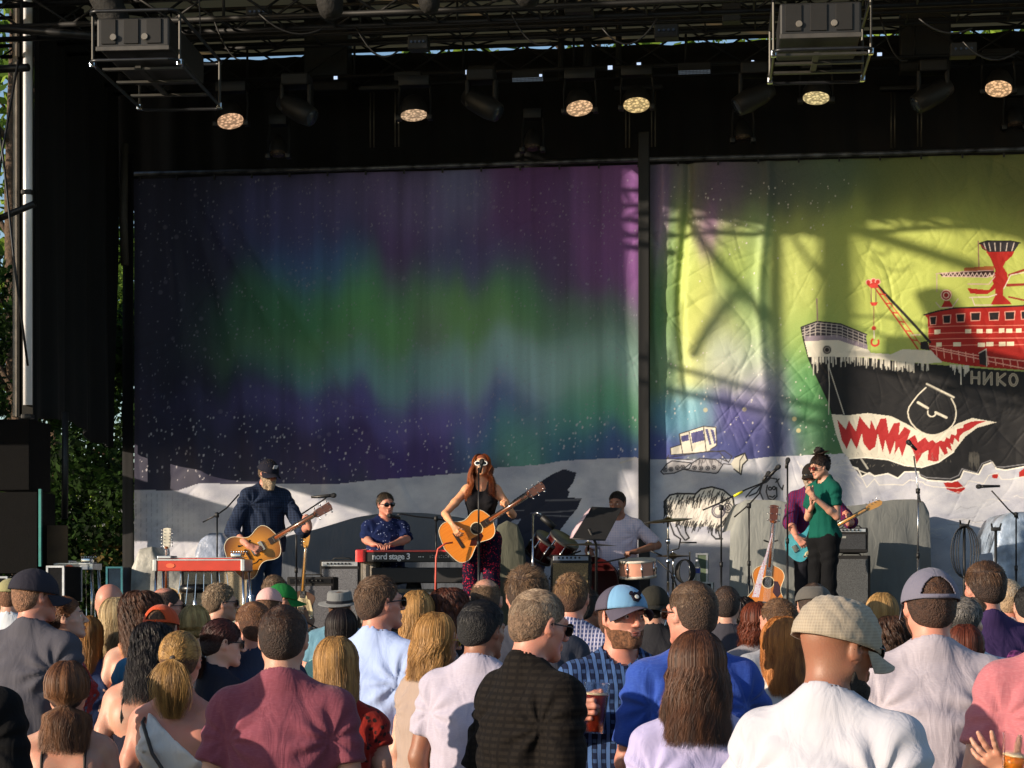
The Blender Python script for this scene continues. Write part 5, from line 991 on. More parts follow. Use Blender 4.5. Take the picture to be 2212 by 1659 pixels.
# ------------------------------------------------------------------ the crowd
SK = dict(fair='#c69f8c', light='#b88f7b', tan='#8c634f', red='#bd8775', dark='#8a5a40')
def place(x, ytop, s, turn, fig, name='person', label='', cat='person', top=1.757, group='audience standing before the stage'):
    d = FPX / s; P = at(x, ytop, d); sc = max(.84, min(1.12, P.z / top)); ro = PSI - R(turn)
    off = rotz(ro) @ Vector((fig.hc[0], fig.hc[1], 0)) * sc
    t = thing(name, label, cat, (P.x - off.x, P.y - off.y, P.z - top * sc if P.z - top * sc > .002 or P.z < top * .84 else 0), ro, group); t.scale = (sc,) * 3
    return t
def hair_of(f, t, spec, near, seed):
    k = spec[0]; col = spec[1]; c2 = spec[2] if len(spec) > 2 else None; o = spec[3] if len(spec) > 3 else {}
    m = hairmat(col, c2); sm = M(col, .75, var=.25, scale=60, bump=.6, bscale=160, key='hair_base'); n = {0: 1500, 1: 4200, 2: 8500, 3: 12500}[near]; W = {0: .0020, 1: .0012, 2: .0009, 3: .0008}[near]
    if k in ('short', 'crop', 'grey'):
        o = dict(o); ln = o.pop('ln', .022) * .72; up = o.pop('up', .35) * .62; comb = o.pop('comb', (0, .3, 0)); bald = o.pop('bald', 0); curl = o.pop('curl', 0); th = o.pop('t', .008) * .8
        sh = f.hairshell(t, sm, t=th, bald=bald, seed=seed, **o); o2 = {q: o[q] for q in ('front', 'slope', 'nape') if q in o}
        f.strands(sh, m, f.p_short(int(n * 1.5), ln, up=up, seed=seed, bald=bald, comb=comb, t=th, curl=curl, **o2), W * .8, 'hair_strands')
    elif k == 'buzz':
        o = dict(o); b = o.pop('bald', 0); sh = f.hairshell(t, sm, t=.003, bald=b, bump=.001, **o); f.strands(sh, m, f.p_short(n * 2, .007, up=.7, seed=seed, bald=b, t=.003), W * .6, 'hair_strands')
    elif k == 'long':
        o = dict(o); dn = o.pop('dens', 1); sh = f.hairshell(t, sm, t=.008, nape=-.09); f.strands(sh, m, f.p_long(int(n * dn), seed=seed, **o), W, 'hair_strands')
    elif k == 'pony':
        o = dict(o); sh = f.hairshell(t, sm, t=.006); tie = o.get('tie', (0, -.115, 0)); ps = f.p_pony(n, seed=seed, **o); f.strands(sh, m, ps, W, 'hair_strands')
        r = f.lump(sh, M('#2a211c', .6, key='hair_tie'), [((tie[0], tie[1] + .004, tie[2]), (.014, .010, .014))], 'hair_tie', .001)
    elif k == 'curly':
        o = dict(o); sh = f.hairshell(t, sm, t=.016, bump=.007); f.strands(sh, m, f.p_curly(int(n * 1.1), seed=seed, k=18, **o), W * 1.1, 'hair_strands')
    elif k == 'bun':
        o = dict(o); b = o.pop('at', (0, -.10, .03)); r_ = o.pop('r', .04); sh = f.hairshell(t, sm, t=.008, bump=.005); f.lump(sh, sm, [(b, (r_, r_, r_ * .9)), ((b[0] + r_ * .4, b[1], b[2] - r_ * .5), (r_ * .6,) * 3)], 'hair_bun', .006)
        f.strands(sh, m, f.p_pony(n, tie=b, length=.045, seed=seed, spread=.04, wave=.02), W, 'hair_strands')
    return sh
def person(x, ytop, s, turn, label, sex='m', fat=.3, head=(0, 0, 0), sk='light', hair=None, shirt=None, pants='#39404c', cap=None, gl=None, face=False, lean=0, arms=None, beard=None, top=None, seed=None, fancy=None, near=None):
    seed = seed if seed is not None else int(x) % 97; d = FPX / s
    near = near if near is not None else (3 if s > 680 else 2 if s > 520 else 1 if s > 370 else 0)
    res, hres = {3: (.009, .0042), 2: (.011, .005), 1: (.015, .007), 0: (.018, .008)}[near]
    f = Fig(sex, fat, head, arms, None, lean, res, hres); tp = top or (1.757 if not cap else 1.775)
    if f.hc[2] < 1.60 or abs(head[1]) > 12: tp = f.hc[2] + .135 + (.02 if cap else 0)
    t = place(x, ytop, s, turn, f, 'person', label, 'person', tp)
    sm = skin(SK.get(sk, sk)); f.body(t, sm)
    if hair: hair_of(f, t, hair, near, seed)
    if shirt:
        c = shirt; kw = dict(c[3]) if len(c) > 3 else {}
        mat = cloth(c[0], c[1] if len(c) > 1 else 'plain', c[2] if len(c) > 2 else None, kw.pop('sc', 1.0), key='shirt_cloth'); sh = f.shirt(t, mat, seed=seed, res=res * .85, **kw)
    f.pants(t, cloth(pants, key='trouser_cloth')); f.shoes(t, M('#22201f', .6, key='shoe_leather'))
    if cap:
        ck = dict(cap[1]) if len(cap) > 1 else {}; cm = cloth(cap[0], ck.pop('kind', 'plain'), ck.pop('c2', None), ck.pop('sc', 1), .85, key='cap_cloth', wr=.15)
        for q in ('brim_mat', 'front_mat'):
            if q in ck: ck[q] = cloth(ck[q], key='cap_cloth', wr=.15)
        co = f.cap(t, cm, **ck)
        if ck.get('opening'):                             # the strap across the opening
            mb = MB(); pts = []
            for i in range(13):
                a = (i / 12 - .5) * 1.5; pts.append((math.sin(a) * .0925, -.012 - math.cos(a) * .112, ck.get('low', .022) + .019))
            V = []; Q = []
            for p in pts: V += [(p[0], p[1], p[2] - .006), (p[0], p[1], p[2] + .008)]
            V = f.xf(V); Q = [(2 * i, 2 * i + 2, 2 * i + 3, 2 * i + 1) for i in range(12)]; so = npmesh('strap', V, Q, cm, co); so.modifiers.new('s', 'SOLIDIFY').thickness = .002
    if gl: f.glasses(t, *gl) if isinstance(gl, tuple) else f.glasses(t, M('#141415', .3, key='frame_plastic'))
    if beard: f.beard(t, M(beard[0], .8, var=.3, scale=90, bump=.8, bscale=300, key='beard_hair'), **beard[1])
    if face: f.brows(t, M(face, .8, key='brow_hair')); f.eyes(t); f.lips(t, M('#a05a4c', .5, key='lip_skin'))
    if fancy: fancy(f, t)
    return f, t
BEARD = dict(hi=-.030)
GOATEE = dict(hi=-.062, chin=.012)
def straps(mat, pts_list, w=.006):
    def fn(f, t):
        for pts in pts_list:
            mb = MB(); mb.tube([f.lp(p) for p in pts], w, 6); mb.build('strap', mat, t, True)
    return fn
# ---- nearest rows, left to right
def bare_back(f, t):
    straps(M('#120e0c', .7, key='strap_cloth'), [[(-.085, -.088, 1.24), (-.085, -.118, 1.30), (-.085, -.10, 1.38), (-.085, -.03, 1.445), (-.08, .05, 1.42)], [(.085, -.088, 1.24), (.085, -.118, 1.30), (.085, -.10, 1.38), (.085, -.03, 1.445), (.08, .05, 1.42)]])(f, t)
person(146, 1427, 620, -4, 'woman with low auburn ponytail and bare back under thin black straps, bottom left corner', 'f', .25, sk='light', hair=('long', '#38211a', '#8c5c36', dict(length=.24, wave=.009, gather=(-.055, -.105, .026, 0.0), spread=.22, back=-.05)), shirt=('#141414', 'plain', None, dict(sleeve=0, kind='strap', g=.006)), fancy=bare_back)
person(-112, 1285, 700, 10, 'person in black T-shirt cut off by the left edge of the picture', 'm', .4, shirt=('#0c0c0e', 'plain', None, dict(sleeve=.8)), hair=('short', '#2a1c14'))
def crossbody(f, t):
    straps(M('#3a342c', .5, key='strap_leather'), [[(-.125, .0, 1.438), (-.122, -.09, 1.395), (-.06, -.158, 1.28), (.02, -.155, 1.16), (.11, -.14, 1.0), (.16, -.03, .90)]], .0075)(f, t)
    straps(cloth('#e8e4de', key='shirt_cloth'), [[(-.128, .08, 1.36), (-.13, 0, 1.425), (-.122, -.08, 1.37), (-.10, -.11, 1.28)]], .016)(f, t)
person(391, 1357, 600, 8, 'woman with high streaked blond ponytail in white one-shoulder tank top with thin bag strap', 'f', .25, sk='red', hair=('pony', '#55371c', '#d8a860', dict(tie=(0, -.118, .015), length=.25, spread=.020)), shirt=('#e6e2da', 'plain', None, dict(sleeve=0, kind='oneside', g=.009, amp=.003)), fancy=crossbody)
person(612, 1302, 650, 2, 'broad man in maroon T-shirt with short dark hair seen from behind', 'm', .2, sk='light', hair=('short', '#2a1a12', '#5a3c28', dict(ln=.018, front=.07, nape=-.07)), shirt=('#7a3c4a', 'heather', '#8c5260', dict(sleeve=.66, amp=.0055)))
person(727, 1374, 585, 6, 'woman with long straight blond hair hanging over a red floral top', 'f', .3, sk='light', hair=('long', '#6e4a26', '#d6a35e', dict(length=.36, wave=.003, back=-.055, clump=30, tip=.02, face=.8, dens=1.3)), shirt=('#8c1d12', 'floral', '#200d0c', dict(sleeve=.3, hem=.9)))
person(822, 1241, 480, 34, 'man in pale blue button shirt and black sunglasses with faded short brown hair', 'm', .45, head=(26, 4, 0), sk='red', gl=True, hair=('short', '#3f2c1f', '#7c6048', dict(ln=.026, front=.066, up=.6, t=.010, curl=.2)), shirt=('#9fb2dc', 'plain', None, dict(sleeve=.9, collar=True, amp=.0085)))
person(1044, 1294, 545, 20, 'man with thick black hair and bare neck in pale lavender grey T-shirt', 'm', .35, head=(22, -4, 0), sk='tan', hair=('short', '#0b0a0c', '#1f1c20', dict(ln=.035, up=.35, t=.014, front=.068)), shirt=('#a9a3b4', 'heather', '#b9b4c4', dict(sleeve=.7)))
person(1166, 1267, 640, 54, 'man with thinning sandy grey hair and dark glasses in black checked polo shirt', 'm', .05, head=(6, -10, 0), sk='red', gl=True, hair=('short', '#6a5442', '#c0a88c', dict(ln=.020, up=.7, t=.007, front=.066)), shirt=('#100d0c', 'band', '#1b1714', dict(sleeve=.95, collar=True, sc=.9, amp=.007)))
person(1506, 1361, 735, -3, 'woman with long chestnut hair in pale lavender top', 'f', .4, head=(3, -4, 0), sk='light', hair=('long', '#261610', '#6e4428', dict(length=.235, wave=.012, back=-.05, spread=.34, clump=22, tip=-.01, face=.7, dens=1.4)), shirt=('#a6a0c6', 'plain', None, dict(sleeve=1.6)), fancy=straps(M('#39564c', .6, key='strap_leather'), [[(.13, -.02, 1.44), (.10, -.11, 1.37), (.04, -.138, 1.28), (-.06, -.135, 1.12)]], .007))
person(1492, 1251, 585, -12, 'large man in royal blue T-shirt with short brown hair and glasses looking left', 'm', .35, head=(-24, 0, 0), sk='red', gl=True, hair=('short', '#3c2a1e', '#7d6249', dict(ln=.014, up=.6)), shirt=('#25449a', 'heather', '#3a5cac', dict(sleeve=.8, amp=.007)), arms=dict(r=dict(el=(.33, .16, 1.12), wr=(.16, .34, 1.16), dir=(-.7, .7, .1), n=(0, 0, -1), fine=False), l=dict(el=(-.24, .04, 1.10), wr=(-.14, .27, 1.02), dir=(.3, 1, 0), n=(.3, 0, -1), fine=False)))
# the man facing the camera with a beer
def capmark(f, t):
    co = [c for c in t.children if c.name.startswith('cap')][0]
    mb = MB(); base = MB()
    def put(x, z, rad, n, h, b):
        a = x / .09; c = np.array((math.sin(a) * .094, -.012 + math.cos(a) * .113, .075 + z)); c[1] -= z * .45; nn = Vector((math.sin(a), math.cos(a), .55)).normalized()
        b.lathe(f.xf([c])[0], [(.0005, h), (rad, h), (rad, -.004)], n, f.Rh @ np.array(nn))
    put(0, .004, .021, 6, .004, base); put(-.017, .018, .008, 10, .005, base); put(.017, .018, .008, 10, .005, base); base.build('badge', cloth('#1f1a26', key='cap_cloth'), co)
    put(.001, .002, .0085, 14, .007, mb); mb.build('badge_ball', cloth('#e2ddd0', key='cap_cloth'), co)
def framer(x, ytop, s, turn, top, hc=None):
    hc = Fig().hc if hc is None else hc; d = FPX / s; P = at(x, ytop, d); sc = max(.84, min(1.12, P.z / top)); ro = PSI - R(turn); off = rotz(ro) @ Vector((hc[0], hc[1], 0)) * sc; base = Vector((P.x - off.x, P.y - off.y, P.z - top * sc)); inv = Matrix.Rotation(-ro, 3, 'Z')
    if P.z - top * sc <= .002 and P.z >= top * .84: base.z = 0
    return (lambda a, b, dd=0.0: np.array((inv @ (at(a, b, d - dd) - base)) / sc)), (lambda dx, dz, tw=0.0: np.array(inv @ (Vector(_r) * dx + Vector((0, 0, dz)) - Vector(_fh) * tw)))
LB, DB = framer(1346, 1254, 560, 170, 1.775)
fB, tB = person(1346, 1254, 560, 170, 'bearded man in light blue and grey cap and navy plaid shirt facing the camera', 'm', .25, head=(-18, 2, 0), sk='red', hair=('short', '#4a2c1c', '#6a4430', dict(ln=.012)), cap=('#4e4a58', dict(front_mat='#6c98bc', brim_mat='#4e4a58', t=.018, tilt=-3, low=.034, brim_len=.06)), face='#4a2c1c',
    beard=('#7a5238', BEARD), shirt=('#131d38', 'plaid', '#3f5a88', dict(sleeve=1.95, collar=True, sc=1.3, amp=.007)), pants='#2a3040',
    arms=dict(r=dict(el=LB(1236, 1590, .05), wr=LB(1240, 1534, .27), dir=DB(.42, .06, .9), n=DB(1, 0, -.25), curls=[.92, .95, .98, 1.0], thumb=(.62, .5, .55), tc=.35, spread=.05, hs=1.1)), fancy=capmark)
person(1812, 1270, 880, 34, 'large man in white T-shirt with crinkled khaki cap and sunglasses at lower right', 'm', .45, head=(26, -8, 0), sk='tan', cap=('#948878', dict(kind='check', c2='#a89c8a', sc=3.0, t=.023, flat=.97, low=.008, wrinkle=.0020, brim_len=.066, tilt=7)), gl=(M('#0c0c0e', .15, key='frame_plastic'), M('#12402c', .08, key='green_lens', spec=.9)), beard=('#2a2422', GOATEE),
    shirt=('#b4b4be', 'plain', None, dict(sleeve=.75, amp=.008)))
person(2008, 1215, 635, 4, 'man in grey cap with strap opening at the back and pale grey T-shirt', 'm', .55, head=(-8, 0, 0), sk='red', cap=('#6a6878', dict(opening=True, t=.017, low=.016)), hair=('short', '#3a2418', '#6a4830', dict(ln=.012)), shirt=('#a39ca6', 'heather', '#b2acb6', dict(sleeve=.75, amp=.007)), beard=('#5a3420', BEARD))
LP, DP = framer(2292, 1225, 680, 10, 1.757)
fP, tP = person(2292, 1225, 680, 10, 'person in faded pink T-shirt holding a plastic cup at the right edge', 'm', .45, sk='light', hair=('short', '#4a3424'), shirt=('#a8626a', 'heather', '#b87c82', dict(sleeve=.62)), arms=dict(l=dict(el=(-.27, -.06, 1.09), wr=LP(2186, 1672, .26), dir=DP(-.75, .62, .2), n=DP(.35, .5, -.6), curls=[.10, .12, .22, .3], spread=.34, thumb=(.5, .9, .2))))
# ---- second and third rows
person(78, 1222, 440, 24, 'tall man in charcoal T-shirt and dark cap with bill to the right', 'm', .7, head=(30, 0, 0), sk='red', cap=('#2b2a33', dict(t=.024)), hair=('short', '#7d5a44', '#b08868', dict(nape=-.09)), shirt=('#4c4b53', 'plain', None, dict(sleeve=.75, amp=.009)))
person(143, 1283, 430, 70, 'woman with curled brown updo looking right in red patterned blouse', 'f', .3, head=(14, 8, 0), sk='fair', hair=('bun', '#3a2115', '#8a5a38', dict(at=(0, -.10, .01), r=.042)), shirt=('#9c2a26', 'floral', '#5a6a80', dict(sleeve=.85)), face='#3a2115')
person(24, 1244, 300, 10, 'person in khaki cap and white T-shirt at the far left edge', 'm', .3, cap=('#8f8a62', {}), sk='light', hair=('short', '#6a4630'), shirt=('#c9cdd4',))
person(190, 1330, 400, -4, 'woman with golden brown hair hidden behind the charcoal T-shirt man', 'f', .2, hair=('long', '#6a4420', '#b8803c', dict(length=.3, wave=.006)), shirt=('#2c3a5c',), sk='light')
person(238, 1257, 375, 6, 'bald man with round shaved head in the left crowd', 'm', .5, sk='red', shirt=('#8a7458',))
person(249, 1290, 390, -6, 'woman with long pale blond wavy hair standing below the bald man', 'f', .3, hair=('long', '#8a6c48', '#e8cf9a', dict(length=.27, wave=.012, back=-.05)), shirt=('#c8a088', 'plain', None, dict(sleeve=0, kind='tank')), sk='fair')
person(305, 1281, 400, -10, 'woman with voluminous brown ringlets beside the pale blond woman', 'f', .3, hair=('curly', '#2c1a12', '#6a4630', dict(length=.26, vol=.05)), shirt=('#b07858', 'plain', None, dict(sleeve=0, kind='tank')), sk='fair')
person(350, 1299, 420, 6, 'man in orange cap and teal blue T-shirt', 'm', .5, head=(4, 0, 0), sk='light', cap=('#c2491f', dict(opening=True, t=.018)), hair=('short', '#4a3020', '#7a5838', dict(ln=.02)), shirt=('#3c7594', 'plain', None, dict(sleeve=.7)))
person(361, 1266, 350, 40, 'man with shaved stubbly head and sunburnt scalp', 'm', .4, sk='red', head=(20, 0, 0), hair=('buzz', '#3a2c26', None, dict(bald=.055)), shirt=('#6a6a70',), gl=True)
person(330, 1345, 500, 4, 'woman with black ringlets leaning, bare back under dark lace straps', 'f', .25, head=(-6, -16, 8), lean=8, sk='light', hair=('curly', '#0c0a0b', '#2a201c', dict(length=.30, vol=.03)), shirt=('#1a1a28', 'plain', None, dict(sleeve=0, kind='strap', g=.006)), fancy=bare_back)
person(421, 1307, 395, 8, 'woman with short choppy blond bob', 'f', .2, hair=('long', '#7c5c30', '#e0bd78', dict(length=.05, wave=.014, spread=.2, back=0, face=.6)), shirt=('#b8b0a8',), sk='fair')
person(482, 1331, 490, 48, 'woman with sleek dark auburn hair and black sunglasses turned right', 'f', .3, head=(24, -4, 0), sk='fair', gl=True, hair=('pony', '#230d0c', '#4a1b14', dict(tie=(0, -.10, -.07), length=.12, spread=.02)), shirt=('#222430', 'plain', None, dict(sleeve=.5)))
person(478, 1259, 335, 42, 'man with curly grey brown hair and dark glasses', 'm', .3, head=(28, 0, 0), gl=True, hair=('short', '#5c4a38', '#b09a7c', dict(ln=.03, up=.7, curl=.4, t=.014)), shirt=('#74706a',), sk='light')
person(545, 1296, 480, -24, 'man with cropped copper brown hair just left of the maroon T-shirt man', 'm', .35, head=(-14, -2, 0), sk='red', hair=('short', '#4e2f1c', '#96683f', dict(ln=.012, up=.6)), shirt=('#30384c',))
person(583, 1262, 300, 16, 'person in pale pink cap', 'f', .2, cap=('#d4a6a2', dict(t=.02)), hair=('short', '#5a3c28'), sk='fair', shirt=('#7d88a0',))
person(612, 1256, 270, 55, 'person in green cap with its bill pointing right', 'm', .4, head=(20, -4, 0), cap=('#1e6a34', dict(t=.024, brim_len=.085)), hair=('short', '#6a5240', '#a08868', dict(ln=.03)), shirt=('#6a7080',), sk='light')
person(593, 1243, 262, 5, 'person with frizzy brown hair behind the pink cap', 'm', .3, hair=('short', '#4f3c2c', '#8a7058', dict(ln=.04, up=.8, t=.02)), shirt=('#555a66',), sk='light')
def fedora(f, t): f.hat(t, cloth('#77797a', 'check', '#55585a', 3, key='felt'), cloth('#2c2c30', key='felt'))
person(735, 1267, 290, 12, 'man in grey checked fedora and blue shirt', 'm', .6, top=1.79, hair=('short', '#5a3c28', '#8a6444', dict(front=.03)), shirt=('#5a8296',), sk='red', fancy=fedora)
person(738, 1313, 400, 5, 'woman with long straight near-black hair below the fedora', 'f', .2, hair=('long', '#120c0c', '#30221e', dict(length=.22, wave=.002)), shirt=('#8fc0b4',), sk='light')
person(902, 1275, 410, 6, 'woman with long golden blond hair between the blue shirt man and the braided woman', 'f', .25, hair=('long', '#7a552c', '#dda862', dict(length=.25, wave=.010, back=-.05)), shirt=('#6e6a72',), sk='light')
person(970, 1272, 405, 4, 'woman with dark reddish curls and dark T-shirt', 'f', .4, hair=('curly', '#2a1611', '#6b3a26', dict(length=.14, vol=.035)), shirt=('#26252a', 'plain', None, dict(sleeve=.7)), sk='light')
person(1050, 1246, 400, 8, 'man with bald crown ringed by brown hair in front of the singer', 'm', .4, sk='light', hair=('buzz', '#4a3828', '#8c7050', dict(bald=.062)), shirt=('#50545c',))
def braid(f, t):
    mb = MB()
    for k in range(11):
        z = .05 - k * .021; a = (-1) ** k * .005; mb.lathe(f.xf([(-.066 + k * .0012 + a * .6, -.05 - .003 * k, z)])[0], [(.001, .015), (.008, .008), (.0095, 0), (.007, -.008), (.001, -.014)], 8, f.Rh @ np.array((a * 40, .2, 1)))
    mb.build('braid', hairmat('#8a6232', '#e0b870'), t, True)
person(948, 1322, 500, 48, 'woman with side braid in blond hair and green and gold sunglasses', 'f', .3, head=(24, -6, 0), sk='fair', gl=(M('#b59a3c', .35, key='gold_frame'), M('#5a4a18', .15, key='amber_lens')), hair=('long', '#7c5428', '#dba762', dict(length=.20, wave=.012, face=1.1, back=-.03)), shirt=('#9c8a80', 'plain', None, dict(sleeve=.3)), fancy=braid)
person(1138, 1221, 500, -6, 'tall man with tousled dark brown hair behind the sandy haired man', 'm', .4, hair=('short', '#33231a', '#86684a', dict(ln=.034, up=.8, curl=.3, t=.013)), shirt=('#3a3d48',), sk='red')
person(1236, 1236, 420, 14, 'man in blue and white plaid shirt with messy brown hair', 'm', .6, hair=('short', '#4a3020', '#a07c54', dict(ln=.03, up=.8, curl=.3)), shirt=('#3a4876', 'plaid', '#b9b6cc', dict(sleeve=.9, sc=2.4)), sk='red')
person(1266, 1267, 375, 30, 'young man with black spiky hair and dark T-shirt', 'm', .3, head=(12, 0, 0), hair=('short', '#120e0e', '#38291f', dict(ln=.03, up=.75)), shirt=('#25222a',), sk='tan')
person(1413, 1259, 350, 10, 'man in dark olive cap and black T-shirt behind the blue cap man', 'm', .4, cap=('#2e2d28', dict(back=True, t=.018)), hair=('short', '#1a1412', '#3a2c24', dict(ln=.03, nape=-.09)), shirt=('#2a2a2e',), sk='light')
person(1570, 1263, 355, 12, 'young man with short dark hair and dark grey T-shirt right of the blue shirt man', 'm', .2, hair=('short', '#2a1b14', '#6a4c36', dict(ln=.014)), shirt=('#3b3a42', 'plain', None, dict(sleeve=.8)), sk='light')
person(1631, 1300, 370, -12, 'woman with short dark copper red hair', 'f', .2, hair=('long', '#3c160e', '#8a4224', dict(length=.16, wave=.02, spread=.3)), shirt=('#7d7a80',), sk='light')
person(1678, 1291, 430, -22, 'man with tight brown curls left of the khaki cap', 'm', .4, head=(-14, 0, 0), hair=('short', '#4a3323', '#8a6644', dict(ln=.018, up=.8, curl=.4, t=.012)), shirt=('#96989e',), sk='red')
person(1690, 1331, 560, -6, 'woman with long copper blond hair and white top left of the khaki cap man', 'f', .3, hair=('long', '#7a3f1a', '#dd9148', dict(length=.20, wave=.008, back=-.05)), shirt=('#d6d2cd', 'plain', None, dict(sleeve=.6)), sk='fair')
person(1757, 1249, 400, 4, 'person in flat grey camouflage cap behind the khaki cap', 'm', .3, cap=('#55524e', dict(brim=False, flat=.8, t=.02)), hair=('short', '#3a2c24'), shirt=('#44464c',), sk='light')
person(1905, 1280, 390, 4, 'woman with honey blond hair between the khaki and grey caps', 'f', .2, hair=('long', '#7a5a30', '#cfa464', dict(length=.12, wave=.005)), shirt=('#8a84a0',), sk='light')
person(1926, 1330, 450, 10, 'person with dark curly hair squeezed beside the grey cap man', 'f', .2, hair=('curly', '#20150f', '#5c3c28', dict(length=.06, vol=.02)), shirt=('#3c3a40',), sk='light')
person(2084, 1288, 470, 22, 'man with wavy salt and pepper hair', 'm', .4, head=(20, 0, 0), hair=('short', '#2c2927', '#9a948c', dict(ln=.035, up=.35, t=.014)), shirt=('#c4c8d6',), sk='light')
person(2124, 1278, 440, 38, 'man with dark hair looking right in front of the tall man', 'm', .4, head=(20, 0, 0), hair=('short', '#1c1512', '#4a3a2e', dict(ln=.03)), shirt=('#3a1c40', 'check', '#7a3a70'), sk='red')
person(2084, 1348, 480, 6, 'woman with dark auburn bob at lower right', 'f', .2, hair=('long', '#36170f', '#7a3a22', dict(length=.07, wave=.005)), shirt=('#5c586a',), sk='light')
person(2125, 1211, 440, -12, 'tall man with brown quiff at upper right of the crowd', 'm', .3, head=(-10, 0, 0), hair=('short', '#2c1c14', '#6e5038', dict(ln=.034, up=.75, t=.014)), shirt=('#3b2c52',), sk='red')
person(2173, 1248, 375, -4, 'man with pale silver blond crew cut', 'm', .4, hair=('short', '#9c8468', '#dccbb0', dict(ln=.018, up=.7)), shirt=('#a8a4b4',), sk='red')
person(2172, 1328, 400, 8, 'woman with tight blond hair bun at the right edge', 'f', .2, hair=('bun', '#7c5c30', '#dcb878', dict(at=(0, -.11, -.02), r=.03)), shirt=('#7a5a88',), sk='red')
person(2222, 1262, 380, 0, 'person with black hair cut off by the right edge', 'm', .3, hair=('short', '#0d0b0c', '#201c1c', dict(ln=.03)), shirt=('#303038',), sk='light')
person(1600, 1290, 330, 3, 'woman with very dark bushy hair low between the dark T-shirt and brown curls', 'f', .2, hair=('curly', '#100b0b', '#241815', dict(length=.1, vol=.03)), shirt=('#332f38',), sk='light')
# ---- the cups they hold
def cup(name, loc, rot, mat, liquid, level, label, h=.148, r0=.031, r1=.044):
    t = thing(name, label, 'cup', loc, rot); w = .0012; mb = MB()
    mb.lathe((0, 0, 0), [(.001, .004), (r0 - w, .004), (r0 + (r1 - r0) * .99 - w, h), (r1 - w, h + .001), (r1 + .0012, h), (r1 + .0012, h - .004), (r1 - .0002, h - .006), (r0, 0), (.001, 0)], 40, caps=False); mb.build('cup_wall', mat, t, True)
    rl = r0 + (r1 - r0) * level - w - .0008; mb = MB(); mb.lathe((0, 0, 0), [(.0005, .006), (r0 - w - .001, .006), (rl, h * level), (.0005, h * level)], 36, caps=False); mb.build('beer', liquid, t, True)
    mb = MB(); mb.lathe((0, 0, 0), [(.0005, h * level + .0007), (rl, h * level + .0007), (rl, h * level + .006), (.0005, h * level + .007)], 36, caps=False); mb.build('foam', M('#dcc9a4', .7, bump=.3, bscale=300, key='beer_foam'), t, True); return t
def clear(tint=(1, 1, 1), name='clear_plastic', rough=.04):
    m, nt, b, out = newmat(name); b.inputs['Base Color'].default_value = tint + (1,); b.inputs['Transmission Weight'].default_value = 1; b.inputs['Roughness'].default_value = rough; b.inputs['IOR'].default_value = 1.12
    tr = N(nt, 'ShaderNodeBsdfTransparent'); tr.inputs[0].default_value = tint + (1,); mx = N(nt, 'ShaderNodeMixShader'); mx.inputs[0].default_value = .45
    nt.links.new(tr.outputs[0], mx.inputs[1]); nt.links.new(b.outputs[0], mx.inputs[2]); nt.links.new(mx.outputs[0], out.inputs[0]); return m
PLASTIC = clear()
def liquid(col, key):
    m, nt, b, out = newmat(key); b.inputs['Base Color'].default_value = srgb(col) + (1,); b.inputs['Roughness'].default_value = .08; b.inputs['Transmission Weight'].default_value = .35; b.inputs['Subsurface Weight'].default_value = .3; b.inputs['Subsurface Scale'].default_value = .02; return m
def in_hand(f, t, sd, size=.036, along=.085):
    a = f.arm(sd); dr = a[3] / np.linalg.norm(a[3]); n = a[4] - dr * a[4].dot(dr); n /= np.linalg.norm(n); bpy.context.view_layer.update()
    return t.matrix_world @ Vector(a[2] + dr * along + n * size)
pB = in_hand(fB, tB, 1, .046, .082); cup('beer_cup', pB + Vector((0, 0, -.085)), (0, R(3), 0), PLASTIC, liquid('#7a2412', 'red_ale'), .76, 'tall clear plastic cup of red beer in the blue cap man\'s hand', h=.185, r0=.034, r1=.049)
pP = in_hand(fP, tP, -1, .048, .10); cup('beer_cup', at(2188, 1668, FPX / 680 - .36), (R(3), R(8), 0), PLASTIC, liquid('#d8822a', 'amber_beer'), .42, 'clear plastic cup with a little amber beer at lower right', h=.115, r0=.033, r1=.046)
# ------------------------------------------------------------------ instruments
def outline(ws, L, n=60):
    """closed guitar outline from half widths ws at even stations along length L (tail at -L/2)"""
    t = np.linspace(0, 1, n); u = (1 - np.cos(t * math.pi)) / 2; xs = np.linspace(0, 1, len(ws)); w = np.interp(u, xs, ws)
    k = np.ones(5) / 5; w2 = np.convolve(np.pad(w, 2, mode='edge'), k, 'valid'); w2[0] = w2[-1] = 0; w2[1:-1] = np.maximum(w2[1:-1], .004)
    x = u * L - L / 2; return [(a, b) for a, b in zip(x, w2)] + [(a, -b) for a, b in list(zip(x, w2))[-2:0:-1]]
AC = [0, .150, .182, .196, .198, .190, .170, .145, .124, .116, .120, .132, .142, .143, .132, .098, 0]
def wood(c, c2, key='wood', sc=8, coat=.6, rough=.3):
    k_ = ('wood', c, c2, sc); 
    if k_ in _mats: return _mats[k_]
    m, nt, b, out = newmat(key); tc = N(nt, 'ShaderNodeTexCoord'); mp = N(nt, 'ShaderNodeMapping'); mp.inputs['Scale'].default_value = (1.2, 26, 26); nt.links.new(tc.outputs['Object'], mp.inputs[0])
    nz = N(nt, 'ShaderNodeTexNoise'); nz.inputs['Scale'].default_value = sc * .5; nz.inputs['Detail'].default_value = 4; nt.links.new(mp.outputs[0], nz.inputs['Vector']); nt.links.new(mixrgb(nt, nz.outputs[0], srgb(c), srgb(c2)), b.inputs['Base Color'])
    b.inputs['Roughness'].default_value = rough; b.inputs['Coat Weight'].default_value = coat; b.inputs['Coat Roughness'].default_value = .12; _mats[k_] = m; return m
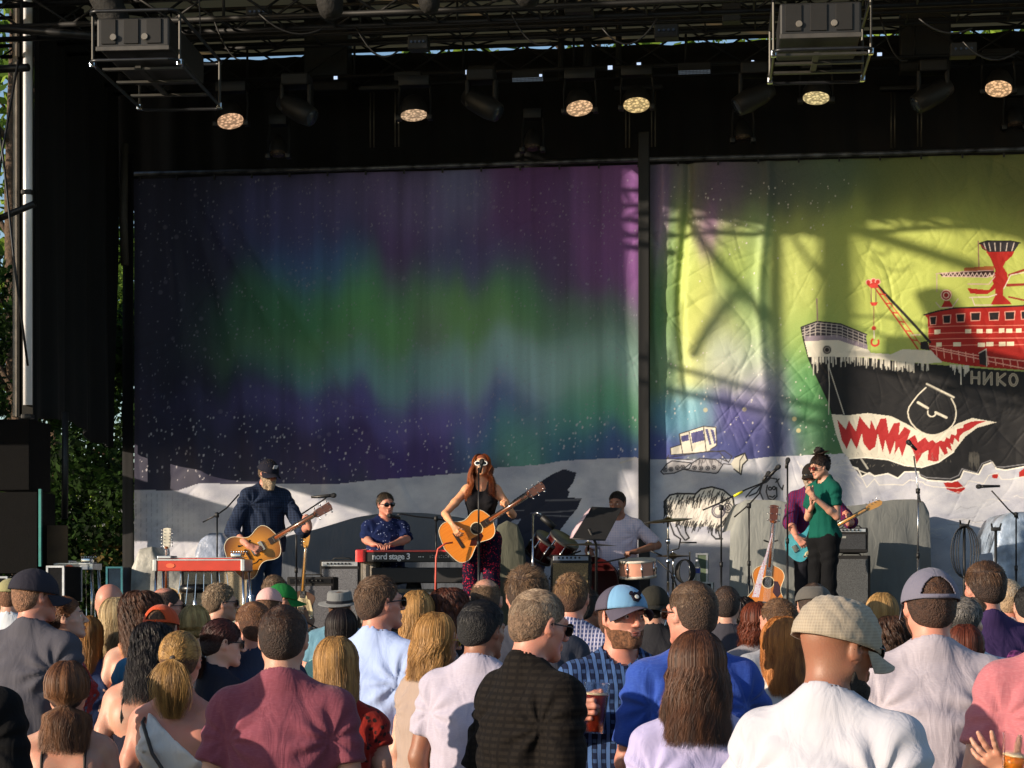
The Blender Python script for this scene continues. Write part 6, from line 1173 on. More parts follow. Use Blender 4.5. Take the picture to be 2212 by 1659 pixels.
def burst(c_in, c_out, r0=.06, r1=.20, key='sunburst'):
    m, nt, b, out = newmat(key); tc = N(nt, 'ShaderNodeTexCoord'); ln = N(nt, 'ShaderNodeVectorMath', operation='LENGTH'); mp = N(nt, 'ShaderNodeMapping'); mp.inputs['Scale'].default_value = (.8, 1, 0); nt.links.new(tc.outputs['Object'], mp.inputs[0]); nt.links.new(mp.outputs[0], ln.inputs[0])
    mr = N(nt, 'ShaderNodeMapRange'); mr.inputs[1].default_value = r0; mr.inputs[2].default_value = r1; nt.links.new(ln.outputs['Value'], mr.inputs[0]); nt.links.new(mixrgb(nt, mr.outputs[0], srgb(c_in), srgb(c_out)), b.inputs['Base Color']); b.inputs['Roughness'].default_value = .25; b.inputs['Coat Weight'].default_value = .8; return m
def guitar(label, pos, neck, face, style='acoustic', name='acoustic_guitar', scale=1.0, top=None, tuners=6, group=None, hide_body=False):
    X = Vector(neck).normalized(); Z = Vector(face); Z = (Z - X * Z.dot(X)).normalized(); Y = Z.cross(X); t = thing(name, label, 'guitar', (0, 0, 0), 0, group)
    t.matrix_world = Matrix.Translation(pos) @ Matrix((X, Y, Z)).transposed().to_4x4() @ Matrix.Scale(scale, 4); I = Matrix.Identity(4)
    ro = M('#2a1a12', .4, key='fretboard_wood'); el = style in ('electric',)
    if style == 'acoustic':
        L, dep, wid = .50, .105, AC; topm = top or wood('#b8621a', '#d98a30', 'spruce_top'); side = wood('#3a1710', '#5a2418', 'rosewood_side')
    elif style == 'archtop':
        L, dep, wid = .50, .06, [0, .150, .185, .202, .206, .198, .178, .150, .130, .124, .130, .146, .158, .160, .150, .11, 0]; topm = burst('#c8862c', '#5a2c10', .05, .22); side = wood('#5a2c12', '#7a4420', 'maple_side')
    else:
        L, dep, wid = .46, .042, [0, .09, .135, .155, .160, .155, .140, .120, .108, .105, .112, .13, .145, .15, .14, .09, 0]; topm = top or M('#4aa0b0', .25, coat=.6, key='blue_lacquer'); side = topm
    ol = outline(wid, L); mb = MB(); mb.prism(ol, I, -dep, -.003, bev=.006); body = mb.build('body', side, t, auto=True)
    mb = MB(); mb.prism(ol, I, -.004, .0, bev=.003); mb.build('top', topm, body, auto=True)
    if style != 'electric': mb = MB(); mb.tube([(a, b, .0) for a, b in ol] + [(ol[0][0], ol[0][1], 0)], .003, 6); mb.build('binding', M('#d8cdb0', .4, key='ivory_binding'), body, True)
    if style == 'acoustic':
        mb = MB(); mb.lathe((.085, 0, .001), [(.001, .0005), (.050, .0005), (.050, 0)], 28); mb.build('sound_hole', M('#0c0806', .9, key='hole_dark'), body)
        mb = MB(); mb.lathe((.085, 0, 0), [(.051, .0012), (.058, .0012), (.058, 0)], 28, caps=False); mb.build('rosette', M('#e0d0a8', .5, key='rosette_ivory'), body)
        mb = MB(); mb.prism([(.10, -.05), (.06, -.056), (.0, -.050), (-.05, -.095), (.0, -.125), (.06, -.11), (.10, -.085)], I, .0005, .0018); mb.build('pickguard', M('#3a0f0c', .2, coat=.7, key='tortoise'), body)
        mb = MB(); mb.box((-.105, 0, .005), (.028, .155, .008), bev=.003); mb.build('bridge', ro, body); bx, nx0 = -.105, .14
    elif style == 'archtop':
        mb = MB(); [mb.tube([(-.10, s_ * .105, .001), (-.07, s_ * .092, .0012), (-.03, s_ * .10, .0012), (.005, s_ * .088, .0012), (.02, s_ * .10, .001)], [.009, .004, .004, .004, .008], 8) for s_ in (-1, 1)]; o = mb.build('f_holes', M('#0c0806', .9, key='hole_dark'), body, True)
        mb = MB(); mb.box((.085, 0, .010), (.036, .088, .018), bev=.004); mb.box((.0, 0, .010), (.036, .088, .018), bev=.004); mb.build('pickups', CHROME, body); mb = MB(); mb.box((-.06, 0, .012), (.014, .10, .02), bev=.003); mb.build('bridge', ro, body); mb = MB(); mb.prism([(-.24, -.03), (-.12, -.04), (-.12, .04), (-.24, .03)], I, .012, .016); mb.build('tailpiece', CHROME, body); bx, nx0 = -.06, .16
    else:
        mb = MB(); mb.prism([(.17, -.05), (.05, -.075), (-.06, -.09), (-.10, -.13), (-.02, -.135), (.06, -.11), (.12, -.09), (.17, .03), (.08, .06), (.02, .05), (.0, .0)][::-1], I, .0005, .003); mb.build('pickguard', M('#d9c8a0', .4, key='cream_plate'), body)
        mb = MB(); mb.box((.02, .0, .006), (.03, .08, .012), bev=.003); mb.build('pickup', BLACK, body); mb = MB(); mb.box((-.13, 0, .006), (.05, .075, .012), bev=.003); mb.build('bridge', CHROME, body); mb = MB(); [mb.lathe((-.06 - .03 * i, -.115, .002), [(.009, .0), (.008, .012), (.001, .012)], 12) for i in range(2)]; mb.build('knob', CHROME, body, True); bx, nx0 = -.13, .14
    nl = .62 if style != 'electric' else .72; mb = MB(); mb.prism([(nx0, -.028), (nl, -.0215), (nl, .0215), (nx0, .028)], I, .002, .008); fb = mb.build('fretboard', ro, t)
    mb = MB(); [mb.box((nx0 + (nl - nx0) * (1 - 2 ** (-i / 9.)) / (1 - 2 ** (-19 / 9.)), 0, .0088), (.002, .046, .0016)) for i in range(1, 19)]; o = mb.build('frets', CHROME, fb)
    mb = MB(); mb.tube([(.22, 0, -.010), (nl - .02, 0, -.008), (nl + .02, 0, -.012)], [.024, .019, .018], 12); nk = mb.build('neck', wood('#6a3418', '#8a4a24', 'neck_wood') if style != 'electric' else wood('#b07a34', '#d8a458', 'maple_neck'), t, True)
    hl = .165 + (.04 if tuners > 6 else 0); HT = Matrix.Translation((nl, 0, 0)) @ Matrix.Rotation(R(9), 4, 'Y')
    if style == 'electric': ho = [(0, -.022), (.03, -.03), (.12, -.04), (.17, -.035), (.19, -.01), (.17, .02), (.12, .03), (.05, .035), (0, .022)]
    else: ho = [(0, -.022), (.02, -.034), (hl, -.038), (hl + .008, 0), (hl, .038), (.02, .034), (0, .022)]
    mb = MB(); mb.prism(ho, HT, -.014, 0, bev=.002); hd = mb.build('headstock', wood('#b07a34', '#d8a458', 'maple_neck') if style == 'electric' else (M('#c8c2b0', .5, key='pale_head') if tuners > 6 else wood('#4a2614', '#6a3a20', 'head_wood')), t)
    n2 = tuners // 2 if style != 'electric' else 4
    for i in range(n2):
        for s_ in ((-1, 1) if style != 'electric' else (1,)):
            mb = MB(); a = .028 + i * (hl - .045) / max(1, n2 - 1); p0 = HT @ Vector((a, s_ * .024, .0)); p1 = HT @ Vector((a, s_ * .052, -.008)); mb.lathe(p0, [(.0045, -.004), (.0045, .010), (.001, .011)], 8); mb.tube([HT @ Vector((a, s_ * .036, -.008)), p1], .003, 6); mb.lathe(p1, [(.001, -.006), (.008, -.004), (.008, .004), (.001, .006)], 8); mb.build('tuner', CHROME, hd, True)
    mb = MB(); [mb.tube([(bx, y_ * .011 - .0275, .012), (nl, y_ * .0072 - .018, .011)], .0007, 4) for y_ in range(6)]; mb.build('strings', CHROME, t); return t
# ------------------------------------------------------------------ performers
def rel(d): return FPX / d
class Perf:
    def __init__(s, x, ytop, d, turn, sc, top=1.757):
        s.x, s.ytop, s.d, s.turn, s.sc, s.top = x, ytop, d, turn, sc, top; s.P = at(x, ytop, d); s.ro = PSI - R(turn); s.base = Vector((s.P.x, s.P.y, s.P.z - top * sc)); s.inv = Matrix.Rotation(-s.ro, 3, 'Z')
    def L(s, x, y, dd=0.0):
        """picture point at depth d - dd -> the person's own frame"""
        return np.array((s.inv @ (at(x, y, s.d - dd) - s.base)) / s.sc)
    def D(s, dx, dz, toward=0.0):
        """direction given as picture right, up, towards the camera"""
        return np.array(s.inv @ (Vector(_r) * dx + Vector((0, 0, dz)) - Vector(_fh) * toward))
    def make(s, label, sex, fat, head, arms, legs=None, sk='light', lean=0, res=.011, hres=.0052, sh=None):
        f = Fig(sex, fat, head, arms, legs, lean, res, hres, sh); t = thing('person', label, 'person', s.base, s.ro); t.scale = (s.sc,) * 3; f.body(t, skin(SK.get(sk, sk))); return f, t
SIT = lambda: dict(r=dict(kn=(.16, .42, .90), an=(.17, .40, .48)), l=dict(kn=(-.16, .42, .90), an=(-.17, .40, .48)))
def stand_base(mb, p, r=.26): [mb.tube([(p.x, p.y, STAGE + .16), (p.x + r * math.cos(a), p.y + r * math.sin(a), STAGE + .012)], .007, 6) for a in (.3, 2.4, 4.5)]
def mic_at(t, a, b, head_r=.024, grille='#2c2d30', body='#101012'):
    """microphone from grille end a to tail b"""
    ax = (b - a).normalized(); mb = MB(); mb.lathe(a, [(.001, -.024), (.014, -.02), (head_r, -.004), (head_r, .012), (.018, .03), (.016, .034)], 16, ax); m = mb.build('mic_grille', M(grille, .4, .5, bump=.5, bscale=500, key='mic_mesh'), t, True)
    mb = MB(); mb.lathe(a, [(.016, .034), (.0165, .05), (.0115, (b - a).length)], 14, ax); mb.build('mic_body', M(body, .45, key='mic_black'), t, True)
def mic_stand(label, px_, d, ybase, ytop, boom=None, mic=None, chrome=False, group='microphone stands', tape=None, base=True, r=.0085):
    P0 = at(px_, ytop, d); t = thing('microphone_stand', label, 'microphone stand', (P0.x, P0.y, STAGE), 0, group); O = Vector((P0.x, P0.y, STAGE)); mat = M('#9a9ca0', .25, .9, key='chrome_tube') if chrome else M('#1a1b1e', .4, .4, key='stand_black')
    mb = MB(); mb.tube([(0, 0, .02), (0, 0, (P0.z - STAGE) * .55)], r * 1.25, 8); mb.tube([(0, 0, (P0.z - STAGE) * .5), (0, 0, P0.z - STAGE)], r, 8); mb.build('pole', mat, t, True)
    mb = MB(); mb.lathe((0, 0, (P0.z - STAGE) * .55), [(.001, -.03), (.016, -.028), (.017, .02), (.001, .025)], 10); mb.build('clutch', BLACK, t, True)
    mb = MB(); [mb.tube([(0, 0, .17), (.27 * math.cos(a), .27 * math.sin(a), .012)], .008, 6) for a in (.3, 2.4, 4.5)]; mb.build('tripod', mat, t, True)
    if boom:
        q = [at(a, b, d - (c if len(bm) > 2 else 0)) - O for bm in boom for a, b, c in [(bm[0], bm[1], bm[2] if len(bm) > 2 else 0)]]; mb = MB(); mb.tube(q, .0075, 8); v = (q[0] - q[-1]).normalized(); mb.build('boom', mat, t, True)
        mb = MB(); pv = P0 - O; mb.lathe(pv, [(.001, -.03), (.02, -.026), (.022, .02), (.001, .026)], 10); mb.build('boom_clamp', BLACK, t, True)
        if tape: a = at(*tape[0], d) - O; b = at(*tape[1], d) - O; mb = MB(); mb.tube([a, b], .012, 8); mb.build('tape', M('#e0d818', .5, key='yellow_tape'), t, True)
    if mic: a = at(mic[0], mic[1], d - (mic[4] if len(mic) > 4 else 0)) - O; b = at(mic[2], mic[3], d) - O; mic_at(t, a, b)
    return t
def run_performers():
    # the singer
    p = Perf(1040, 975, 18.7, 182, (at(1040, 975, 18.7).z - STAGE) / 1.775, 1.775)
    arms = dict(r=dict(el=p.L(961, 1110, .14), wr=p.L(979, 1135, .345), dir=p.D(.45, -.85, .1), n=p.D(.55, .2, -.8), curls=[.55, .5, .45, .4], thumb=(.8, .5, .4), spread=.12), l=dict(el=p.L(1108, 1112, .06), wr=p.L(1097, 1103, .22), dir=p.D(-.35, .8, .15), n=p.D(-.75, -.3, -.55), curls=[1.0, .85, .9, .95], thumb=(.7, .3, .7), spread=.05))
    f, t = p.make('red haired woman in sleeveless dark top and white round sunglasses singing and playing guitar', 'f', .15, (0, 14, 0), arms, sk='#d9a27c', res=.009, hres=.0042)
    hm = hairmat('#5e2812', '#b8642e'); sh = f.hairshell(t, M('#7a3a1c', .7, key='hair_base'), t=.010, front=.082); f.strands(sh, hm, f.p_long(5200, length=.36, wave=.026, spread=.75, face=1.25, back=-.01, clump=18, k=16), .0018, 'hair_strands'); f.strands(sh, hm, [q + np.array((0, .03 * 1, 0)) * np.linspace(0, 1, 16)[:, None] * 2.6 for q in f.p_long(1100, length=.33, wave=.026, spread=.5, face=.8, seed=8, k=16) if abs(q[7][0]) > .066 and q[7][1] < .045], .0018, 'hair_front')
    f.shirt(t, cloth('#17161a', key='shirt_cloth'), sleeve=0, kind='tank', hem=.93, g=.007, seed=5, amp=.004); f.pants(t, cloth('#1a1026', 'floral', '#c2203c', 1.5, key='trouser_cloth'), amp=.008, g=.02); f.shoes(t, BLACK)
    f.glasses(t, M('#e9e6e0', .3, key='white_frame'), None, 1.12, round_=True); f.lips(t, M('#b05048', .4, key='lip_skin'))
    mb = MB(); mb.tube([f.lp(q) for q in ((-.11, .05, 1.40), (-.115, -.04, 1.42), (-.05, -.13, 1.28), (.06, -.135, 1.12))] , .012, 6); mb.build('guitar_strap', BLACK, t, True)
    guitar('orange acoustic guitar played by the red haired singer', at(1012, 1153, 18.43), _r * .84 + Vector((0, 0, .54)) - _fh * .10, -_fh + _r * .08 + Vector((0, 0, .05)), scale=1.06, top=wood('#c06414', '#e08c2c', 'spruce_top'))
    mic_stand('straight black microphone stand in front of the red haired singer', 1034, 18.15, 1250, 1010, mic=(1041, 996, 1037, 1022))
    # the guitarist in the cap
    p = Perf(570, 1004, 18.5, 152, (at(567, 1004, 18.5).z - STAGE) / 1.68, 1.70)
    arms = dict(r=dict(el=p.L(501, 1148, .16), wr=p.L(538, 1180, .455), dir=p.D(.9, -.35, .1), n=p.D(.1, -.5, -.85), curls=[.9, .9, .95, 1.0], thumb=(.8, .4, .4)), l=dict(el=p.L(655, 1146, .08), wr=p.L(668, 1137, .30), dir=p.D(-.2, .85, .1), n=p.D(-.75, .1, -.6), curls=[1.0, .95, .9, .9], thumb=(.7, .3, .7)))
    f, t = p.make('bearded guitarist in dark cap and dark checked shirt looking down at his guitar', 'm', .8, (-10, -12, 0), arms, sk='red', lean=7)
    sh = f.hairshell(t, M('#4a3c30', .8, key='hair_base'), t=.014, nape=-.095); f.strands(sh, hairmat('#4a3a2c', '#a08a6c'), f.p_short(1600, .03, t=.014, nape=-.095), .0022, 'hair_strands')
    f.cap(t, cloth('#1d1e2a', key='cap_cloth', wr=.1), t=.024, brim_len=.078); f.beard(t, M('#a8947c', .85, var=.3, scale=90, bump=.8, bscale=200, key='beard_hair'), hi=-.030, t=.011, chin=.045)
    mb = MB(); c = f.xf([(.0, .118, .075)])[0]; mb.box(c, (.045, .004, .04), rot=Matrix(f.Rh.tolist()) @ Matrix.Rotation(R(-28), 3, 'X'), bev=.001); mb.build('cap_patch', M('#c9ccd8', .8, key='patch_white'), t)
    f.shirt(t, cloth('#1c2436', 'check', '#2e3a52', .9, key='shirt_cloth'), sleeve=1.45, hem=.84, collar=True, seed=3, amp=.008); f.pants(t, cloth('#2c3c58', key='trouser_cloth')); f.shoes(t, BLACK)
    guitar('sunburst archtop electric guitar held by the bearded guitarist in the cap', at(548, 1190, 18.12), _r * .86 + Vector((0, 0, .50)) - _fh * .1, -_fh + _r * .12 + Vector((0, 0, .1)), 'archtop', 'electric_guitar', 1.05)
    # the keyboard player
    p = Perf(833, 1063, 19.75, 158, .97)
    arms = dict(r=dict(el=p.L(790, 1165, .05), wr=p.L(806, 1176, .30), dir=p.D(.5, -.05, .5), n=np.array((0, 0, -1.)), curl=.4), l=dict(el=p.L(878, 1165, .05), wr=p.L(848, 1176, .32), dir=p.D(-.3, -.05, .6), n=np.array((0, 0, -1.)), curl=.4))
    f, t = p.make('keyboard player in dark sunglasses and navy dotted shirt singing into a microphone', 'm', .45, (-6, -4, 4), arms, SIT(), 'red')
    sh = f.hairshell(t, M('#2c241e', .8, key='hair_base'), t=.008, front=.078); f.strands(sh, hairmat('#2c241e', '#6a5c4c'), f.p_short(3500, .03, front=.076, t=.01, up=.5), .0014, 'hair_strands'); f.glasses(t, M('#141415', .3, key='frame_plastic'))
    f.lips(t, M('#a05a4c', .5, key='lip_skin')); f.shirt(t, cloth('#16224a', 'dots', '#8a94b8', 1.0, key='shirt_cloth'), sleeve=.95, collar=True, seed=6); f.pants(t, cloth('#20242c', key='trouser_cloth')); f.shoes(t, BLACK)
    # the drummer
    p = Perf(1336, 1060, 21.1, 186, 1.04)
    arms = dict(l=dict(el=p.L(1420, 1178, .0), wr=p.L(1372, 1192, .34), dir=p.D(-.8, -.1, .4), n=p.D(0, -1, 0), curls=[1.1] * 4, thumb=(.8, .3, .5)), r=dict(el=p.L(1272, 1190, .0), wr=p.L(1280, 1222, .25), dir=p.D(.3, -.2, .6), n=p.D(0, -1, 0), curl=1.0))
    f, t = p.make('drummer with short dark hair in open collared lilac checked shirt', 'm', .35, (18, -10, 0), arms, SIT(), 'tan')
    sh = f.hairshell(t, M('#17120f', .8, key='hair_base'), t=.008, front=.076); f.strands(sh, hairmat('#17120f', '#3a2c24'), f.p_short(3000, .026, front=.074, up=.45), .0014, 'hair_strands'); f.brows(t, M('#17120f', .8, key='brow_hair')); f.eyes(t)
    f.shirt(t, cloth('#c0b8cc', 'check', '#d8ccd4', .9, key='shirt_cloth'), sleeve=.9, collar=True, seed=8, neck=.07); f.pants(t, cloth('#2a2c34', key='trouser_cloth')); f.shoes(t, BLACK)
    # the bass player
    p = Perf(1753, 1000, 19.7, 196, (at(1762, 1000, 19.7).z - STAGE) / 1.757)
    arms = dict(r=dict(el=p.L(1706, 1130, .2), wr=p.L(1722, 1162, .45), dir=p.D(.6, -.65, .1), n=p.D(.3, -.1, -.9), curls=[.7, .65, .6, .6], thumb=(.8, .5, .3)), l=dict(el=p.L(1838, 1128, .05), wr=p.L(1832, 1128, .26), dir=p.D(-.1, .9, .1), n=p.D(-.7, 0, -.6), curls=[1, .95, .9, .9]))
    f, t = p.make('bass player with long grey beard in purple plaid shirt behind the woman in green', 'm', .35, (4, -8, 0), arms, sk='red')
    f.cap(t, cloth('#23201f', key='cap_cloth', wr=.1), t=.018); f.glasses(t, M('#141415', .3, key='frame_plastic')); f.beard(t, M('#a09080', .85, var=.3, scale=90, bump=.8, bscale=200, key='beard_hair'), hi=-.022, t=.012, chin=.06)
    f.shirt(t, cloth('#741a3e', 'plaid', '#4c2c5c', 1.6, key='shirt_cloth'), sleeve=1.2, collar=True, seed=9); f.pants(t, cloth('#1c1d24', key='trouser_cloth')); f.shoes(t, BLACK)
    guitar('pale blue electric bass with cream plate held by the bass player', at(1741, 1172, 19.32), _r * .9 + Vector((0, 0, .50)) - _fh * .06, -_fh + _r * .05 + Vector((0, 0, .05)), 'electric', 'bass_guitar', .93)
    # the woman in green
    p = Perf(1778, 978, 18.6, 238, (at(1778, 978, 18.6).z - STAGE) / 1.775)
    arms = dict(l=dict(el=p.L(1808, 1116, .16), wr=p.L(1756, 1072, .24), dir=p.D(-.6, .7, .1), n=p.D(.4, .5, -.8), curls=[1.3, 1.3, 1.3, 1.3], thumb=(.7, .2, .7), tc=.6), r=dict(el=p.L(1745, 1118, .0), wr=p.L(1752, 1098, .10), dir=p.D(.5, .7, .1), n=p.D(-.6, .2, -.5), curls=[1.2] * 4))
    f, t = p.make('woman in green short sleeved top and black trousers with dark hair in a top bun', 'f', .35, (8, -16, 0), arms, sk='light', res=.010)
    hm = hairmat('#140d0c', '#3a2820'); sm = M('#1a1210', .75, bump=.6, bscale=160, key='hair_base'); sh = f.hairshell(t, sm, t=.012, front=.052, bump=.006, side=-.03); f.lump(sh, sm, [((0, -.03, .165), (.045, .045, .036)), ((.01, -.075, .135), (.036, .034, .03)), ((0, -.10, .04), (.05, .04, .06))], 'hair_bun', .006)
    f.strands(sh, hm, f.p_pony(1500, tie=(0, -.035, .14), length=.03, t=.012, spread=.03, wave=.02), .0026, 'hair_strands'); f.strands(sh, hm, f.p_short(500, .05, up=.1, front=.05, t=.012, comb=(0, .9, 0)), .0026, 'fringe')
    f.glasses(t, M('#3a1c18', .3, key='tortoise_frame'), M('#5a1a1c', .1, key='red_lens')); f.brows(t, sm); f.lips(t, M('#a04a44', .5, key='lip_skin'))
    f.shirt(t, cloth('#0e4f44', key='shirt_cloth'), sleeve=.6, hem=.92, seed=2, g=.018, kind='fit', amp=.005); f.pants(t, cloth('#101114', key='trouser_cloth'), g=.010); f.shoes(t, BLACK)
run_performers()
# ------------------------------------------------------------------ gear on the stage
def amp(label, x0, x1, y0, d, h=None, grille='#8f9090', panel='#b8bcc0', tilt=0, cat='amplifier', name='amplifier', ybot=None, body='#141416', knobs=7, group='guitar amplifiers'):
    a, b = at(x0, y0, d), at(x1, y0, d); w = b.x - a.x; zt = a.z; zb = at(x0, ybot, d).z if ybot else STAGE; H = zt - zb; dp = .26; t = thing(name, label, cat, ((a.x + b.x) / 2, a.y + dp / 2, zb), (R(-tilt), 0, R(2)), group)
    mb = MB(); mb.box((0, 0, H / 2), (w, dp, H), bev=.012); c = mb.build('cabinet', M(body, .8, bump=.3, bscale=300, key='tolex'), t); ph = min(.075, H * .2) if panel else .02
    mb = MB(); mb.box((0, -dp / 2 - .003, (H - ph) / 2 + .008), (w - .05, .012, H - ph - .05), bev=.003); m = M(grille, .9, var=.2, scale=120, bump=.5, bscale=420, key='grille_cloth'); mb.build('grille', m, t)
    if panel:
        mb = MB(); mb.box((0, -dp / 2 - .004, H - ph * .55), (w - .05, .012, ph * .62), bev=.002); pn = mb.build('control_panel', M(panel, .3, .6, key='panel_metal'), t)
        mb = MB(); [mb.lathe((-w * .30 + i * w * .62 / knobs, -dp / 2 - .01, H - ph * .5), [(.011, 0), (.009, .014), (.001, .014)], 10, (0, -1, 0)) for i in range(knobs)]; mb.build('knobs', BLACK, pn, True)
    mb = MB(); mb.tube([(-.10, 0, H), (-.08, 0, H + .022), (.08, 0, H + .022), (.10, 0, H)], .008, 6); mb.build('handle', BLACK, t, True)
    if panel: mb = MB(); mb.box((-w * .28, -dp / 2 - .012, H * .62), (w * .16, .004, .022)); mb.build('badge', M('#b9b9b4', .3, .5, key='badge_metal'), t)
    return t
amp('black amplifier with grey grille behind the dark haired crowd left of the keyboards', 619, 723, 1246, 19.9, grille='#5f6066', panel='#26272b'); amp('amplifier with shiny silver control panel left of the red keyboard', 690, 779, 1210, 20.6, grille='#6c6e74', panel='#c4c8ce')
amp('large cream grilled speaker cabinet behind the red pedal steel', 392, 552, 1228, 20.2, grille='#a3957c', panel=None, cat='speaker', name='speaker_cabinet', knobs=0); amp('small pale grey speaker under the left end of the red keyboard', 778, 812, 1206, 19.35, grille='#9a948c', panel=None, cat='speaker', name='speaker_cabinet', body='#6a655c', knobs=0)
amp('black amplifier with tan grille tipped back beside the drums', 1186, 1274, 1199, 19.8, grille='#8a7656', panel='#8f9094', tilt=14, knobs=6); amp('bass amplifier head with silver panel on the grey cabinet', 1806, 1874, 1140, 20.3, grille='#3c3f44', panel='#c8ccd2', ybot=1194, knobs=5); amp('grey fronted bass speaker cabinet under the amplifier head', 1800, 1879, 1200, 20.3, grille='#54575a', panel=None, cat='speaker', name='speaker_cabinet', knobs=0)
# red keyboard
kd = 19.25; a, b = at(768, 1178, kd), at(1015, 1178, kd); W_ = b.x - a.x; t = thing('stage_keyboard', 'red stage keyboard with black back panel reading nord stage 3', 'keyboard', ((a.x + b.x) / 2, a.y, at(768, 1214, kd).z), R(-1))
RM = M('#c41420', .35, coat=.4, key='red_lacquer'); mb = MB(); mb.prism([(0, 0), (.33, 0), (.33, .105), (.05, .125), (0, .115)], Matrix(((0, 0, 1, -W_ / 2), (1, 0, 0, -.02), (0, 1, 0, 0), (0, 0, 0, 1))), 0, .10, bev=.006); mb.build('end_block', RM, t, auto=True)
mb = MB(); mb.box((.05, .15, .105), (W_ - .1, .33, .02), bev=.004); mb.build('top_panel', RM, t); mb = MB(); mb.box((.05, .14, .048), (W_ - .1, .30, .094), bev=.004); bp_ = mb.build('back_panel', M('#0d0c0e', .5, key='panel_black'), t)
mb = MB(); [mb.box((-W_ / 2 + .16 + i * .0235, .34, .108), (.021, .13, .02), bev=.002) for i in range(48)]; o = mb.build('keys', M('#dcd8cc', .4, key='key_ivory'), t)
def text3(s_, size, loc, rot, mat, name, parent, ext=.001, spacing=1.0):
    c = bpy.data.curves.new(name, 'FONT'); c.body = s_; c.size = size; c.extrude = ext; c.offset = size * .018; c.space_character = spacing; tmp = bpy.data.objects.new('tmp', c); scene.collection.objects.link(tmp); dg = bpy.context.evaluated_depsgraph_get(); me = bpy.data.meshes.new_from_object(tmp.evaluated_get(dg)); bpy.data.objects.remove(tmp)
    me.materials.clear(); o = link(name, me, mat, parent); o.location = loc; o.rotation_euler = rot; return o
WL = M('#e6e6e6', .5, key='white_lettering'); text3('nord stage 3', .082, (-W_ / 2 + .165, -.0125, .026), (R(90), 0, 0), WL, 'lettering', bp_, spacing=.92); text3('▪▪ ▪', .03, (-W_ / 2 + .62, -.0125, .04), (R(90), 0, 0), WL, 'small_lettering', bp_)
mb = MB(); [mb.box((-W_ / 2 + .74 + i * .022, -.012, .055 + .008 * (i % 2)), (.015, .004, .004)) for i in range(9)]; [mb.box((-W_ / 2 + .74 + i * .022, -.012, .040), (.012, .004, .004)) for i in range(9)]; mb.build('port_marks', M('#a8a8a8', .6, key='grey_lettering'), bp_)
ks = thing('keyboard_stand', 'black stand and second dark keyboard under the red keyboard', 'keyboard stand', (t.location.x + .06, t.location.y + .15, STAGE)); zk = t.location.z - STAGE; mb = MB(); mb.box((.02, 0, zk - .13), (W_ - .16, .34, .15), bev=.01); mb.build('lower_keyboard', M('#121114', .6, key='panel_black2'), ks)
mb = MB(); mb.box((0, -.12, zk - .28), (W_ - .1, .035, .035)); mb.box((0, .12, zk - .28), (W_ - .1, .035, .035)); mb.build('rail', M('#4a453c', .5, .4, key='rail_metal'), ks)
for s_ in (-1, 1): mb = MB(); mb.tube([(s_ * (W_ / 2 - .16), -.12, zk - .28), (s_ * (W_ / 2 - .22), -.2, 0)], .016, 8); mb.tube([(s_ * (W_ / 2 - .16), .12, zk - .28), (s_ * (W_ / 2 - .22), .2, 0)], .016, 8); mb.box((s_ * (W_ / 2 - .06), -.14, zk - .26), (.03, .05, .46)); mb.build('leg', BLACK, ks, auto=True)
def cable(label, pts, col, r=.006, d=None, name='cable', group=None):
    mb = MB(); mb.tube([at(*q) for q in pts], r, 6); return solid_tag(mb, name, M(col, .5, key='cable_rubber'), label, 'cable', group, smooth=True)
cable('coral red cable hanging from the singer\'s guitar to the floor', [(978, 1172, 18.35), (962, 1174, 18.32), (946, 1186, 18.3), (942, 1205, 18.3), (941, 1250, 18.3), (940, 1330, 18.3)], '#c24a3a', .009)
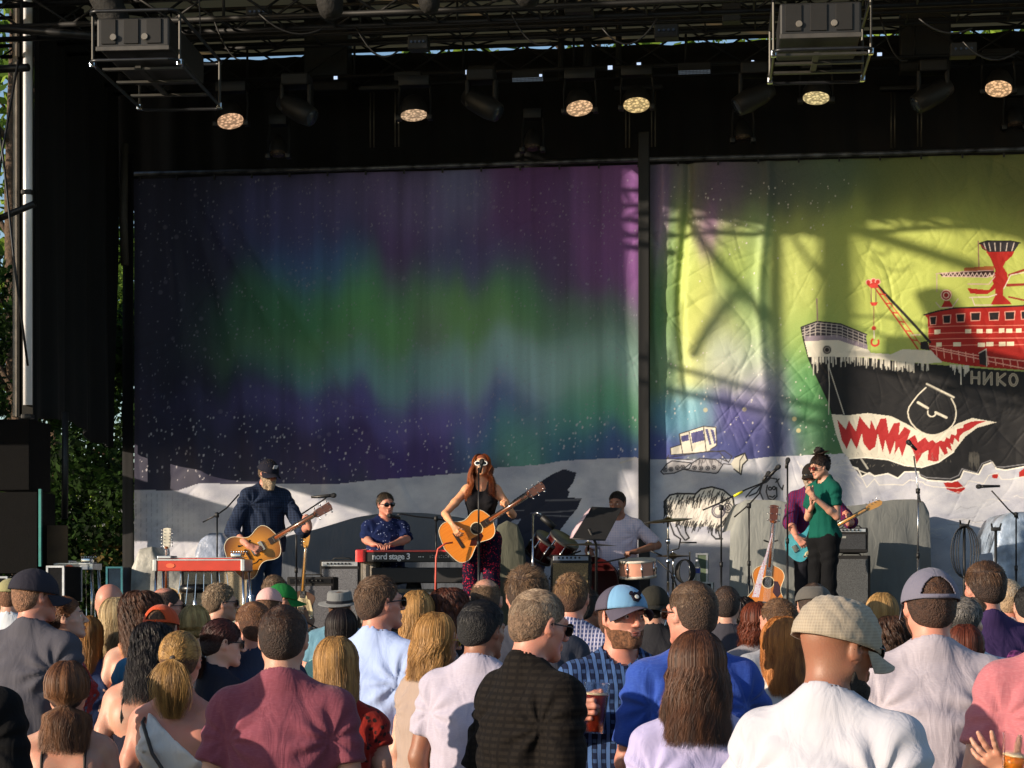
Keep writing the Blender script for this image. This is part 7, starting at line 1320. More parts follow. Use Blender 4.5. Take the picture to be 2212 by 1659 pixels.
# red pedal steel
def steel(label, x0, x1, y0, y1, d, col, end, group=None):
    a, b = at(x0, y1, d), at(x1, y1, d); W = b.x - a.x; H = at(x0, y0, d).z - a.z; t = thing('pedal_steel', label, 'pedal steel guitar', ((a.x + b.x) / 2, a.y, STAGE), R(-1), group); z = a.z - STAGE; mb = MB()
    mb.box((0, 0, z + H * .42), (W - .06, .24, H * .84), bev=.006); body = mb.build('body', M(col, .3, var=.06, coat=.6, key='lacquer'), t); 
    for s_ in (-1, 1): mb = MB(); mb.box((s_ * (W / 2 - .015), 0, z + H * .45), (.035, .26, H * .9), bev=.004); mb.build('end_plate', ALU, t)
    mb = MB()
    mb = MB(); mb.box((-.02, .02, z + H * .93), (W - .10, .13, H * .14), bev=.004); nk = mb.build('neck', M(col, .25, coat=.7, key='lacquer_neck'), t); mb = MB(); mb.box((0, -.123, z + H * .86), (W - .04, .006, .012)); mb.box((0, .02, z + H + .006), (W - .06, .10, .004)); mb.build('strings', ALU, nk)
    mb = MB(); mb.box((W / 2 - .10, .0, z + H + .02), (.09, .12, .045), bev=.004); [mb.lathe((W / 2 - .15 + (i % 6) * .024, -.02 + .07 * (i // 6), z + H + .03), [(.001, 0), (.004, 0), (.004, .02), (.008, .022), (.008, .034), (.001, .035)], 8) for i in range(12)]; mb.build('tuners', CHROME, nk, True)
    mb = MB(); mb.box((-W / 2 + .09, .0, z + H + .008), (.13, .18, .028), bev=.006); mb.build('end_cap', ALU, nk); mb = MB(); mb.lathe((-W / 2 + .16, -.1255, z + H * .42), [(.001, .001), (.040, .001), (.040, 0)], 24, (0, -1, 0)); V = mb.V; mb.V = [(v[0], v[1], z + H * .42 + (v[2] - z - H * .42) * .5) for v in V]; mb.build('oval_badge', M('#e0603c', .4, key='badge_orange'), body)
    for sx in (-1, 1):
        for sy in (-1, 1): mb = MB(); mb.tube([(sx * (W / 2 - .02), sy * .1, z), (sx * (W / 2 - .005), sy * .13, .0)], [.013, .011], 10); mb.build('leg', CHROME, t, True)
    mb = MB(); mb.box((0, -.05, .13), (W - .04, .05, .03)); [mb.tube([(-.25 + i * .09, -.05, .14), (-.2 + i * .07, .0, z)], .004, 5) for i in range(7)]; [mb.box((-.25 + i * .075, -.10, .09), (.035, .12, .012)) for i in range(6)]; mb.build('pedals', CHROME, t); return t
steel('bright red pedal steel guitar on chrome legs in front of the guitarist', 340, 544, 1206, 1234, 17.9, '#b3261a', 1); steel('silver grey pedal steel guitar on thin legs at far left of the stage', 126, 214, 1216, 1231, 19.6, '#7d8590', 1)
st = thing('stool', 'black round padded stool behind the red pedal steel', 'stool', (*at(421, 1260, 18.6)[:2], STAGE)); sz = at(421, 1262, 18.6).z - STAGE; mb = MB(); mb.lathe((0, 0, sz), [(.001, 0), (.12, 0), (.142, -.02), (.148, -.045), (.14, -.075), (.12, -.085), (.001, -.085)], 28); mb.build('seat', M('#0e0e10', .3, coat=.3, key='vinyl'), st, True); mb = MB(); mb.tube([(0, 0, sz - .08), (0, 0, .14)], .02, 8); [mb.tube([(0, 0, .2), (.22 * math.cos(q), .22 * math.sin(q), .01)], .011, 6) for q in (.5, 2.6, 4.7)]; mb.build('base', CHROME, st, True)
# drum kit
dk = thing('drum_kit', 'drum kit with pink snare, dark red toms and dark cymbals on chrome stands', 'drum kit', (*at(1340, 1250, 20.4)[:2], STAGE)); DO = dk.location.copy()
def drum(x_, y_, d, r, h, axis, mat, hoop, label=None, name='drum', lugs=8):
    c = at(x_, y_, d) - DO; ax = Vector(axis).normalized(); mb = MB(); mb.lathe(c, [(r, -h / 2), (r, h / 2)], 36, ax, caps=False); s_ = mb.build(name, mat, dk, True); mb = MB(); mb.lathe(c, [(.001, h / 2 + .004), (r - .002, h / 2 + .004), (r + .006, h / 2 + .01), (r + .008, h / 2 - .016), (r, h / 2 - .02)], 36, ax, caps=False); mb.build('hoop', hoop, s_, True); mb = MB(); mb.lathe(c, [(.001, -h / 2 - .004), (r - .002, -h / 2 - .004), (r + .006, -h / 2 - .01), (r + .008, -h / 2 + .016), (r, -h / 2 + .02)], 36, ax, caps=False); mb.build('hoop', hoop, s_, True)
    q = Vector((0, 0, 1)).rotation_difference(ax); mb = MB(); [mb.tube([c + q @ Vector((1.04 * r * math.cos(k), 1.04 * r * math.sin(k), -h * .45)), c + q @ Vector((1.04 * r * math.cos(k), 1.04 * r * math.sin(k), h * .45))], .006, 6) for k in np.linspace(.3, 6.58, lugs, endpoint=False)]; [mb.lathe(c + q @ Vector((1.05 * r * math.cos(k), 1.05 * r * math.sin(k), 0)), [(.001, -.03), (.011, -.024), (.011, .024), (.001, .03)], 8, ax) for k in np.linspace(.3, 6.58, lugs, endpoint=False)]; mb.build('lugs', CHROME, s_, True); return s_
drum(1377, 1228, 20.2, .185, .17, (-.04, -.12, 1), M('#d69a84', .3, var=.05, coat=.5, key='pink_shell'), M('#cfc8bc', .4, key='pale_hoop'), name='snare_drum'); RS = M('#3a0a0c', .2, coat=.7, key='dark_red_shell')
for x_, r_ in ((1174, .15), (1208, .16)): drum(x_, 1184, 20.4, r_, .22, (.55, -.28, .8), RS, M('#4a4644', .35, .3, key='tom_hoop'), name='tom_drum')
drum(1282, 1262, 20.6, .27, .38, (0, -1, .05), RS, M('#3a0a0c', .3, key='hoop_red'), name='bass_drum', lugs=10)
def cymbal(x_, y_, d, r, axis, pole=True, col='#4a3c20'):
    c = at(x_, y_, d) - DO; ax = Vector(axis).normalized(); mb = MB(); mb.lathe(c, [(.006, .022), (.028, .018), (.04, .006), (r * .6, -.002), (r, -.014), (r, -.0155), (r * .6, -.004), (.04, .004), (.006, .018)], 48, ax, caps=False); cy = mb.build('cymbal', M(col, .32, .85, var=.25, scale=25, bump=.25, bscale=90, key='cymbal_bronze'), dk, True)
    mb = MB(); mb.lathe(c, [(.001, .05), (.008, .048), (.010, .02), (.001, .018)], 10, ax); mb.build('wing_nut', CHROME, cy, True)
    if pole: mb = MB(); mb.tube([c, c + Vector((0, 0, -.1)), Vector((c.x, c.y, .3))], .011, 8); mb.tube([(c.x, c.y, .5), (c.x, c.y, .05)], .014, 8); [mb.tube([(c.x, c.y, .35), (c.x + .28 * math.cos(k), c.y + .28 * math.sin(k), .01)], .01, 6) for k in (.2, 2.3, 4.4)]; [mb.lathe((c.x, c.y, z_), [(.001, -.03), (.022, -.026), (.022, .026), (.001, .03)], 10) for z_ in (c.z - .22, c.z - .42)]; mb.build('cymbal_stand', CHROME, dk, True)
cymbal(1443, 1122, 20.0, .245, (-.08, -.10, 1)); cymbal(1271, 1175, 20.0, .29, (.02, -.02, 1)); cymbal(1454, 1199, 20.6, .18, (0, -.03, 1)); cymbal(1454, 1203, 20.6, .18, (0, .03, -1), False)
mb = MB(); [mb.tube([at(a, b, 20.0) - DO for a, b in q], .009, 6) for q in (((1446, 1190), (1466, 1185), (1470, 1165)), ((1430, 1200), (1405, 1190)), ((1470, 1172), (1505, 1172)), ((1420, 1210), (1452, 1240), (1470, 1290)), ((1350, 1205), (1310, 1214), (1220, 1219)), ((1202, 1222), (1186, 1250), (1230, 1265)), ((1255, 1190), (1214, 1205)))]; mb.build('hardware', BLACK, dk, True)
t = thing('side_drum_stand', 'thin silver stand with a black padded arm left of the music stand', 'stand', (*at(1150, 1110, 19.6)[:2], STAGE)); O = t.location.copy(); mb = MB(); mb.tube([(0, 0, .02), at(1151, 1110, 19.6) - O], .010, 8); [mb.tube([(0, 0, .2), (.24 * math.cos(k), .24 * math.sin(k), .01)], .009, 6) for k in (.4, 2.5, 4.6)]; mb.build('pole', CHROME, t, True); mb = MB(); mb.tube([at(1152, 1110, 19.6) - O, at(1162, 1108, 19.5) - O, at(1168, 1112, 19.5) - O], .014, 8); mb.build('clamp', CHROME, t, True); mb = MB(); mb.tube([at(1170, 1116, 19.5) - O, at(1198, 1140, 19.5) - O], .032, 10); mb.build('padded_arm', BLACK, t, True)
# music stand
t = thing('music_stand', 'black music stand with tilted desk in front of the drummer', 'music stand', (*at(1288, 1200, 18.6)[:2], STAGE)); O = t.location.copy(); q = [at(1278, 1095, 18.75) - O, at(1344, 1098, 18.75) - O, at(1308, 1167, 18.5) - O, at(1236, 1164, 18.5) - O]; mb = MB(); nrm = (q[1] - q[0]).cross(q[3] - q[0]).normalized() * .004
mb.add([v - nrm for v in q] + [v + nrm for v in q], [(0, 3, 2, 1), (4, 5, 6, 7), (0, 1, 5, 4), (1, 2, 6, 5), (2, 3, 7, 6), (3, 0, 4, 7)]); mb.build('desk', M('#131315', .7, key='desk_black'), t); mb = MB(); mb.tube([q[3] + Vector((0, -.01, 0)), q[2] + Vector((0, -.01, 0))], .008, 6); mb.tube([(q[2] + q[3]) / 2 + Vector((0, 0, .1)), at(1288, 1176, 18.6) - O, (0, 0, .25)], [.014, .012, .014], 8); [mb.tube([(0, 0, .28), (.25 * math.cos(k), .25 * math.sin(k), .01)], .009, 6) for k in (.9, 3, 5.1)]; mb.build('pole', BLACK, t, True)
pg = [at(1275, 1098, 18.72) - O, at(1262, 1112, 18.70) - O, at(1237, 1148, 18.66) - O, at(1232, 1163, 18.62) - O, at(1244, 1160, 18.6) - O, at(1274, 1102, 18.7) - O]; mb = MB(); mb.add(pg + [v + Vector((.0, .003, 0)) for v in pg], [(0, 1, 2, 3, 4, 5), (11, 10, 9, 8, 7, 6)]); mb.tube(pg[:4], .005, 6); mb.build('page', M('#c9b0b8', .25, coat=.5, key='page_sleeve'), t)
# microphone stands
mic_stand('black boom stand with a yellow taped boom left of the musk ox painting', 1558, 19.0, 1262, 1096, boom=[(1518, 1102), (1558, 1085), (1610, 1058), (1650, 1042), (1672, 1022)], mic=(1682, 1008, 1660, 1030), tape=((1585, 1072), (1604, 1062)))
mic_stand('black boom stand in front of the grey draped equipment', 1618, 19.3, 1270, 1092, boom=[(1586, 1117), (1618, 1090), (1640, 1066), (1648, 1040)], mic=(1660, 1022, 1648, 1040)); mic_stand('tall straight black stand with small microphone left of the woman in green', 1701, 18.9, 1245, 1003, mic=(1702, 993, 1698, 1012)); mic_stand('chrome microphone stand in front of the toothed mouth painting', 1983, 18.8, 1250, 1060, boom=[(1988, 1085), (1983, 1055), (1974, 985)], mic=(1962, 955, 1980, 972), chrome=True)
mic_stand('boom stand with microphone at the far right of the stage', 2195, 19.6, 1290, 1112, boom=[(2200, 1120), (2178, 1100), (2142, 1060)], mic=(2113, 1051, 2160, 1050)); mic_stand('black boom stand at the left behind the bearded guitarist', 469, 19.4, 1200, 1112, boom=[(438, 1128), (469, 1112), (490, 1097), (516, 1068)]); mic_stand('boom stand with black microphone right of the bearded guitarist', 640, 18.9, 1260, 1118, boom=[(625, 1128), (640, 1118), (700, 1079), (706, 1073)], mic=(722, 1070, 672, 1074))
mic_stand('boom stand reaching to the keyboard player\'s mouth', 942, 19.5, 1260, 1120, boom=[(960, 1124), (942, 1120), (900, 1116), (866, 1110), (858, 1112)], mic=(841, 1114, 864, 1119, .05))
for x_, yt, yb, lb, gp in ((2083, 1136, 1290, 'black instrument stand with a hanging coil of black cable', 1), (2151, 1143, 1290, 'plain black instrument stand at right', 0)):
    P_ = at(x_, yt, 18.9); t = thing('instrument_stand', lb, 'stand', (P_.x, P_.y, STAGE)); H = P_.z - STAGE; mb = MB(); mb.tube([(0, 0, .02), (0, 0, H)], .014, 8); [mb.tube([(0, 0, .3), (.25 * math.cos(k), .25 * math.sin(k), .01)], .012, 6) for k in (.4, 2.5, 4.6)]; mb.build('pole', BLACK, t, True); mb = MB(); mb.box((0, -.01, H), (.09, .05, .035), bev=.006); [mb.tube([(s_ * .035, -.02, H + .01), (s_ * .045, -.05, H + .05)], .009, 6) for s_ in (-1, 1)]; mb.build('yoke', BLACK, t, auto=True)
    if gp: mb = MB(); [mb.tube([(rw * math.sin(k), -.035 - .01 * j, H - .25 + .25 * math.cos(k)) for k in np.linspace(0, 6.283, 24)], .0055, 6, caps=False) for j, rw in enumerate((.06, .085, .11, .13))]; solid = thing('cable_coil', 'loops of black cable hung on the instrument stand', 'cable', (P_.x, P_.y, STAGE)); mb.build('loops', M('#0c0c0e', .5, key='cable_rubber'), solid, True)
# guitars at rest
guitar('natural acoustic guitar on a stand in front of the grey drape', at(1657, 1278, 17.7), Vector((.09, .10, 1)), -_fh + Vector((0, 0, .12)), scale=1.0); gs = thing('guitar_stand', 'black tubular stand under the resting acoustic guitar', 'stand', (*at(1660, 1300, 18.0)[:2], STAGE)); mb = MB(); mb.tube([(0, .05, .02), (.02, .10, .85)], .011, 8); mb.tube([(-.15, -.2, .28), (0, .0, .25), (.15, -.2, .28)], .010, 8); [mb.tube([(0, .05, .3), (sx, -.2, .01)], .010, 6) for sx in (-.2, .2)]; mb.tube([(-.04, .0, .87), (.02, .08, .85), (.08, .0, .87)], .008, 6); mb.build('frame', BLACK, gs, True)
mb = MB(); q = [at(1668, 1152, 17.6), at(1656, 1200, 17.58), at(1645, 1235, 17.56), at(1632, 1290, 17.54)]; V = [];
for i, v in enumerate(q): w_ = (.004, .010, .022, .03)[i]; V += [v + _r * w_, v - _r * w_, v - _r * w_ + _fh * .006, v + _r * w_ + _fh * .006]
mb.add(V, [f_ for i in range(3) for f_ in ((4 * i, 4 * i + 1, 4 * i + 5, 4 * i + 4), (4 * i + 2, 4 * i + 3, 4 * i + 7, 4 * i + 6), (4 * i + 1, 4 * i + 2, 4 * i + 6, 4 * i + 5), (4 * i + 3, 4 * i, 4 * i + 4, 4 * i + 7))]); solid_tag(mb, 'guitar_strap', cloth('#c8c0cc', 'floral', '#b8405c', 2.2, key='strap_weave'), 'pink and white patterned strap hanging from the resting acoustic guitar', 'strap')
guitar('pale headed twelve string guitar standing behind the red pedal steel', at(359, 1322, 18.9), Vector((-.02, .08, 1)), -_fh, tuners=12, scale=.98, top=wood('#8a6a40', '#a8844c', 'old_top')); guitar('electric guitar with pale headstock standing right of the bearded guitarist', at(651, 1318, 19.2), Vector((.05, .08, 1)), -_fh, 'electric', 'electric_guitar', .85, top=M('#5a4030', .3, key='brown_lacquer'))
# cloth covered equipment
def cover(label, pts, d, depth, mat, seed, fold=.03, name='cloth_cover', dens=8, cat='cover', left=.0, right=.0):
    """cloth thrown over gear: pts = top edge in the picture, hanging to the floor"""
    a = at(pts[0][0], pts[0][1], d); b = at(pts[-1][0], pts[-1][1], d); n = 110; m = 60; L = (b - a).length; V = []; F_ = []; P3 = [at(x_, y_, d) for x_, y_ in pts]; us = np.linspace(0, 1, n); xs = [(q - P3[0]).dot(_r) / ((P3[-1] - P3[0]).dot(_r)) for q in P3]; zs = np.interp(us, xs, [q.z for q in P3]); k_ = np.ones(7) / 7; zs = np.convolve(np.pad(zs, 3, mode='edge'), k_, 'valid')
    u, v = np.meshgrid(us, np.linspace(0, 1, m), indexing='ij'); hz = zs[:, None]; fr = .72; f_ = np.clip(v / fr, 0, 1); bk = np.clip((v - fr) / (1 - fr), 0, 1)
    z = STAGE + (hz - STAGE) * np.sin(f_ * math.pi / 2 * 1.0) ** .9; y = -.02 + .05 * f_ ** 6 + depth * bk; amp_ = fold * (1.3 - f_) * (1 + .6 * np.sin(u * 7 + seed)); y = y + amp_ * 3.2 * (fbm(u * L * dens * .45 + f_ * .5 + 3, f_ * .8 + 2, seed, 3) - .5) + .018 * (fbm(u * L * 7, f_ * 3, seed + 9, 2) - .5); y = y - (1 - f_) * .12
    z = z - bk * .03 * vnoise(u * 5, bk, seed) ; uu = u + (left * (1 - u) - right * u) * (f_ ** 1.5 - 1) * -1 * (1 if True else 0) * 0; uu = u - left * (1 - f_) * (1 - u) + right * (1 - f_) * u
    P = np.array(a)[None, None, :] * np.ones(u.shape + (1,)); P[..., 2] = z; X3 = np.array(_r) * (b - a).dot(_r); P[..., :2] += uu[..., None] * X3[None, None, :2] + y[..., None] * np.array(_fh)[None, None, :2]; base = np.array((P[..., 0].mean(), P[..., 1].mean(), STAGE)); o = npmesh(name, (P - base).reshape(-1, 3), grid_faces(n, m), mat); o.location = base; return tag(o, label, cat)
GC = cloth('#8c8f8c', 'plain', None, 1, .85, key='grey_cover'); cover('large pale grey green cloth draped over equipment, left of the bass player', [(1578, 1150), (1596, 1095), (1608, 1079), (1680, 1080), (1740, 1094), (1800, 1096)], 20.9, .9, GC, 3, left=.03, fold=.05, dens=4); cover('grey cloth draped over equipment, right of the bass player', [(1800, 1096), (1860, 1090), (1930, 1079), (1980, 1078), (2000, 1084), (2007, 1110)], 20.9, .9, cloth('#6c6f6e', 'plain', None, 1, .85, key='grey_cover'), 8, fold=.05, dens=4)
cover('dark grey cloth draped over equipment behind the keyboard player', [(566, 1180), (610, 1160), (683, 1143), (768, 1117), (840, 1106), (920, 1108), (1000, 1118), (1060, 1140)], 21.6, .6, cloth('#5b6068', 'plain', None, 1, .85, key='grey_cover'), 5, fold=.03, dens=4)
cover('olive cloth lump behind the singer\'s legs', [(1060, 1180), (1075, 1135), (1095, 1124), (1118, 1133), (1132, 1170), (1136, 1215)], 20.2, .4, cloth('#55564a', key='olive_cover'), 6, fold=.012, dens=3)
cover('crumpled silver blue tarpaulin over gear at the right edge', [(2143, 1200), (2152, 1150), (2168, 1118), (2185, 1106), (2240, 1104), (2300, 1110)], 19.9, .8, M('#7f8fa4', .35, var=.3, scale=6, bump=.8, bscale=14, key='tarpaulin'), 9, fold=.06, dens=6); cover('crumpled white and grey tarpaulin behind the red pedal steel', [(286, 1225), (300, 1186), (330, 1180), (345, 1200), (380, 1225), (400, 1240)], 20.8, .5, M('#9a9a94', .5, var=.25, scale=5, bump=.8, bscale=12, key='tarpaulin'), 4, fold=.03, dens=4)
cover('small silver plastic sheet behind the guitarist', [(423, 1190), (432, 1166), (450, 1152), (478, 1150), (488, 1166), (494, 1200)], 21.4, .4, M('#8a94a8', .4, var=.25, scale=6, bump=.8, bscale=14, key='tarpaulin'), 2, fold=.02, dens=3)
# small things
t = thing('water_bottle', 'clear plastic water bottle with blue label beside the green case', 'bottle', (*at(1506, 1250, 20.3)[:2], at(1506, 1256, 20.3).z)); mb = MB(); mb.lathe((0, 0, 0), [(.001, 0), (.03, .002), (.033, .02), (.031, .06), (.033, .1), (.033, .15), (.028, .175), (.014, .2), (.013, .215), (.001, .215)], 20); mb.build('bottle_wall', PLASTIC, t, True); mb = MB(); mb.lathe((0, 0, 0), [(.0335, .085), (.0335, .135)], 20, caps=False); mb.build('label', M('#2c3f9c', .5, key='blue_label'), t, True); mb = MB(); mb.lathe((0, 0, 0), [(.015, .205), (.015, .222), (.001, .224)], 14); mb.build('bottle_cap', M('#d8dce4', .5, key='white_cap'), t, True)
def case(name, label, x0, x1, y0, y1, d, dp, col, edge='#9da0a4', cat='case'):
    a, b = at(x0, y1, d), at(x1, y0, d); w, h = b.x - a.x, b.z - a.z; t = thing(name, label, cat, ((a.x + b.x) / 2, a.y + dp / 2, a.z)); mb = MB(); mb.box((0, 0, h / 2), (w - .01, dp - .01, h - .01), bev=.006); mb.build('shell', M(col, .85, bump=.2, bscale=120, key='case_board', spec=.15), t)
    if edge: mb = MB(); [mb.box((sx * (w / 2 - .008), sy * (dp / 2 - .008), h / 2), (.02, .02, h)) for sx in (-1, 1) for sy in (-1, 1)]; [mb.box((0, -dp / 2 + .008, z_), (w, .024, .018)) for z_ in (.01, h - .009)]; mb.build('edging', M(edge, .4, .5, key='case_edge'), t)
    return t
mb = MB(); [mb.box((x_, y_, .3), (.18, .18, .6)) for x_, y_ in ()]
bx = case('road_case', 'green equipment case behind the water bottle', 1503, 1529, 1195, 1262, 20.7, .3, '#5c6a58'); case('road_case', 'low black case under the snare and bottle', 1480, 1540, 1257, 1290, 20.5, .5, '#1c1c20'); mic_stand('short white tube standing by the green case', 1490, 20.5, 1262, 1192, chrome=True, group=None)
mb = MB(); [mb.tube([(.10 * math.cos(k) * (1 - .1 * j), -.012 * j, .13 + .12 * math.sin(k)) for k in np.linspace(0, 6.283, 22)], .009, 6, caps=False) for j in range(5)]; P_ = at(1480, 1262, 20.2); mb.V = [(v[0] + P_.x, v[1] + P_.y, v[2] + P_.z) for v in mb.V]; solid_tag(mb, 'cable_coil', M('#121214', .5, key='cable_rubber'), 'coil of thick black cable leaning beside the drum kit', 'cable', smooth=True)
case('stage_riser', 'tall black equipment cabinet at the left edge under the column', -10, 86, 1062, 1240, 19.3, .5, '#040405', None, 'cabinet'); mb = MB(); mb.box(at(87, 1140, 19.2), (.025, .03, .75)); solid_tag(mb, 'teal_strip', M('#1f7a74', .5, key='teal_tape'), 'thin teal upright strip at the edge of the black cabinet', 'strip')  # cabinet colour sunk to near black to hold the shade in this corner
mb = MB(); a = at(119, 1135, 19.5); b = at(119, 1240, 19.5); mb.box(((a.x), a.y, (a.z + b.z) / 2), (.26, .02, a.z - b.z), bev=.003); solid_tag(mb, 'plywood_board', M('#4c3a26', .8, var=.15, scale=6, key='plywood'), 'brown plywood board leaning beside the teal strip', 'board')
case('speaker_stack', 'dark speaker stack beneath the side column at far left', -20, 68, 905, 1060, 19.6, .6, '#030304', None, 'speaker'); case('road_case', 'black case with white metal edges behind the charcoal cap man', 100, 140, 1222, 1300, 18.9, .5, '#141518', '#b8bcc2'); case('road_case', 'teal and black box at the foot of the left curtain', 229, 266, 1224, 1290, 20.6, .4, '#1c2c3c', '#3c7a88'); case('road_case', 'dark case with pale edges at the far left bottom', -20, 18, 1245, 1300, 18.9, .5, '#0e0f12', '#9aa0a8')  # speaker stack likewise near black, its shade put into the colour
mb = MB(); a = at(160, 905, 20.5); mb.tube([at(141, 890, 19.9), at(140, 1120, 19.9)], .035, 8); solid_tag(mb, 'dark_pole', BLACK, 'dark upright pole in front of the trees under the side curtain', 'pole', smooth=True)
# ------------------------------------------------------------------ lamps and machines under the roof
LENS = {}
def lens(on, col='#cfa877'):
    if (on, col) in LENS: return LENS[(on, col)]
    m, nt, b, out = newmat('lamp_lens'); c = srgb(col); v = N(nt, 'ShaderNodeTexVoronoi'); v.inputs['Scale'].default_value = 27; tc = N(nt, 'ShaderNodeTexCoord'); nt.links.new(tc.outputs['Object'], v.inputs['Vector']); mr = N(nt, 'ShaderNodeMapRange'); mr.inputs[1].default_value = .25; mr.inputs[2].default_value = .6; mr.inputs[3].default_value = 1; mr.inputs[4].default_value = .05; nt.links.new(v.outputs['Distance'], mr.inputs[0])
    k = 1.15 if on else .02; cc = mixrgb(nt, mr.outputs[0], tuple(q * .3 for q in c), c); nt.links.new(cc, b.inputs['Base Color']); nt.links.new(cc, b.inputs['Emission Color']); b.inputs['Emission Strength'].default_value = k; b.inputs['Roughness'].default_value = .2; LENS[(on, col)] = m; return m
def wash(x_, y_, d, label, on=True, r=.142, col='#cfa877', look=(0.05, -.32, -.95)):
    P_ = at(x_, y_, d); t = thing('wash_light', label, 'stage light', P_, 0, 'round wash lights under the roof'); ax = Vector(look).normalized(); mb = MB(); mb.lathe((0, 0, 0), [(r + .012, .004), (r + .016, -.03), (r + .006, -.10), (r * .7, -.19), (r * .4, -.22), (.001, -.22)], 28, ax, caps=False); mb.build('housing', M('#0c0c0e', .6, key='lamp_black'), t, True)
    mb = MB(); mb.lathe((0, 0, 0), [(.0005, .006), (r, .004), (r, -.01)], 28, ax, caps=False); mb.build('lens', lens(on, col), t, True); mb = MB(); [mb.tube([(s_ * (r + .03), .03, .02), (s_ * (r + .035), .05, .2), (s_ * (r + .02), .06, .34)], .012, 6) for s_ in (-1, 1)]; mb.box((0, .06, .38), (r * 2.4, .16, .11), bev=.01); [mb.box((s_ * (r + .03), .03, -.02), (.06, .10, .06), bev=.01) for s_ in (-1, 1)]; mb.build('yoke', M('#111215', .5, key='yoke_black'), t, auto=True); return t
for i, (x_, y_, c_, lk, pos) in enumerate(((498, 262, '#c89e7c', (.22, -.32, -.92), 'leftmost, right of the left projector'), (894, 249, '#c0a080', (.1, -.20, -.97), 'above the middle of the left cloth'), (1252, 234, '#d2aa82', (.16, -.34, -.93), 'left one of the close pair near the post'), (1375, 227, '#cfb27c', (.05, -.34, -.94), 'right one of the close pair near the post'), (1763, 212, '#cdb884', (-.05, -.26, -.96), 'below the right projector'), (2157, 192, '#d8ac80', (-.12, -.38, -.92), 'near the right edge'))): wash(x_, y_, 21.6, 'lit round wash light, ' + pos, True, col=c_, look=lk)
for x_, y_, pos in ((600, 332, 'above the left cloth'), (1150, 318, 'left of the black post'), (1605, 298, 'right of the black post'), (2192, 270, 'at the right edge')): wash(x_, y_, 22.2, 'unlit round wash light low ' + pos, False, .085, '#5a4c40')
for i, (x_, y_, s_, pos) in enumerate(((640, 235, 1, 'left of centre'), (1040, 225, 1, 'at the centre'), (1630, 210, -1, 'left of the right projector'), (2015, 205, -1, 'right of the right projector'))):
    P_ = at(x_, y_, 21.4); t = thing('moving_light', 'dark moving head spotlight hanging ' + pos, 'stage light', P_, 0, 'moving head lights under the roof'); mat = M('#16171a', .55, key='moving_black'); mb = MB(); mb.box((0, .02, .30), (.30, .26, .13), bev=.02); mb.build('base', mat, t); 
    for q in (-1, 1): mb = MB(); mb.box((q * .15, .02, .12), (.05, .14, .30), bev=.02); mb.build('yoke_arm', mat, t)
    mb = MB(); ax = Vector((s_ * .80, -.30, -.50)); mb.lathe((0, 0, 0), [(.001, -.24), (.09, -.22), (.12, -.10), (.125, .10), (.105, .23), (.09, .24), (.001, .235)], 22, ax); mb.build('lamp_head', mat, t, True); mb = MB(); mb.lathe(ax.normalized() * .236, [(.001, .006), (.085, .006), (.085, 0)], 20, ax); mb.build('lens', M('#38404c', .15, key='glass_dark'), t, True)
for i, (x_, y_, w_) in enumerate(((1140, 172, 70), (1500, 156, 72), (1040, 162, 60), (880, 175, 60))):
    P_ = at(x_, y_, 21.7); t = thing('strobe_bar', ('dim dotted strobe bar left of the pair of lit lamps', 'dim dotted strobe bar right of the pair of lit lamps', 'small strobe box with tiny bright display near the centre', 'small strobe box with tiny bright display left of centre')[i], 'stage light', P_, 0, 'strobe bars on the truss'); mb = MB(); mb.box((0, .06, .06), (w_ / 200, .12, .10), bev=.01); mb.build('housing', M('#0e0f11', .6, key='lamp_black'), t)
    if i < 2: mb = MB(); [mb.box((-w_ / 430 + k * w_ / 215 / 22, -.005, .0 + z_), (.008, .01, .008)) for k in range(23) for z_ in (-.016, 0, .016)]; o = mb.build('led_dots', M('#6a7684', .4, emit='#6a7684', es=.35, key='led_dots'), t)
for i, (x_, y_, w_) in enumerate(((1011, 156, .055), (1168, 163, .03), (1318, 146, .05), (1380, 139, .045), (1626, 133, .03), (1900, 118, .05), (725, 168, .04))):
    mb = MB(); mb.box((0, .012, 0), (w_ * 1.5, .02, w_ * 1.2), bev=.003); t = thing('lamp_display', 'tiny bright display window on the truss, number %s from the left' % ('three', 'four', 'five', 'six', 'seven', 'eight', 'one')[i] if False else ('small white display window above the centre of the left cloth', 'tiny white display near the moving head at the centre', 'small white display left of the pair of lit lamps', 'small white display between the pair of lit lamps', 'tiny display left of the right projector', 'pale display right of the right projector', 'tiny display left of centre under the roof')[i], 'display', at(x_, y_, 21.62), 0, 'lit display windows on the truss'); mb.build('frame', BLACK, t); mb = MB(); mb.box((0, -.002, 0), (w_, .006, w_ * .85)); mb.build('screen', M('#c8d4e8', .4, emit='#b8ccec', es=.9, key='display_glow'), t)
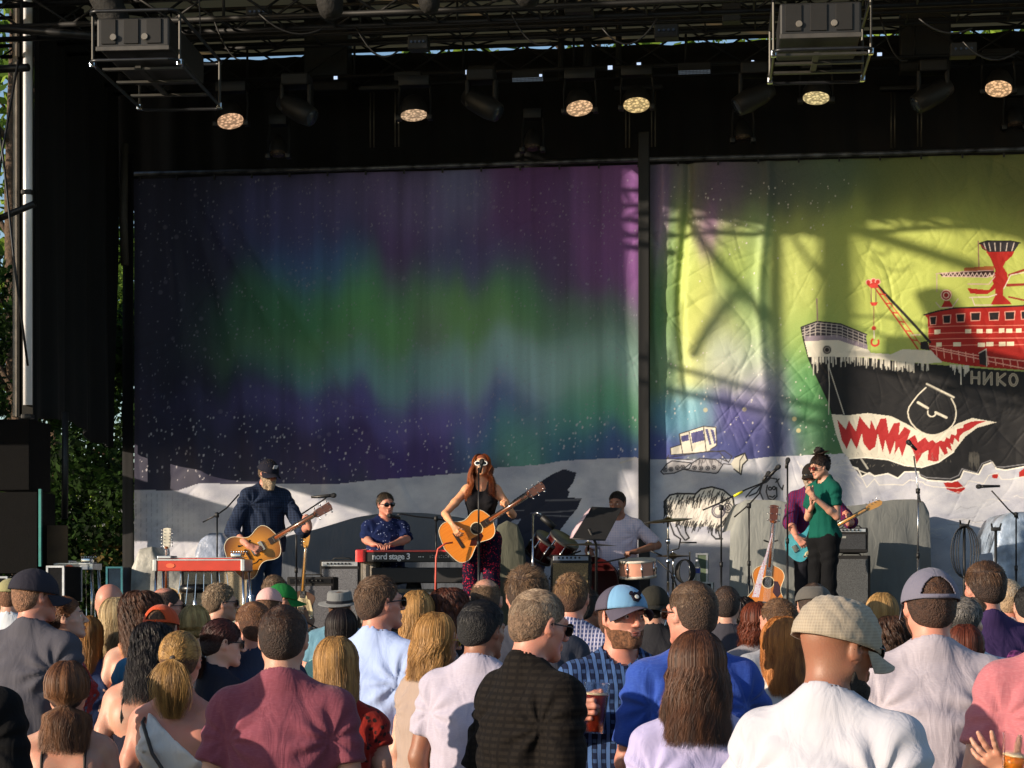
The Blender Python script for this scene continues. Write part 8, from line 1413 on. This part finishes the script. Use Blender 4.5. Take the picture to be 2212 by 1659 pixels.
def projector(label, x_, y_, d, w, dep, h, ret):
    P_ = at(x_, y_, d); t = thing('projector', label, 'projector', P_, R(ret)); CH = M('#2a2c30', .35, .5, key='frame_tube'); PB = M('#141517', .6, key='projector_black')
    mb = MB(); mb.box((w * .48, dep * .40, h * .60), (w * .84, dep * .72, h * .62), bev=.02); b_ = mb.build('housing', PB, t); mb = MB(); [mb.box((w * (.20 + .26 * i), dep * .04 - .008, h * .62), (w * .17, .012, h * .50), bev=.003) for i in range(3)]; mb.build('vent', M('#0d0e10', .8, key='vent_black'), b_)
    mb = MB(); [mb.lathe((w * (.26 + .36 * i), dep * .03 - .004, h * .50), [(.001, .008), (.026, .008), (.03, 0)], 16, (0, -1, 0)) for i in range(2)]; mb.build('fan', M('#6a6660', .5, key='fan_grey'), b_); mb = MB(); mb.box((w * .48, dep * .035, h * .27), (w * .84, .03, h * .09), bev=.004); mb.build('front_ledge', M('#3c3a38', .6, key='ledge_grey'), b_)
    for k_, z_ in enumerate((0, h)): 
        rd = .07; pts = []
        for cx, cy, a0 in ((w - rd, rd, -90), (w - rd, dep - rd, 0), (rd, dep - rd, 90), (rd, rd, 180)): pts += [(cx + rd * math.cos(R(a0 + q)), cy + rd * math.sin(R(a0 + q)), z_) for q in (0, 30, 60, 90)]
        mb = MB(); mb.tube(pts + [pts[0]], .015, 8, caps=False); mb.build('frame_loop', CH, t, True)
    mb = MB(); [mb.tube([(x2, y2, 0), (x2, y2, h)], .013, 6) for x2 in (.0, w) for y2 in (.12, dep - .12)]; [mb.box((w * .5, dep * q, .012), (w * .94, .05, .02)) for q in (.2, .45, .72)]; mb.box((w * .45, dep * .45, .02), (.05, dep * .55, .02)); mb.build('cross_bars', M('#35332e', .5, .4, key='bar_metal'), t, auto=True); 
    for x2 in (0, w):
        for y2 in (.12, dep - .12): mb = MB(); mb.box((x2, y2, .0), (.05, .06, .06), bev=.01); mb.build('clamp', CHROME, t)
    for x2 in (0, w): mb = MB(); mb.tube([(x2, dep * .5, h), (x2 * .9 + .03, dep * .5, h + 1.2)], .006, 5); mb.build('hanging_wire', CH, t, True)
    return t
projector('large black projector in a tubular cage hanging at upper left', 192, 131, 16.9, .76, 1.75, .42, 3); projector('large black projector in a tubular cage hanging at upper right', 1672, 108, 17.2, .84, 1.15, .46, 2)
for i, (x_, y_, r_, l_, tl) in enumerate(((262, 68, .13, .7, -.5), (718, 40, .12, .5, -.15), (932, 28, .10, .4, -.2), (1140, 14, .12, .4, 0), (1075, 4, .08, .3, 0))):
    P_ = at(x_, y_, 17.6); mb = MB(); ax = Vector((tl, 0, 1)); mb.lathe((0, 0, 0), [(.001, 0), (r_ * .6, .01), (r_ * .9, .06), (r_, .14), (r_ * 1.04, l_ * .5), (r_ * 1.1, l_)], 18, ax); mb.V = [(v[0] + P_.x, v[1] + P_.y, v[2] + P_.z) for v in mb.V]
    solid_tag(mb, 'chain_bag', M('#100f0e', .85, var=.3, scale=12, bump=.7, bscale=25, key='bag_canvas'), ('largest black chain bag leaning at upper left over the projector', 'black chain bag hanging left of centre', 'smaller black chain bag near the centre top', 'black chain bag cut by the top edge at the centre', 'smallest chain bag cut by the top edge')[i], 'chain bag', 'chain bags hanging from the roof', smooth=True)
for i, (xa_, xb_) in enumerate(((800, 855), (1352, 1408), (1925, 1982))):
    t = thing('hanging_ladder_frame', ('pair of thin upright rods above the left cloth', 'pair of thin upright rods above the black post', 'pair of thin upright rods above the right cloth')[i], 'frame', (*at(xa_, 300, 22.3)[:2], ZT + .15), 0, 'thin upright rods above the cloths'); w_ = at(xb_, 300, 22.3).x - at(xa_, 300, 22.3).x; mb = MB(); [mb.tube([(x2, 0, 0), (x2, 0, .62)], .008, 6) for x2 in (0, .04, w_, w_ + .04)]; mb.build('rods', M('#5a564c', .4, .6, key='rod_metal'), t, True); mb = MB(); mb.box((w_ * .5, 0, .66), (w_ + .25, .1, .05), bev=.01); mb.build('bracket', BLACK, t)

# loose cables looping along the trusses
rc = np.random.default_rng(17)
spots = [(300, 10, 420, 90), (455, 20, 520, 130), (560, 30, 700, 60), (770, 60, 860, 110), (960, 40, 1080, 60), (1100, 20, 1190, 90), (1300, 60, 1420, 40), (1480, 50, 1600, 70), (1900, 30, 1960, 130), (1985, 40, 2100, 60), (2080, 90, 2200, 110), (160, 30, 205, 60)]
names_ = ('over the left projector', 'right of the left projector', 'left of the wide drop box', 'right of the wide drop box', 'left of the centre', 'near the centre', 'above the lit pair', 'left of the right projector', 'beside the right projector', 'right of the right projector', 'near the right edge', 'at the upper left corner')
for (a, b, c, e), nm in zip(spots, names_):
    d_ = rc.uniform(18.3, 20.8); sg = rc.uniform(15, 45); pts = [(a + (c - a) * f_, b + (e - b) * f_ + sg * 4 * f_ * (1 - f_), d_) for f_ in np.linspace(0, 1, 9)]
    cable('thin black cable looping under the roof ' + nm, pts, '#050506', .009, group='cables looping along the trusses')
for i, (x_, y_, w_, h_) in enumerate(((560, 30, 50, 26), (905, 95, 44, 30), (1250, 20, 60, 24), (1440, 70, 52, 30), (1580, 30, 40, 40), (2080, 110, 56, 30))):
    P_ = at(x_, y_, 19.8); k = 19.8 / FPX; t = thing('power_box', 'small black power box on the truss ' + ('left of the wide drop box', 'right of the wide drop box', 'above the centre', 'above the right one of the lit pair', 'left of the right projector', 'near the upper right corner')[i], 'box', P_, 0, 'power boxes on the trusses'); mb = MB(); mb.box((0, 0, 0), (w_ * k, .16, h_ * k), bev=.01); mb.build('housing', M('#0e0f11', .5, key='lamp_black'), t); mb = MB(); [mb.lathe((-w_ * k * .3 + q * w_ * k * .2, -.08, 0), [(.012, 0), (.012, .02), (.001, .02)], 10, (0, -1, 0)) for q in range(4)]; mb.build('sockets', M('#3a4a6a', .4, key='socket_blue'), t)
